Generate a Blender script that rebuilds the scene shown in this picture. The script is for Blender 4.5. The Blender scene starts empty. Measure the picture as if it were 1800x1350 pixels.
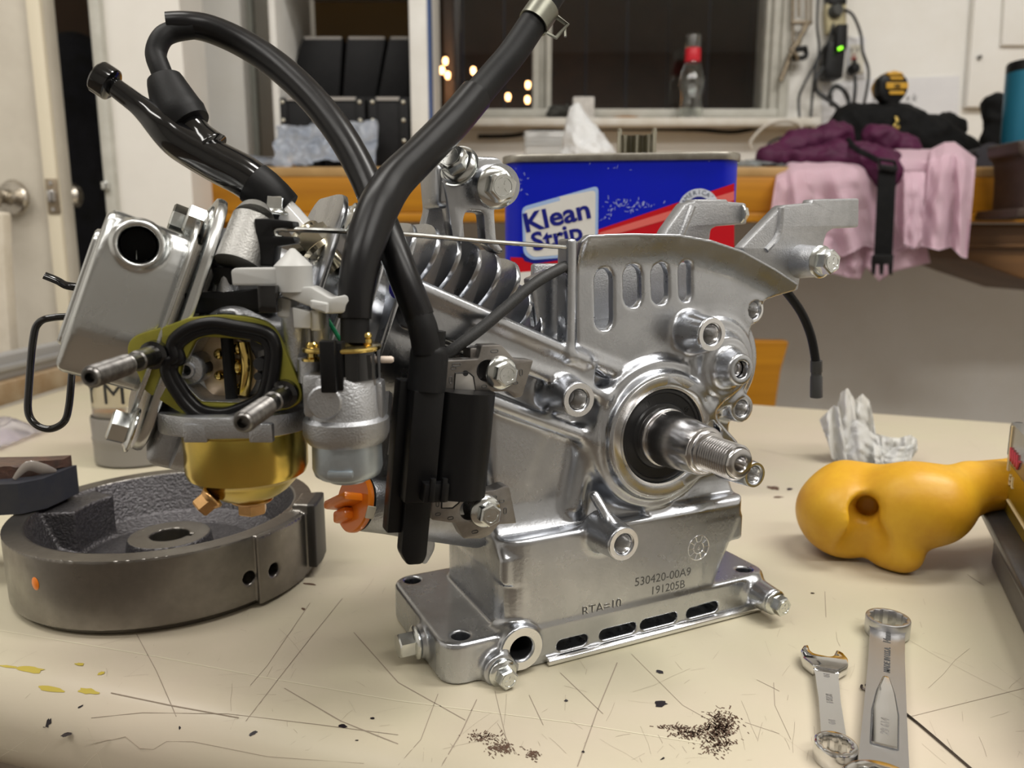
import bpy, bmesh, math, random
import numpy as np
from mathutils import Vector, Matrix, noise
random.seed(7)
SC = bpy.context.scene
COL = SC.collection
PI = math.pi
# ------------------------------------------------------------------ camera, world, lights, exposure
TT = 0.70                      # height of the table top above the floor
CAMH = 0.183                   # lens above the table top
FPX, PITCH = 1352.0, math.radians(10)
cam = bpy.data.cameras.new('camera'); camo = bpy.data.objects.new('camera', cam); COL.objects.link(camo)
camo.location = (0, 0, TT + CAMH); camo.rotation_euler = (PI / 2 - PITCH, 0, 0)
cam.sensor_width = 36; cam.lens = FPX / 1800 * 36; cam.clip_start = 0.01
cam.dof.use_dof = True; cam.dof.focus_distance = 0.325; cam.dof.aperture_fstop = 12
SC.camera = camo
SC.view_settings.view_transform = 'Standard'; SC.view_settings.look = 'None'
SC.view_settings.gamma = 1; SC.view_settings.exposure = 0.13; SC.view_settings.use_curve_mapping = False
wd = bpy.data.worlds.new('night'); SC.world = wd; wd.use_nodes = True
wd.node_tree.nodes['Background'].inputs[0].default_value = (0.010, 0.010, 0.014, 1)
wd.node_tree.nodes['Background'].inputs[1].default_value = 1.0

def lamp(name, loc, rot, sx, sy, power, color):
    l = bpy.data.lights.new(name, 'AREA'); l.shape = 'RECTANGLE'; l.size = sx; l.size_y = sy
    l.energy = power; l.color = color
    o = bpy.data.objects.new(name, l); COL.objects.link(o); o.location = loc; o.rotation_euler = rot
    return o
# two rows of ceiling tubes of the workshop, above and behind the photographer
for i, (x, y, e) in enumerate([(-0.85, 0.35, 13), (0.95, 0.35, 24), (-0.85, -0.7, 13), (0.95, -0.7, 18)]):
    lamp('ceiling_tube_light', (x, y, 2.36), (0, 0, 0), 1.2, 0.26, e, (1.0, 0.968, 0.915))

# ------------------------------------------------------------------ photograph geometry
CP, SP = math.cos(PITCH), math.sin(PITCH)
CAM = Vector((0, 0, TT + CAMH))
def ray(x, y):
    v = (y - 675) / FPX
    return Vector(((x - 900) / FPX, CP - v * SP, -SP - v * CP))
def at(x, y, d): return CAM + ray(x, y) * d
def onz(x, y, z=0.0):
    r = ray(x, y); return CAM + r * ((TT + z - CAM.z) / r.z)
def ony(x, y, Y):
    r = ray(x, y); return CAM + r * (Y / r.y)
F0 = Vector((-0.02636, 0.29674, TT)); TH = math.radians(25.5)
ENG = Matrix.Translation(F0) @ Matrix.Rotation(TH, 4, 'Z') @ Matrix.Scale(0.001, 4)     # engine frame in mm: u, w, z
ENGI = ENG.inverted()
UV = Vector((math.cos(TH), math.sin(TH), 0)); WV = Vector((-math.sin(TH), math.cos(TH), 0))
def uw(x, y, w):               # photo point on the engine plane w (mm)
    r = ray(x, y); t = ((F0 - CAM).dot(WV) + w / 1000) / r.dot(WV)
    return ENGI @ (CAM + r * t)
def uz(x, y, w):
    p = uw(x, y, w); return (p.x, p.z)
def el(p): return ENGI @ Vector(p)          # world point -> engine mm
def FW(w): return ENG @ Matrix(((1, 0, 0, 0), (0, 0, -1, w), (0, 1, 0, 0), (0, 0, 0, 1)))   # plate frame: x=u, y=up, z=towards the viewer
def MMW(loc=(0, 0, 0)): return Matrix.Translation(Vector(loc)) @ Matrix.Scale(0.001, 4)
def axf(o, d, up=(0, 0, 1)):   # frame with z along d
    d = Vector(d).normalized(); up = Vector(up)
    if abs(d.dot(up.normalized())) > 0.98: up = Vector((1, 0, 0)) if abs(d.x) < 0.9 else Vector((0, 1, 0))
    x = up.cross(d).normalized(); y = d.cross(x)
    m = Matrix((x, y, d)).transposed().to_4x4(); m.translation = Vector(o); return m

# ------------------------------------------------------------------ materials
MATS = {}
def mat(name, col, rough=0.5, metal=0.0, var=None, vs=60, rv=0.0, bump=0.0, bs=400, coat=0.0, trans=0.0, ior=1.45, emit=0.0, spec=0.5, sheen=0.0, aniso=0.0, alpha=1.0, detail=4):
    if name in MATS: return MATS[name]
    m = bpy.data.materials.new(name); m.use_nodes = True; MATS[name] = m
    nt = m.node_tree; b = nt.nodes['Principled BSDF']; L = nt.links.new
    col = tuple(col) + (1,)
    b.inputs['Base Color'].default_value = col; b.inputs['Roughness'].default_value = rough
    b.inputs['Metallic'].default_value = metal; b.inputs['Coat Weight'].default_value = coat
    b.inputs['Coat Roughness'].default_value = 0.08; b.inputs['Specular IOR Level'].default_value = spec
    b.inputs['Transmission Weight'].default_value = trans; b.inputs['IOR'].default_value = ior
    b.inputs['Sheen Weight'].default_value = sheen; b.inputs['Anisotropic'].default_value = aniso
    b.inputs['Alpha'].default_value = alpha
    if emit: b.inputs['Emission Color'].default_value = col; b.inputs['Emission Strength'].default_value = emit
    tc = nt.nodes.new('ShaderNodeTexCoord')
    if var or rv:
        n = nt.nodes.new('ShaderNodeTexNoise'); n.inputs['Scale'].default_value = vs; n.inputs['Detail'].default_value = detail
        n.inputs['Roughness'].default_value = 0.65
        L(tc.outputs['Object'], n.inputs['Vector'])
        if var:
            mx = nt.nodes.new('ShaderNodeMix'); mx.data_type = 'RGBA'
            rp = nt.nodes.new('ShaderNodeMapRange'); rp.inputs[1].default_value = 0.35; rp.inputs[2].default_value = 0.68
            L(n.outputs[0], rp.inputs[0]); L(rp.outputs[0], mx.inputs[0])
            mx.inputs[6].default_value = col; mx.inputs[7].default_value = tuple(var) + (1,)
            L(mx.outputs[2], b.inputs['Base Color'])
        if rv:
            r2 = nt.nodes.new('ShaderNodeMapRange'); r2.inputs[1].default_value = 0.3; r2.inputs[2].default_value = 0.7
            r2.inputs[3].default_value = max(0.02, rough - rv); r2.inputs[4].default_value = min(1, rough + rv)
            L(n.outputs[0], r2.inputs[0]); L(r2.outputs[0], b.inputs['Roughness'])
    if bump:
        n2 = nt.nodes.new('ShaderNodeTexNoise'); n2.inputs['Scale'].default_value = bs; n2.inputs['Detail'].default_value = 3
        L(tc.outputs['Object'], n2.inputs['Vector'])
        bp = nt.nodes.new('ShaderNodeBump'); bp.inputs['Strength'].default_value = bump; bp.inputs['Distance'].default_value = 0.001
        L(n2.outputs[0], bp.inputs['Height']); L(bp.outputs[0], b.inputs['Normal'])
    return m
ALU = mat('cast_aluminium', (0.505, 0.52, 0.55), 0.29, 1, var=(0.44, 0.453, 0.48), vs=45, rv=0.07, bump=0.06, bs=700)
ALUD = mat('die_cast_grey', (0.49, 0.50, 0.52), 0.43, 1, var=(0.39, 0.395, 0.41), vs=80, rv=0.08, bump=0.25, bs=1400)
ALUM = mat('machined_aluminium', (0.80, 0.80, 0.805), 0.24, 1, rv=0.06, vs=120)
ZINC = mat('zinc_plated_steel', (0.72, 0.735, 0.73), 0.2, 1, var=(0.60, 0.62, 0.60), vs=150, rv=0.06)
PRESS = mat('pressed_bright_steel', (0.58, 0.59, 0.585), 0.27, 1, var=(0.54, 0.55, 0.545), vs=30, rv=0.04, bump=0.015, bs=500)
STEEL = mat('ground_steel', (0.50, 0.49, 0.49), 0.22, 1, rv=0.05, vs=200, aniso=0.4)
CHROME = mat('chrome', (0.72, 0.72, 0.72), 0.10, 1, rv=0.03, vs=100)
SATIN = mat('satin_chrome', (0.60, 0.60, 0.61), 0.33, 1, rv=0.03, vs=300)
BOLTBLK = mat('dark_steel_stud', (0.12, 0.115, 0.11), 0.3, 1, var=(0.25, 0.24, 0.23), vs=300)
LAMI = mat('coil_lamination_steel', (0.30, 0.285, 0.27), 0.42, 1, var=(0.22, 0.205, 0.195), vs=120)
OLIVE = mat('olive_zinc_chromate', (0.34, 0.31, 0.055), 0.36, 0.75, var=(0.25, 0.25, 0.045), vs=60, rv=0.06)
BRASS = mat('yellow_brass', (0.80, 0.62, 0.20), 0.16, 1, var=(0.7, 0.5, 0.16), vs=200)
COPPER = mat('copper_plate', (0.62, 0.36, 0.16), 0.28, 1, var=(0.50, 0.30, 0.12), vs=200)
PINKG = mat('pale_chromate_plate', (0.70, 0.55, 0.40), 0.35, 0.85, var=(0.62, 0.48, 0.28), vs=80)
BLKP = mat('black_plastic', (0.0045, 0.0045, 0.005), 0.38, var=(0.006, 0.006, 0.0065), vs=120, bump=0.03, bs=1500, spec=0.3)
BLKG = mat('glossy_black_bakelite', (0.006, 0.006, 0.0065), 0.12, coat=0.6)
RUB = mat('black_rubber', (0.006, 0.006, 0.0065), 0.5, var=(0.010, 0.010, 0.0105), vs=60, bump=0.05, bs=800, spec=0.25)
RUBS = mat('shiny_rubber_sleeve', (0.005, 0.0047, 0.0053), 0.33, rv=0.05, vs=40, spec=0.35)
GREYP = mat('light_grey_plastic', (0.50, 0.50, 0.485), 0.42, var=(0.46, 0.46, 0.445), vs=60)
ORANGE = mat('orange_plastic', (0.85, 0.22, 0.012), 0.28, coat=0.3)
HOLE = mat('painted_cavity_shade', (0.012, 0.012, 0.013), 0.6)  # near-black colour painted in as the shade inside holes and gaps
SEAL = mat('oil_seal_rubber', (0.011, 0.011, 0.012), 0.32)
IRON = mat('rough_cast_iron', (0.085, 0.08, 0.085), 0.45, 0.85, var=(0.15, 0.145, 0.15), vs=500, bump=0.9, bs=650)
IRONM = mat('turned_iron', (0.27, 0.255, 0.235), 0.32, 0.95, var=(0.19, 0.175, 0.16), vs=35, rv=0.07)
ESHADE = mat('painted_engraving_shade', (0.10, 0.10, 0.10), 0.6, 0.3)  # dark tone painted as the shade in stamped, cast and grooved marks

# ------------------------------------------------------------------ mesh helpers
def setk(o, label=None, cat=None, group=None, kind=None):
    if label: o['label'] = label
    if cat: o['category'] = cat
    if group: o['group'] = group
    if kind: o['kind'] = kind
    return o
ROOT = {}                      # object -> world matrix of its root
def empty(name, loc, label=None, cat=None, group=None, M=None):
    o = bpy.data.objects.new(name, None); COL.objects.link(o); o.empty_display_size = 0.02
    if M is not None:
        l, r, s = M.decompose(); o.location = l; o.rotation_euler = r.to_euler(); W = Matrix.Translation(l) @ r.to_matrix().to_4x4()
    else:
        o.location = loc; W = Matrix.Translation(Vector(loc))
    ROOT[o.name] = W
    return setk(o, label, cat, group)
def fin(src, name, m, parent=None, M=None, loc=None, ang=38, smooth=True, label=None, cat=None, group=None, kind=None):
    """link a bmesh (or mesh) as one object; vertices given in frame M"""
    M = M if M is not None else Matrix.Identity(4)
    if isinstance(src, bmesh.types.BMesh):
        me = bpy.data.meshes.new(name); bmesh.ops.recalc_face_normals(src, faces=src.faces); src.to_mesh(me); src.free()
    else: me = src; me.name = name
    if parent is not None: W = ROOT[parent.name]
    else:
        if loc is None:
            vs = np.empty(len(me.vertices) * 3); me.vertices.foreach_get('co', vs); vs = vs.reshape(-1, 3)
            R = np.array(M); pw = vs @ R[:3, :3].T + R[:3, 3]
            mn, mxx = pw.min(0), pw.max(0); loc = ((mn[0] + mxx[0]) / 2, (mn[1] + mxx[1]) / 2, mn[2])
        W = Matrix.Translation(Vector(loc))
    T = W.inverted() @ M
    me.transform(T)
    if T.to_3x3().determinant() < 0: me.flip_normals()
    if smooth:
        me.shade_smooth()
        if ang < 179: me.set_sharp_from_angle(angle=math.radians(ang))
    o = bpy.data.objects.new(name, me); COL.objects.link(o)
    ms = m if isinstance(m, (list, tuple)) else [m]
    me.materials.clear()
    for mm in ms: me.materials.append(mm)
    if parent is not None: o.parent = parent; ROOT[o.name] = W
    else: o.location = loc; ROOT[o.name] = W
    return setk(o, label, cat, group, kind)
def box(bm, c, s, R=None):
    r = bmesh.ops.create_cube(bm, size=1)
    T = Matrix.Translation(Vector(c)) @ (R.to_4x4() if R else Matrix.Identity(4)) @ Matrix.Diagonal((s[0], s[1], s[2], 1))
    bmesh.ops.transform(bm, matrix=T, verts=r['verts']); return r['verts']
def bev(bm, w, seg=2, ang=30):
    es = [e for e in bm.edges if len(e.link_faces) == 2 and e.calc_face_angle(0) > math.radians(ang)]
    bmesh.ops.bevel(bm, geom=es, offset=w, segments=seg, affect='EDGES', profile=0.5, clamp_overlap=True)
def bbox(c, s, b=0, seg=2, R=None):
    bm = bmesh.new(); box(bm, c, s, R)
    if b: bev(bm, b, seg)
    return bm
def prism(bm, pts, z0, z1, M=None):
    n = len(pts); a = [bm.verts.new((p[0], p[1], z0)) for p in pts]; b = [bm.verts.new((p[0], p[1], z1)) for p in pts]
    bm.faces.new(a[::-1]); bm.faces.new(b)
    for i in range(n): bm.faces.new((a[i], a[(i + 1) % n], b[(i + 1) % n], b[i]))
    if M is not None: bmesh.ops.transform(bm, matrix=M, verts=a + b)
    return a + b
def lathe(bm, prof, seg=40, M=None, closed=False):
    """prof: (r, h) along z; r=0 ends close"""
    rings = []; vs = []
    for r, h in prof:
        if r <= 1e-9: v = bm.verts.new((0, 0, h)); rings.append([v]); vs.append(v)
        else:
            rg = [bm.verts.new((r * math.cos(2 * PI * i / seg), r * math.sin(2 * PI * i / seg), h)) for i in range(seg)]
            rings.append(rg); vs += rg
    pr = list(zip(rings, rings[1:]))
    if closed: pr.append((rings[-1], rings[0]))
    for a, b in pr:
        for i in range(seg):
            j = (i + 1) % seg
            if len(a) == 1 and len(b) == 1: continue
            if len(a) == 1: bm.faces.new((a[0], b[i], b[j]))
            elif len(b) == 1: bm.faces.new((a[i], a[j], b[0]))
            else: bm.faces.new((a[i], a[j], b[j], b[i]))
    if M is not None: bmesh.ops.transform(bm, matrix=M, verts=vs)
    return vs
def cyl(bm, p0, p1, r, r2=None, seg=24, M=None):
    p0, p1 = Vector(p0), Vector(p1); h = (p1 - p0).length
    f = axf(p0, p1 - p0)
    if M is not None: f = M @ f
    return lathe(bm, [(0, 0), (r, 0), (r if r2 is None else r2, h), (0, h)], seg, f)
def crom(pts, n=8, cyc=False):
    P = [Vector(p) for p in pts]; out = []
    N = len(P)
    for i in range(N if cyc else N - 1):
        g = (lambda k: P[k % N]) if cyc else (lambda k: P[min(max(k, 0), N - 1)])
        a, b, c, d = g(i - 1), g(i), g(i + 1), g(i + 2)
        for k in range(n):
            t = k / n
            out.append(0.5 * ((2 * b) + (c - a) * t + (2 * a - 5 * b + 4 * c - d) * t * t + (3 * b - a - 3 * c + d) * t ** 3))
    if not cyc: out.append(P[-1])
    return out
def tube(bm, pts, rad, seg=12, n=8, cyc=False, cap=True, flat=None, up=None):
    """sweep a circle (or ellipse: flat=(a,b) scale) through pts; rad a number or one per control point"""
    rs = list(rad) if isinstance(rad, (list, tuple)) else None
    C = crom(pts, n, cyc) if n > 1 else [Vector(p) for p in pts]
    m = len(C); K = len(pts)
    def rr(i):
        if rs is None: return rad
        t = i / n if n > 1 else i
        k = int(t); f = t - k
        if cyc: return rs[k % K] * (1 - f) + rs[(k + 1) % K] * f
        k = min(k, K - 1); return rs[k] * (1 - f) + rs[min(k + 1, K - 1)] * f
    rings = []; nrm = Vector(up) if up else None
    for i in range(m):
        t = (C[(i + 1) % m] - C[i - 1]) if cyc else (C[min(i + 1, m - 1)] - C[max(i - 1, 0)])
        if t.length < 1e-12: t = Vector((0, 0, 1))
        t.normalize()
        if nrm is None: nrm = t.orthogonal()
        nrm = (nrm - t * nrm.dot(t))
        if nrm.length < 1e-9: nrm = t.orthogonal()
        nrm.normalize(); bn = t.cross(nrm); r = rr(i); fa, fb = flat or (1, 1)
        rings.append([bm.verts.new(C[i] + nrm * (math.cos(2 * PI * k / seg) * r * fa) + bn * (math.sin(2 * PI * k / seg) * r * fb)) for k in range(seg)])
    for i in range(m if cyc else m - 1):
        a, b = rings[i], rings[(i + 1) % m]
        for k in range(seg): bm.faces.new((a[k], a[(k + 1) % seg], b[(k + 1) % seg], b[k]))
    if cap and not cyc: bm.faces.new(rings[0][::-1]); bm.faces.new(rings[-1])
    return rings
def circ(cx, cy, r, n=24, ry=None): return [(cx + r * math.cos(2 * PI * i / n), cy + (ry or r) * math.sin(2 * PI * i / n)) for i in range(n)]
def stad(x0, y0, x1, y1, r, n=8):
    a = math.atan2(y1 - y0, x1 - x0); o = []
    for k in range(n + 1): t = a + PI / 2 + PI * k / n; o.append((x0 + r * math.cos(t), y0 + r * math.sin(t)))
    for k in range(n + 1): t = a - PI / 2 + PI * k / n; o.append((x1 + r * math.cos(t), y1 + r * math.sin(t)))
    return o
def rrect(x0, y0, x1, y1, r, n=5):
    o = []
    for cx, cy, a in ((x1 - r, y0 + r, -PI / 2), (x1 - r, y1 - r, 0), (x0 + r, y1 - r, PI / 2), (x0 + r, y0 + r, PI)):
        for k in range(n + 1): t = a + PI / 2 * k / n; o.append((cx + r * math.cos(t), cy + r * math.sin(t)))
    return o
def rpoly(pts, r, n=4):        # round the corners of a polygon
    o = []; N = len(pts)
    for i in range(N):
        p, a, b = Vector(pts[i]), Vector(pts[i - 1]), Vector(pts[(i + 1) % N])
        ra = min(r, (a - p).length * 0.45, (b - p).length * 0.45)
        s, e = p + (a - p).normalized() * ra, p + (b - p).normalized() * ra
        for k in range(n + 1):
            t = k / n; q = s * (1 - t) ** 2 + p * 2 * t * (1 - t) + e * t * t; o.append((q.x, q.y))
    return o
def plate(outline, holes=(), t=1.0, b=0.0, z=0.0, br=1):
    """flat plate with holes, thickness t centred on z, bevelled edges -> mesh"""
    cu = bpy.data.curves.new('tmp', 'CURVE'); cu.dimensions = '2D'; cu.fill_mode = 'BOTH'
    cu.extrude = max(t / 2 - b, 1e-6); cu.bevel_depth = b; cu.bevel_resolution = br; cu.offset = -b
    for ring in [outline] + list(holes):
        s = cu.splines.new('POLY'); s.points.add(len(ring) - 1); s.use_cyclic_u = True
        for i, q in enumerate(ring): s.points[i].co = (q[0], q[1], 0, 1)
    o = bpy.data.objects.new('tmp', cu); me = bpy.data.meshes.new_from_object(o)
    bpy.data.objects.remove(o); bpy.data.curves.remove(cu)
    if z: me.transform(Matrix.Translation((0, 0, z)))
    bm = bmesh.new(); bm.from_mesh(me); bpy.data.meshes.remove(me)
    bmesh.ops.remove_doubles(bm, verts=bm.verts, dist=1e-4 * max(1, t))
    return bm
def textm(s, size, ex=0.05, align='LEFT', bold=0.0, spacing=1.0, shear=0.0, M=None):
    cu = bpy.data.curves.new('tmp', 'FONT'); cu.body = s; cu.size = size; cu.extrude = ex; cu.align_x = align
    cu.offset = bold; cu.space_character = spacing; cu.shear = shear; cu.resolution_u = 3
    o = bpy.data.objects.new('tmp', cu); me = bpy.data.meshes.new_from_object(o)
    bpy.data.objects.remove(o); bpy.data.curves.remove(cu)
    bm = bmesh.new(); bm.from_mesh(me); bpy.data.meshes.remove(me)
    if M is not None: bmesh.ops.transform(bm, matrix=M, verts=bm.verts)
    return bm
def addm(bm, other, M=None):   # append a bmesh to another
    me = bpy.data.meshes.new('t'); other.to_mesh(me); other.free()
    if M is not None: me.transform(M)
    bm.from_mesh(me); bpy.data.meshes.remove(me)
def hexpts(af, rot=0): return [(af / math.cos(PI / 6) * math.cos(rot + PI / 3 * k), af / math.cos(PI / 6) * math.sin(rot + PI / 3 * k)) for k in range(6)]
def bolt_bm(fr=9.0, af=5.0, h=6.0, shank=0, sr=3, rot=0.3, ring=True, washer=0):
    """flanged hex bolt, z outwards, base at z=0 (mm)"""
    bm = bmesh.new()
    if washer: lathe(bm, [(0, 0), (fr * 1.12, 0), (fr * 1.12, washer), (0, washer)], 32)
    z0 = washer
    lathe(bm, [(0, z0), (fr * 0.94, z0), (fr, z0 + 0.5), (fr, z0 + 0.9), (fr * 0.93, z0 + 1.5), (af * 1.12, z0 + 2.3), (0, z0 + 2.3)], 36)
    b2 = bmesh.new(); hp = hexpts(af, rot); n = len(hp)
    a = [b2.verts.new((x, y, z0 + 1)) for x, y in hp]; b = [b2.verts.new((x, y, z0 + h - 0.6)) for x, y in hp]
    for i in range(n): b2.faces.new((a[i], a[(i + 1) % n], b[(i + 1) % n], b[i]))
    k = 0.86; c = [b2.verts.new((x * k, y * k, z0 + h)) for x, y in hp]
    for i in range(n): b2.faces.new((b[i], b[(i + 1) % n], c[(i + 1) % n], c[i]))
    b2.faces.new(c); addm(bm, b2)
    if ring:
        lathe(bm, [(af * 0.80, z0 + h - 0.1), (af * 0.80, z0 + h + 0.25), (af * 0.66, z0 + h + 0.25), (af * 0.62, z0 + h - 0.1)], 24)
        for k in range(3):
            t = 1.2 + k * 2.1; box(bm, (af * 0.3 * math.cos(t), af * 0.3 * math.sin(t), z0 + h + 0.05), (af * 0.28, af * 0.1, 0.25), Matrix.Rotation(t, 3, 'Z'))
    if shank: lathe(bm, [(0, -shank), (sr, -shank), (sr, 0.1), (0, 0.1)], 16)
    return bm

# ------------------------------------------------------------------ signed distance casting (for bodies with fillets)
class SDF:
    def __init__(s, lo, hi, h):
        s.lo = np.array(lo, float); s.h = h; s.n = np.ceil((np.array(hi) - s.lo) / h).astype(int) + 1
        s.F = np.full(s.n, 10.0, np.float32)
    def sl(s, lo, hi):
        a = np.clip(np.floor((np.array(lo) - s.lo) / s.h).astype(int), 0, s.n); b = np.clip(np.ceil((np.array(hi) - s.lo) / s.h).astype(int) + 1, 0, s.n)
        g = [np.float32(s.lo[i]) + np.arange(a[i], b[i], dtype=np.float32) * np.float32(s.h) for i in range(3)]
        return (slice(a[0], b[0]), slice(a[1], b[1]), slice(a[2], b[2])), g[0][:, None, None], g[1][None, :, None], g[2][None, None, :]
    def put(s, lo, hi, fn, k=2.0, sub=False, m=None):
        m = (m if m is not None else k * 1.5 + 2 * s.h)
        sl, x, y, z = s.sl(np.array(lo) - m, np.array(hi) + m)
        d = fn(x, y, z); d = np.broadcast_to(d, s.F[sl].shape)
        A = s.F[sl]
        if sub:
            d = -d
            if k > 0: hh = np.maximum(k - np.abs(A - d), 0) / k; s.F[sl] = np.maximum(A, d) + hh * hh * k / 4
            else: s.F[sl] = np.maximum(A, d)
        else:
            if k > 0: hh = np.maximum(k - np.abs(A - d), 0) / k; s.F[sl] = np.minimum(A, d) - hh * hh * k / 4
            else: s.F[sl] = np.minimum(A, d)
    def box(s, lo, hi, r=1.0, **kw):
        c = [(a + b) / 2 for a, b in zip(lo, hi)]; e = [(b - a) / 2 - r for a, b in zip(lo, hi)]
        def fn(x, y, z):
            qx, qy, qz = np.abs(x - c[0]) - e[0], np.abs(y - c[1]) - e[1], np.abs(z - c[2]) - e[2]
            return np.sqrt(np.maximum(qx, 0) ** 2 + np.maximum(qy, 0) ** 2 + np.maximum(qz, 0) ** 2) + np.minimum(np.maximum(np.maximum(qx, qy), qz), 0) - r
        s.put(lo, hi, fn, **kw)
    def cone(s, a, b, ra, rb, rd=0.6, **kw):
        """capped cone from a to b"""
        a, b = np.array(a, float), np.array(b, float); ax = b - a; L = np.linalg.norm(ax); ax /= L; R = max(ra, rb)
        lo = np.minimum(a, b) - R; hi = np.maximum(a, b) + R
        def fn(x, y, z):
            px, py, pz = x - a[0], y - a[1], z - a[2]
            h = px * ax[0] + py * ax[1] + pz * ax[2]
            q = np.sqrt(np.maximum(px * px + py * py + pz * pz - h * h, 0))
            t = np.clip(h / L, 0, 1); rr = ra + (rb - ra) * t; cs = L / math.hypot(L, ra - rb)
            dr, dh = (q - rr) * cs + rd, np.abs(h - L / 2) - L / 2 + rd
            return np.sqrt(np.maximum(dr, 0) ** 2 + np.maximum(dh, 0) ** 2) + np.minimum(np.maximum(dr, dh), 0) - rd
        s.put(lo, hi, fn, **kw)
    def cap(s, a, b, ra, rb=None, **kw):
        a, b = np.array(a, float), np.array(b, float); rb = ra if rb is None else rb; ax = b - a; L2 = float(ax @ ax); R = max(ra, rb)
        def fn(x, y, z):
            px, py, pz = x - a[0], y - a[1], z - a[2]
            t = np.clip((px * ax[0] + py * ax[1] + pz * ax[2]) / max(L2, 1e-9), 0, 1)
            return np.sqrt((px - ax[0] * t) ** 2 + (py - ax[1] * t) ** 2 + (pz - ax[2] * t) ** 2) - (ra + (rb - ra) * t)
        s.put(np.minimum(a, b) - R, np.maximum(a, b) + R, fn, **kw)
    def ell(s, c, r, R=None, **kw):
        c = np.array(c, float); r = np.array(r, float); m = r.max(); Rm = np.array(R.transposed()) if R is not None else np.eye(3)
        def fn(x, y, z):
            px, py, pz = x - c[0], y - c[1], z - c[2]
            q = [Rm[i, 0] * px + Rm[i, 1] * py + Rm[i, 2] * pz for i in range(3)]
            k0 = np.sqrt((q[0] / r[0]) ** 2 + (q[1] / r[1]) ** 2 + (q[2] / r[2]) ** 2)
            k1 = np.sqrt((q[0] / r[0] ** 2) ** 2 + (q[1] / r[1] ** 2) ** 2 + (q[2] / r[2] ** 2) ** 2)
            return np.where(k1 > 1e-9, k0 * (k0 - 1) / np.maximum(k1, 1e-9), -r.min())
        s.put(c - m, c + m, fn, **kw)
    def ext(s, pts, w0, w1, r=0.8, taper=0.0, **kw):
        """polygon in (x, z) extruded along y from w0 to w1"""
        P = np.array(pts, float); lo = (P[:, 0].min(), min(w0, w1), P[:, 1].min()); hi = (P[:, 0].max(), max(w0, w1), P[:, 1].max())
        c, e = (w0 + w1) / 2, abs(w1 - w0) / 2
        def fn(x, y, z):
            X = x[:, 0, :]; Z = z[0, :, :]; X, Z = np.broadcast_arrays(X, Z)
            d = np.full(X.shape, 1e9, np.float32); ins = np.zeros(X.shape, bool)
            for i in range(len(P)):
                a, b = P[i - 1], P[i]; ex, ez = b - a; wx, wz = X - a[0], Z - a[1]
                t = np.clip((wx * ex + wz * ez) / max(ex * ex + ez * ez, 1e-9), 0, 1)
                d = np.minimum(d, (wx - ex * t) ** 2 + (wz - ez * t) ** 2)
                cnd = (a[1] > Z) != (b[1] > Z)
                with np.errstate(divide='ignore', invalid='ignore'): xi = a[0] + (Z - a[1]) * (ex / ez if abs(ez) > 1e-12 else 0)
                ins ^= cnd & (X < xi)
            d2 = np.sqrt(d) * np.where(ins, -1, 1)
            dd = d2[:, None, :] + r; dy = np.abs(y - c) - e + r
            return (np.sqrt(np.maximum(dd, 0) ** 2 + np.maximum(dy, 0) ** 2) + np.minimum(np.maximum(dd, dy), 0) - r).astype(np.float32)
        s.put(lo, hi, fn, **kw)
    def mesh(s, name):
        F = s.F; F[0] = F[-1] = 1; F[:, 0] = F[:, -1] = 1; F[:, :, 0] = F[:, :, -1] = 1
        S = F < 0; n = np.array(F.shape)
        cnt = np.zeros(n - 1, np.int8)
        for i in (0, 1):
            for j in (0, 1):
                for k in (0, 1): cnt += S[i:n[0] - 1 + i, j:n[1] - 1 + j, k:n[2] - 1 + k]
        act = (cnt > 0) & (cnt < 8); ijk = np.argwhere(act); idx = np.full(n - 1, -1, np.int32); idx[act] = np.arange(len(ijk))
        C = {}
        for c in range(8):
            o = ((c >> 2) & 1, (c >> 1) & 1, c & 1); C[o] = F[ijk[:, 0] + o[0], ijk[:, 1] + o[1], ijk[:, 2] + o[2]]
        acc = np.zeros((len(ijk), 3)); num = np.zeros(len(ijk))
        for o in C:
            for ax in range(3):
                if o[ax]: continue
                q = list(o); q[ax] = 1; a, b = C[o], C[tuple(q)]; cr = (a < 0) != (b < 0)
                t = np.where(cr, a / np.where(cr, a - b, 1), 0)
                for x in range(3): acc[:, x] += np.where(cr, (t if x == ax else o[x]), 0)
                num += cr
        V = (ijk + acc / num[:, None]) * s.h + s.lo
        quads = []
        for ax in range(3):
            sa = [slice(None)] * 3; sb = [slice(None)] * 3; sa[ax] = slice(0, -1); sb[ax] = slice(1, None)
            A, B = S[tuple(sa)], S[tuple(sb)]; e = np.argwhere(A != B)
            o1, o2 = [(1, 2), (2, 0), (0, 1)][ax]
            e = e[(e[:, o1] > 0) & (e[:, o2] > 0)]
            def cell(d1, d2):
                q = e.copy(); q[:, o1] -= d1; q[:, o2] -= d2; return idx[q[:, 0], q[:, 1], q[:, 2]]
            Q = np.stack([cell(1, 1), cell(0, 1), cell(0, 0), cell(1, 0)], 1)
            fl = ~A[e[:, 0], e[:, 1], e[:, 2]]; Q[fl] = Q[fl][:, ::-1]; quads.append(Q)
        Q = np.concatenate(quads); Q = Q[(Q >= 0).all(1)]
        me = bpy.data.meshes.new(name); me.vertices.add(len(V)); me.vertices.foreach_set('co', V.astype(np.float32).ravel())
        me.loops.add(len(Q) * 4); me.loops.foreach_set('vertex_index', Q.astype(np.int32).ravel())
        me.polygons.add(len(Q)); me.polygons.foreach_set('loop_start', np.arange(0, len(Q) * 4, 4, dtype=np.int32))
        me.update(calc_edges=True); me.validate()
        return me
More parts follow.
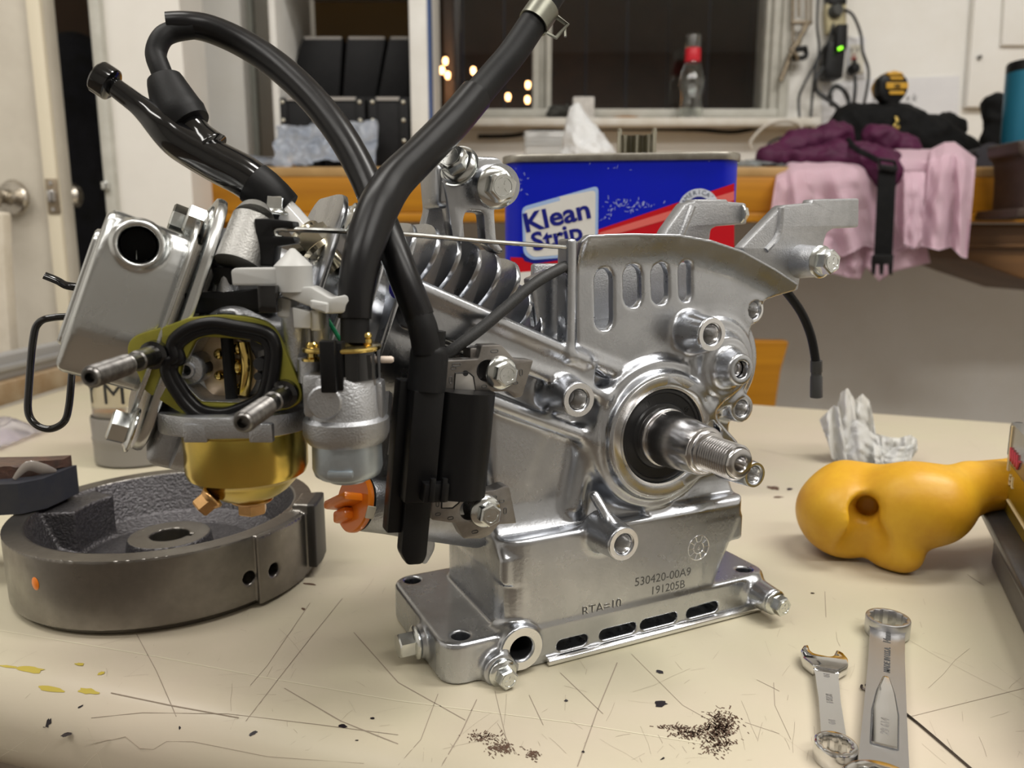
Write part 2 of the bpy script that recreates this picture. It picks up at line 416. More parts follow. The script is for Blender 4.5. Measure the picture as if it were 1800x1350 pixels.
# ================================================================== the room
WALLW = mat('white_painted_wall', (0.88, 0.87, 0.84), 0.6, var=(0.83, 0.81, 0.76), vs=5, bump=0.05, bs=120)
WALLD = mat('dull_white_panel', (0.80, 0.775, 0.73), 0.55, var=(0.73, 0.70, 0.65), vs=4)
DOORW = mat('cream_door_paint', (0.60, 0.555, 0.47), 0.5, var=(0.52, 0.475, 0.40), vs=9)
FRAMEW = mat('window_frame_paint', (0.55, 0.54, 0.49), 0.5, var=(0.45, 0.44, 0.39), vs=25)
CONC = mat('brown_floor', (0.17, 0.135, 0.10), 0.8, var=(0.12, 0.09, 0.065), vs=6)
GLASS = mat('window_glass', (0.96, 0.97, 0.96), 0.0, trans=1.0, ior=1.5)
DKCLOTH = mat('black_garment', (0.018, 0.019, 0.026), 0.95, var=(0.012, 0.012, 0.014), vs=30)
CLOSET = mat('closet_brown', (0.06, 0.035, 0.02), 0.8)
ORWOOD = mat('varnished_orange_wood', (0.47, 0.205, 0.012), 0.42, var=(0.34, 0.138, 0.009), vs=14, spec=0.3)
DKWOOD = mat('dark_stained_wood', (0.16, 0.075, 0.022), 0.5, var=(0.11, 0.05, 0.016), vs=20)
def grainy(m, sx, sy, sz):
    nt = m.node_tree; n = [q for q in nt.nodes if q.type == 'TEX_NOISE'][0]; tc = [q for q in nt.nodes if q.type == 'TEX_COORD'][0]
    mp = nt.nodes.new('ShaderNodeMapping'); mp.inputs['Scale'].default_value = (sx, sy, sz)
    nt.links.new(tc.outputs['Object'], mp.inputs[0]); nt.links.new(mp.outputs[0], n.inputs['Vector'])
grainy(ORWOOD, 0.12, 1, 3.2); grainy(DKWOOD, 0.15, 1, 3)
def FB(Y): return Matrix(((1, 0, 0, 0), (0, 0, -1, Y), (0, 1, 0, 0), (0, 0, 0, 1)))   # plate frame in metres facing the viewer
def xz(x, y, Y): p = ony(x, y, Y); return (p.x, p.z)
def pxl(pts, Y): return [xz(x, y, Y) for x, y in pts]
YW = 1.97
bm = bmesh.new(); box(bm, (0.1, 0, -0.02), (4.6, 5.4, 0.04)); fin(bm, 'floor', CONC, kind='structure')
bm = bmesh.new(); box(bm, (0.1, -0.1, 2.45), (4.6, 5.2, 0.05)); fin(bm, 'ceiling', WALLW, kind='structure')
wx0, wz0 = xz(742, 207, YW); wx1, _ = xz(1372, 207, YW)
bm = plate([(-2.0, 0), (2.3, 0), (2.3, 2.44), (-2.0, 2.44)], [[(wx0, wz0), (wx1, wz0), (wx1, 2.02), (wx0, 2.02)]], 0.10)
fin(bm, 'wall_back', WALLW, M=FB(YW + 0.05), kind='structure')
bm = bmesh.new(); box(bm, (2.33, -0.1, 1.22), (0.06, 5.2, 2.44)); fin(bm, 'wall_right', WALLW, kind='structure')
bm = bmesh.new(); box(bm, (-2.03, -0.1, 1.22), (0.06, 5.2, 2.44)); fin(bm, 'wall_left', WALLW, kind='structure')
bm = bmesh.new(); box(bm, (0.1, -2.55, 1.22), (4.6, 0.06, 2.44)); fin(bm, 'wall_rear', mat('dim_taupe_wall', (0.45, 0.435, 0.41), 0.7), kind='structure')
# partition beside the closet door
pa = bbox((0, 0, 0), (1, 1, 1))
pa.free()
YP = 1.36
xl, xr = xz(196, 180, YP)[0], xz(327, 180, YP)[0]
bm = bmesh.new(); box(bm, ((xl + xr) / 2, YP + 0.05, 1.22), (xr - xl, 0.10, 2.44)); fin(bm, 'wall_partition', WALLD, kind='structure')
jx = xz(166, 60, YP)[0]
b0_, b1_ = xz(300, 180, 1.60)[0], xz(428, 180, 1.60)[0]
bm = bmesh.new(); zb_0 = ony(1100, 293, 1.45).z + 0.0005; box(bm, ((b0_ + b1_) / 2, 1.79, (zb_0 + 2.44) / 2), (b1_ - b0_, 0.36, 2.44 - zb_0)); fin(bm, 'wall_pillar', WALLW, kind='structure')
bm = bmesh.new(); box(bm, ((jx + xl) / 2, YP + 0.055, 1.22), (xl - jx, 0.14, 2.44)); bev(bm, 0.004); fin(bm, 'trim_1', FRAMEW, kind='structure')
bm = bmesh.new(); box(bm, (jx + 0.006, YP - 0.02, ony(182, 328, YP).z), (0.012, 0.008, 0.014)); bev(bm, 0.002); fin(bm, 'trim_2', ZINC, kind='structure')
# closet: back and side boards
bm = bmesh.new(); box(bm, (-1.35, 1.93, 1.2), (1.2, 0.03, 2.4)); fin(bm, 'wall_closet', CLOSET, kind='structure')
# open door with knobs and latch
YD = 1.30
dr = empty('door_1', (-0.80, YD, 0)); setk(dr, kind='structure', label='cream painted open door with a round knob at left edge')
x0, x1 = xz(78, 60, YD)[0], xz(-420, 60, YD)[0]
dz = (x0 + x1) / 2
bm = bmesh.new(); box(bm, (dz, YD + 0.02, 1.02), (x0 - x1, 0.036, 2.02)); bev(bm, 0.002)
R1 = Matrix.Rotation(0, 4, 'Z'); fin(bm, 'door_leaf', DOORW, dr)
ex0 = xz(78, 60, YD)[0]; ex1 = xz(55, 60, YD)[0]
bm = bmesh.new(); box(bm, ((ex0 + ex1) / 2, YD - 0.002, 1.02), (ex0 - ex1, 0.010, 2.02)); bev(bm, 0.001); fin(bm, 'door_stile', mat('door_edge_paint', (0.74, 0.67, 0.52), 0.45), dr)
kp = ony(26, 348, YD - 0.004)
bm = bmesh.new(); lathe(bm, [(0, 0), (0.029, 0), (0.029, 0.004), (0.026, 0.008), (0.013, 0.011), (0.010, 0.02), (0.013, 0.034), (0.024, 0.045), (0.026, 0.056), (0.021, 0.066), (0, 0.070)], 40, axf(kp, (-0.25, -1, 0)))
fin(bm, 'door_knob', mat('satin_nickel', (0.50, 0.46, 0.40), 0.28, 1, rv=0.05, vs=80), dr)
kp2 = ony(108, 343, YD + 0.05)
bm = bmesh.new(); lathe(bm, [(0, -0.02), (0.012, -0.02), (0.012, 0.0), (0.022, 0.012), (0.022, 0.025), (0, 0.030)], 24, axf(kp2, (0.2, 1, 0))); fin(bm, 'door_knob', MATS['satin_nickel'], dr)
lp = ony(93, 345, YD - 0.008)
bm = bmesh.new(); box(bm, lp, (0.020, 0.004, 0.056)); bev(bm, 0.0015); fin(bm, 'latch_plate', mat('worn_latch_steel', (0.38, 0.32, 0.24), 0.45, 0.8, var=(0.25, 0.19, 0.13), vs=200), dr)
bm = bmesh.new(); box(bm, lp + Vector((0, -0.004, 0)), (0.012, 0.01, 0.020)); bev(bm, 0.003)
for s in (-1, 1): cyl(bm, lp + Vector((0, 0.0, s * 0.021)), lp + Vector((0, -0.0035, s * 0.021)), 0.003, seg=12)
fin(bm, 'latch_bolt', STEEL, dr)
# pale post at the far left edge
bm = plate(rpoly(pxl([(-80, 372), (4, 372), (8, 470), (14, 560), (20, 638), (-80, 660)], 1.05), 0.006), (), 0.02, 0.003)
fin(bm, 'foam_board', mat('off_white_foam', (0.66, 0.60, 0.50), 0.8, var=(0.58, 0.52, 0.42), vs=40, bump=0.4, bs=150), M=FB(1.06), label='off-white rough foam board at left edge in front of the door', cat='board')
# garments hanging in the closet
s = SDF((-1.25, 1.70, 0.2), (-0.75, 1.93, 1.45), 0.008)
a = ony(128, 120, 1.85); b = ony(150, 440, 1.85)
for dx, w in ((-0.06, 0.05), (0.0, 0.045), (0.055, 0.05)):
    s.cap((a.x + dx * 0.6, 1.85 + dx * 0.3, a.z - 0.03), (b.x + dx * 1.5, 1.85, b.z - 0.25), w * 0.8, w * 1.2, k=0.02)
s.ell((a.x, 1.86, a.z - 0.02), (0.09, 0.07, 0.10), k=0.03)
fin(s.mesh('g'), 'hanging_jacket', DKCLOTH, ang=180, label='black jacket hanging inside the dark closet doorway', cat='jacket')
bm = bmesh.new(); tube(bm, [ony(70, 58, 1.906), ony(100, 75, 1.906), ony(128, 115, 1.906), ony(150, 130, 1.906), ony(185, 145, 1.906)], 0.009, 8); fin(bm, 'closet_cord', RUB, label='black cord looping across the closet above the jacket', cat='cord')

# ------------------------------------------------------------------ window, sill, night outside
w = empty('window_1', ((wx0 + wx1) / 2, YW, wz0)); setk(w, kind='structure')
mx0, mx1 = xz(936, 207, YW)[0], xz(969, 207, YW)[0]; gz = xz(1200, 192, YW)[1]; gx1 = xz(1342, 192, YW)[0]
def wbar(x0, x1, z0, z1, y0, y1, nm):
    bm = bmesh.new(); box(bm, ((x0 + x1) / 2, (y0 + y1) / 2, (z0 + z1) / 2), (x1 - x0, y1 - y0, z1 - z0)); bev(bm, 0.003); return fin(bm, nm, FRAMEW, w)
wbar(wx0, wx1, wz0, gz, YW - 0.01, YW + 0.09, 'bottom_rail'); wbar(wx0, wx1, 1.97, 2.02, YW - 0.01, YW + 0.09, 'top_rail')
wbar(wx0, wx0 + 0.03, wz0, 2.0, YW, YW + 0.09, 'side_rail')
wbar(gx1, gx1 + 0.012, wz0, 2.0, YW + 0.01, YW + 0.09, 'side_rail'); wbar(gx1 + 0.012, wx1 - 0.012, wz0, 2.0, YW - 0.005, YW + 0.09, 'side_rail'); wbar(wx1 - 0.012, wx1 + 0.012, wz0 - 0.002, 2.04, YW - 0.015, YW + 0.05, 'side_rail')
wbar(mx0, mx0 + 0.016, gz, 1.97, YW + 0.0, YW + 0.05, 'mullion'); wbar(mx0 + 0.016, mx1 - 0.014, gz, 1.97, YW + 0.02, YW + 0.05, 'mullion'); wbar(mx1 - 0.014, mx1, gz, 1.97, YW + 0.005, YW + 0.05, 'mullion')
for a, b, y in ((wx0 + 0.02, mx0 + 0.008, YW + 0.06), (mx1 - 0.008, gx1 + 0.006, YW + 0.03)):
    bm = bmesh.new(); box(bm, ((a + b) / 2, y, (gz + 1.97) / 2), (b - a, 0.004, 1.97 - gz)); fin(bm, 'pane', GLASS, w)
sx0, sx1 = xz(845, 212, YW)[0], xz(1425, 212, YW)[0]
z1 = ony(1200, 206, 1.90).z; z0 = ony(1200, 221, 1.90).z
bm = bmesh.new(); box(bm, ((wx0 + sx1) / 2, 1.945, (z0 + z1) / 2), (sx1 - wx0, 0.09, z1 - z0)); bev(bm, 0.004); fin(bm, 'trim_3', mat('sill_paint', (0.72, 0.70, 0.65), 0.5, var=(0.62, 0.58, 0.5), vs=20), kind='structure')
SILLZ = z1
EXT = mat('dark_brown_fence', (0.10, 0.045, 0.025), 0.8, var=(0.06, 0.03, 0.02), vs=8)
fe = empty('exterior_fence', (-0.1, 3.2, 0), 'dark brown board fence out in the night beyond the window', 'fence')
for k in range(12):
    bm = bmesh.new(); box(bm, (-0.75 + k * 0.16, 3.2 + 0.01 * (k % 2), 1.1), (0.152, 0.025, 2.2)); fin(bm, 'board', EXT, fe)
bm = bmesh.new(); box(bm, (*ony(790, 130, 2.9).xy, 1.1), (0.035, 0.035, 2.2)); bev(bm, 0.003); fin(bm, 'exterior_post', mat('grey_post', (0.35, 0.28, 0.24), 0.7), label='grey wooden post outside the left window pane', cat='post')
BL = ['warm string light bulb at the left of the clustered five beyond the window', 'topmost warm string light bulb of the clustered five beyond the window', 'warm string light bulb in the middle of the clustered five beyond the window', 'lowest right warm string light bulb of the clustered five beyond the window', 'single warm string light bulb right of the cluster and post', 'warm string light bulb just above the black sleeve edge of the fuel hose', 'upper warm string light bulb beside the window mullion', 'lone warm string light bulb left of the pair by the mullion', 'lower warm string light bulb beside the window mullion', 'warm string light bulb against the cabinet edge, lowest at left', 'warm string light bulb half below the left bulb of the cluster']
BULB = mat('warm_bulb', (1.0, 0.50, 0.20), 0.3, emit=9.0)
for i, (x, y) in enumerate([(766, 116), (783, 108), (777, 124), (787, 133), (832, 125), (820, 154), (928, 150), (893, 171), (927, 176), (759, 165), (767, 126)]):
    p = ony(x, y, 2.75)
    bm = bmesh.new(); lathe(bm, [(0, 0.014), (0.006, 0.011), (0.0085, 0.003), (0.008, -0.003), (0.005, -0.010), (0, -0.012)], 14, Matrix.Translation(p))
    o = fin(bm, 'string_light_bulb', BULB, label=BL[i], cat='bulb', group='string lights outside the window')
    bm = bmesh.new(); cyl(bm, p + Vector((0, 0, 0.012)), p + Vector((0, 0, 0.024)), 0.005, seg=10); fin(bm, 'bulb_socket', BLKP, o)
bm = bmesh.new(); tube(bm, [ony(700, 100, 2.75), ony(740, 150, 2.75), ony(759, 161, 2.75), ony(767, 122, 2.75), ony(783, 104, 2.75), ony(787, 129, 2.75), ony(820, 150, 2.75), ony(832, 121, 2.75), ony(860, 150, 2.75), ony(893, 161, 2.75), ony(910, 160, 2.75), ony(927, 166, 2.75), ony(934, 155, 2.75), ony(928, 140, 2.75), ony(980, 130, 2.75)], 0.002, 6); fin(bm, 'string_light_wire', BLKP, label='thin black wire of the string lights beyond the window', cat='wire')

# glass bottle on the sill
BOTG = mat('bottle_glass', (0.95, 0.97, 0.95), 0.02, trans=1.0, ior=1.5)
Yb = 1.932; bx = ony(1214, 200, Yb).x; zb = SILLZ; k = (ony(1214, 61, Yb).z - zb) / 0.195
bt = empty('glass_bottle', (bx, Yb, zb), 'clear ribbed glass bottle with red neck label on the window sill', 'bottle')
prof = [(0, 0.002), (0.026, 0), (0.028, 0.004), (0.0275, 0.03), (0.0245, 0.05), (0.027, 0.065), (0.031, 0.08), (0.030, 0.092), (0.024, 0.115), (0.0185, 0.13), (0.0175, 0.15), (0.0165, 0.165), (0.018, 0.168), (0.018, 0.192), (0.0165, 0.195)]
inner = [(max(r - 0.003, 0.0), min(h + 0.004, 0.195)) for r, h in prof[1:]]
bm = bmesh.new(); lathe(bm, [(r, h * k) for r, h in prof] + [(r, h * k) for r, h in inner[::-1]] + [(0, 0.006)], 32, Matrix.Translation((bx, Yb, zb)))
for v in bm.verts:
    h = v.co.z - zb
    if 0.028 < h / k < 0.115:
        a_ = math.atan2(v.co.y - Yb, v.co.x - bx); f = 1 + 0.035 * math.cos(8 * a_); v.co.x = bx + (v.co.x - bx) * f; v.co.y = Yb + (v.co.y - Yb) * f
fin(bm, 'bottle_body', BOTG, bt)
bm = bmesh.new(); lathe(bm, [(0.0182, 0.131 * k), (0.0186, 0.132 * k), (0.0184, 0.162 * k), (0.0180, 0.163 * k)], 32, Matrix.Translation((bx, Yb, zb))); fin(bm, 'neck_label', mat('red_label', (0.62, 0.015, 0.03), 0.4), bt)
# small white box and dark clump on the sill
p = ony(1025, 197, 1.925)
bm = bbox((p.x, 1.925, SILLZ + 0.0245), (0.05, 0.03, 0.048), 0.002); fin(bm, 'small_carton', mat('white_carton', (0.66, 0.64, 0.61), 0.6, var=(0.5, 0.48, 0.46), vs=120), label='small white carton on the sill left of the bottle', cat='box')
bm = bmesh.new(); p = ony(985, 205, 1.93)
for a in range(5):
    rr = random.Random(a); q = [Vector((p.x + rr.uniform(-0.03, 0.03), 1.93 + rr.uniform(-0.015, 0.015), SILLZ + 0.005 + rr.uniform(0, 0.028))) for _ in range(6)]; tube(bm, q, 0.005, 6)
fin(bm, 'tangled_cable', mat('dark_olive_cable', (0.05, 0.05, 0.045), 0.6), label='dark tangled cable on the sill beside the small white carton', cat='cable')
p = ony(1105, 207, 1.88)
bm = bmesh.new(); lathe(bm, [(0, 0), (0.033, 0), (0.034, 0.003), (0, 0.005)], 28, Matrix.Translation((p.x, 1.936, SILLZ + 0.0003))); fin(bm, 'wooden_coaster', ORWOOD, label='thin tan wooden disc lying on the window sill', cat='coaster')

# ------------------------------------------------------------------ workbench at the back
YF = 1.45
bz = ony(1100, 293, YF).z; bx0 = xz(330, 300, YF)[0]; bx1 = 1.6
be = empty('workbench', ((bx0 + bx1) / 2, YF, 0), 'orange varnished wooden workbench along the back wall', 'workbench')
bm = bbox(((bx0 + bx1) / 2, (YF + 1.96) / 2, bz - 0.009), (bx1 - bx0, 1.96 - YF, 0.018), 0.003); fin(bm, 'bench_top', mat('pale_plywood', (0.42, 0.26, 0.10), 0.5, var=(0.34, 0.20, 0.07), vs=20), be)
za, zb2, zc = ony(1100, 299, YF).z, ony(1100, 373, YF).z, ony(1100, 391, YF).z
bm = bbox(((bx0 + bx1) / 2, YF + 0.012, (bz - 0.018 + zb2) / 2), (bx1 - bx0, 0.024, bz - 0.018 - zb2), 0.002); fin(bm, 'apron', ORWOOD, be)
bm = bbox(((bx0 + bx1) / 2, YF + 0.009, (zb2 + zc) / 2 - 0.0005), (bx1 - bx0, 0.03, zb2 - zc - 0.001), 0.003); fin(bm, 'apron_trim', ORWOOD, be)
for x in (bx0 + 0.05, bx1 - 0.05):
    bm = bbox((x, YF + 0.06, zc / 2), (0.08, 0.08, zc), 0.003); fin(bm, 'leg', ORWOOD, be)
bm = plate(rpoly(pxl([(1700, 393), (1900, 393), (1900, 520), (1802, 487), (1722, 458), (1704, 436)], YF), 0.01), (), 0.26, 0.004); fin(bm, 'drawer', DKWOOD, be, M=FB(YF + 0.16))
bm = bbox((xz(1800, 432, YF)[0], YF + 0.028, ony(1750, 432, YF).z), (0.22, 0.02, 0.006), 0.001); fin(bm, 'drawer_lip', DKWOOD, be)
# board end standing under the bench
bm = plate(rpoly(pxl([(1290, 597), (1383, 598), (1368, 650), (1352, 760), (1290, 760)], 1.5), 0.006), (), 0.03, 0.003); 
fin(bm, 'wooden_stool', ORWOOD, M=FB(1.5), label='brown wooden stool side showing behind the engine under the bench', cat='stool')

# ------------------------------------------------------------------ open cabinet with black files
CABW = mat('white_cabinet', (0.78, 0.77, 0.74), 0.5, var=(0.70, 0.68, 0.64), vs=12)
Yc0, Yc1 = 1.53, 1.80
cb = empty('open_cabinet', (-0.33, Yc0, bz), 'white open-front cabinet holding black files on the workbench', 'cabinet')
cx0 = xz(478, 150, Yc0)[0]; cxi = xz(490, 150, Yc0)[0]; cr0, cr1 = xz(720, 120, Yc0)[0], xz(752, 120, Yc0)[0]
ctop = bz + 0.62
bm = bbox(((cx0 + cxi) / 2, (Yc0 + Yc1) / 2, (bz + ctop) / 2), (cxi - cx0, Yc1 - Yc0, ctop - bz), 0.002); fin(bm, 'side_panel', CABW, cb)
bm = bbox(((cr0 + cr1) / 2, (Yc0 + Yc1) / 2, (bz + ctop) / 2), (cr1 - cr0, Yc1 - Yc0, ctop - bz), 0.004); fin(bm, 'side_panel', CABW, cb)
bm = bbox((cr1 + 0.002, Yc0 + 0.03, (bz + ctop) / 2 - 0.05), (0.004, 0.05, 0.48)); fin(bm, 'edge_strip', mat('blue_tape', (0.05, 0.10, 0.26), 0.5), cb, label='blue tape along the right edge')
shz = ony(600, 8, Yc1).z
bm = bbox(((cx0 + cr1) / 2, (Yc0 + Yc1) / 2, shz + 0.012), (cr0 - cxi, Yc1 - Yc0, 0.018), 0.002); fin(bm, 'shelf', mat('grey_shelf', (0.42, 0.40, 0.37), 0.5), cb)
bm = bbox(((cx0 + cr1) / 2, Yc1 - 0.005, (bz + ctop) / 2), (cr0 - cxi, 0.008, ctop - bz)); fin(bm, 'back_panel', mat('tan_hardboard', (0.22, 0.135, 0.05), 0.6), cb)
FILEB = mat('black_file_board', (0.008, 0.008, 0.009), 0.55, var=(0.011, 0.011, 0.012), vs=60, spec=0.25)
RIV = mat('bright_rivet', (0.75, 0.72, 0.62), 0.3, 1)
TAPEG = mat('grey_label_strip', (0.33, 0.31, 0.29), 0.6)
fz0 = bz; fzt = ony(600, 171, 1.535).z
labs = ['black riveted file box, left one of the lower row in the cabinet', 'black riveted file box, middle one of the lower row in the cabinet', 'black riveted file box, right one of the lower row in the cabinet']
for i, (xa, xb) in enumerate([(490, 563), (566, 643), (647, 719)]):
    x0, x1 = xz(xa, 220, 1.535)[0], xz(xb, 220, 1.535)[0]
    t = empty('file_box', ((x0 + x1) / 2, 1.6, fz0), labs[i], 'file box', 'black file boxes in the cabinet')
    bm = bbox(((x0 + x1) / 2, 1.585, (fz0 + fzt) / 2), (x1 - x0, 0.10, fzt - fz0), 0.003); fin(bm, 'box_body', FILEB, t)
    for s in (-1, 1):
        bm = bbox(((x0 + x1) / 2 + s * ((x1 - x0) / 2 - 0.010), 1.5335, (fz0 + fzt) / 2), (0.016, 0.005, fzt - fz0 - 0.006), 0.001); fin(bm, 'corner_strip', FILEB, t)
        for y in (180, 212, 248):
            q = Vector(((x0 + x1) / 2 + s * ((x1 - x0) / 2 - 0.010), 1.531, ony(600, y, 1.535).z))
            bm = bmesh.new(); lathe(bm, [(0, 0.003), (0.002, 0.0026), (0.0035, 0.001), (0.004, 0)], 12, axf(q, (0, -1, 0))); fin(bm, 'rivet', RIV, t)
    bm = bbox(((x0 + x1) / 2, 1.534, fzt - 0.003), (x1 - x0 - 0.034, 0.004, 0.006)); fin(bm, 'top_strip', TAPEG, t)
# magazine files behind on their own step
zs = ony(600, 172, 1.66).z
labs = ['tapered black magazine file, left one behind the lower boxes', 'tapered black magazine file, middle one behind the lower boxes', 'tapered black magazine file, right one behind the lower boxes']
bm = bbox(((cxi + cr0) / 2, 1.71, (bz + zs) / 2), (cr0 - cxi - 0.004, 0.12, zs - bz), 0.002); fin(bm, 'inner_step', FILEB, cb, label='black inner step under the magazine files')
for i, (xa, xb, xt0, xt1) in enumerate([(500, 596, 532, 602), (602, 660, 610, 678), (664, 717, 684, 719)]):
    t = empty('magazine_file', (xz((xa + xb) / 2, 120, 1.68)[0], 1.68, zs), labs[i], 'magazine file', 'black magazine files in the cabinet')
    bm = plate(pxl([(xa, 172), (xb, 172), (xt1, 66), (xt0, 66)], 1.66), (), 0.06, 0.002); fin(bm, 'file_body', FILEB, t, M=FB(1.69))
    bm = plate(pxl([(xt0 + 2, 68), (xt1 - 3, 68), (xt1 - 3, 63), (xt0 + 2, 63)], 1.655), (), 0.004); fin(bm, 'top_strip', TAPEG, t, M=FB(1.662))
# conduit and thin cable between partition and cabinet
bm = bmesh.new(); box(bm, (xz(434, 20, 1.64)[0], 1.66, 1.75), (0.014, 0.02, 1.36)); bev(bm, 0.003); fin(bm, 'trim_4', mat('grey_conduit', (0.30, 0.31, 0.28), 0.5), kind='structure')
bm = bmesh.new(); tube(bm, [ony(462, -20, 1.9), ony(463, 10, 1.9), ony(470, 35, 1.9), ony(473, 70, 1.9), ony(474, 160, 1.9), ony(478, 262, 1.9)], 0.0028, 8); fin(bm, 'thin_cable', RUB, label='thin black cable hanging on the wall left of the cabinet', cat='cable')

# plastic bags and clear boxes on the bench
BAGM = mat('milky_plastic_film', (0.70, 0.74, 0.82), 0.25, var=(0.48, 0.55, 0.68), vs=18, trans=0.55, bump=0.3, bs=50)
def crumple(name, M, nx, ny, w, h, amp, sc, seed, m, dome=0.0, edge=0.15, **kw):
    """crumpled sheet standing as a small heap: grid with ridged noise, given thickness"""
    bm = bmesh.new(); V = []
    for j in range(ny + 1):
        for i in range(nx + 1):
            u, v = i / nx - 0.5, j / ny - 0.5
            r = math.hypot(u * 2, v * 2); q = Vector((u * w * sc, v * h * sc, seed))
            n1 = noise.noise(q); n2 = noise.noise(q * 2.3 + Vector((7, 3, 1))); n3 = noise.noise(q * 4.9)
            z = dome * max(0, 1 - r * r) + amp * (0.8 * (0.5 - abs(n1)) + 0.5 * (0.4 - abs(n2)) + 0.25 * (0.3 - abs(n3)))
            dx = amp * 0.8 * noise.noise(q + Vector((0, 0, 9))); dy = amp * 0.8 * noise.noise(q + Vector((0, 0, 19)))
            f = 1 - 0.22 * edge * max(0, r - 0.7) + edge * 0.3 * noise.noise(Vector((math.atan2(v, u + 1e-6) * 2, seed, 0))) * r
            V.append(bm.verts.new((u * w * f + dx, v * h * f + dy, max(z, 0.0004) if dome else z)))
    for j in range(ny):
        for i in range(nx):
            a = j * (nx + 1) + i; bm.faces.new((V[a], V[a + 1], V[a + nx + 2], V[a + nx + 1]))
    bmesh.ops.solidify(bm, geom=bm.faces[:], thickness=kw.pop('th', 0.0006))
    return fin(bm, name, m, M=M, ang=60, **kw)
a = ony(540, 288, 1.505)
crumple('plastic_bag', Matrix.Translation((ony(575, 290, 1.49).x, 1.485, bz + 0.042)) @ Matrix.Rotation(math.radians(62), 4, 'X'), 40, 20, 0.19, 0.085, 0.018, 30, 2.0, BAGM, label='crumpled milky plastic bag on bench before the file boxes', cat='bag')
crumple('plastic_sheet', Matrix.Translation((ony(432, 290, 1.50).x, 1.525, bz + 0.001)), 40, 24, 0.20, 0.12, 0.012, 25, 5.0, BAGM, dome=0.022, label='flat pale blue plastic sheet on bench left of the bag', cat='plastic sheet')
bm = bmesh.new(); p = ony(518, 298, 1.50); box(bm, (p.x, 1.478, bz + 0.011), (0.016, 0.014, 0.022)); bev(bm, 0.004); fin(bm, 'brass_fitting', COPPER, label='small brown brass fitting on the bench beside the plastic bag', cat='fitting')
TUB = mat('clear_tub_plastic', (0.85, 0.86, 0.86), 0.12, trans=0.6, ior=1.4)
Yt = 1.66
tb = empty('clear_tub', (ony(958, 260, Yt).x, Yt, bz), 'clear ridged plastic tub on the bench behind the blue can', 'tub')
p0, p1 = ony(923, 262, Yt), ony(993, 262, Yt); zt = ony(958, 230, Yt).z
bm = bbox(((p0.x + p1.x) / 2, Yt + 0.03, (bz + zt) / 2), (p1.x - p0.x, 0.07, zt - bz), 0.004); fin(bm, 'tub_body', TUB, tb)
bm = bmesh.new()
for k in range(4): box(bm, ((p0.x + p1.x) / 2, Yt + 0.03, zt - 0.004 - k * 0.008), (p1.x - p0.x + 0.004, 0.074, 0.003))
fin(bm, 'tub_ridges', TUB, tb)
WHITEP = mat('white_tissue', (0.84, 0.84, 0.82), 0.85, bump=0.25, bs=180)
p = ony(1040, 262, 1.54)
s = SDF((p.x - 0.1, 1.46, bz - 0.01), (p.x + 0.1, 1.64, bz + 0.14), 0.004)
tp = ony(1012, 197, 1.54)
s.cap((tp.x, 1.54, tp.z), (p.x - 0.012, 1.54, bz + 0.03), 0.012, 0.045, k=0.02); s.cap((p.x - 0.015, 1.54, bz + 0.02), (p.x + 0.05, 1.54, bz + 0.012), 0.035, 0.012, k=0.02)
me = s.mesh('t')
for v in me.vertices:
    q = v.co * 30; d = abs(noise.noise(q)) * 0.016 + abs(noise.noise(q * 2.2)) * 0.008
    v.co += (v.co - Vector((p.x - 0.01, 1.54, bz + 0.03))).normalized() * (0.010 - d); v.co.z = max(v.co.z, bz + 0.0005)
fin(me, 'crumpled_bag', mat('white_thin_bag', (0.78, 0.79, 0.80), 0.5, trans=0.15, bump=0.3, bs=90), ang=70, label='crumpled white plastic bag standing on bench behind the blue can', cat='bag')
# cable along the wall under the sill
bm = bmesh.new(); tube(bm, [ony(840, 240, 1.95), ony(905, 238, 1.95), ony(970, 226, 1.95), ony(1100, 226, 1.95), ony(1220, 228, 1.94), ony(1290, 232, 1.94), ony(1350, 222, 1.94), ony(1405, 222, 1.94), ony(1420, 240, 1.93)], 0.005, 8); fin(bm, 'wall_cable', RUB, label='black cable running along the wall under the window sill', cat='cable')
bm = bmesh.new(); tube(bm, [ony(1322, 262, 1.9), ony(1320, 248, 1.9), ony(1345, 222, 1.9), ony(1380, 212, 1.9), ony(1408, 222, 1.9), ony(1412, 250, 1.9)], 0.004, 8); fin(bm, 'white_cable', mat('white_cable_pvc', (0.55, 0.51, 0.45), 0.5), label='white cable arching from the bench beside the window frame', cat='cable')
# ================================================================== right end of the bench and wall
Yw = YW - 0.006
PAPER = mat('white_paper', (0.80, 0.80, 0.82), 0.7, var=(0.74, 0.74, 0.77), vs=6)
bm = plate(pxl([(1446, 150), (1500, 140), (1688, 133), (1684, 236), (1446, 238)], Yw), (), 0.002, 0.0); fin(bm, 'paper_sheet', PAPER, M=FB(YW - 0.002), label='white paper sheet taped to the wall behind the black bag', cat='paper')
sh_ = bpy.data.objects['paper_sheet']
for ch, x in (("L", 1532), ("K", 1548), ("x", 1590), ("k", 1602)):
    q = ony(x, 178, YW - 0.0035); bm = textm(ch, 0.026, 0.0002, shear=0.2); fin(bm, 'handwritten_mark', mat('grey_pencil', (0.16, 0.16, 0.17), 0.7), sh_, M=FB(YW - 0.0032) @ Matrix.Translation((q.x, q.z, 0)), smooth=False)
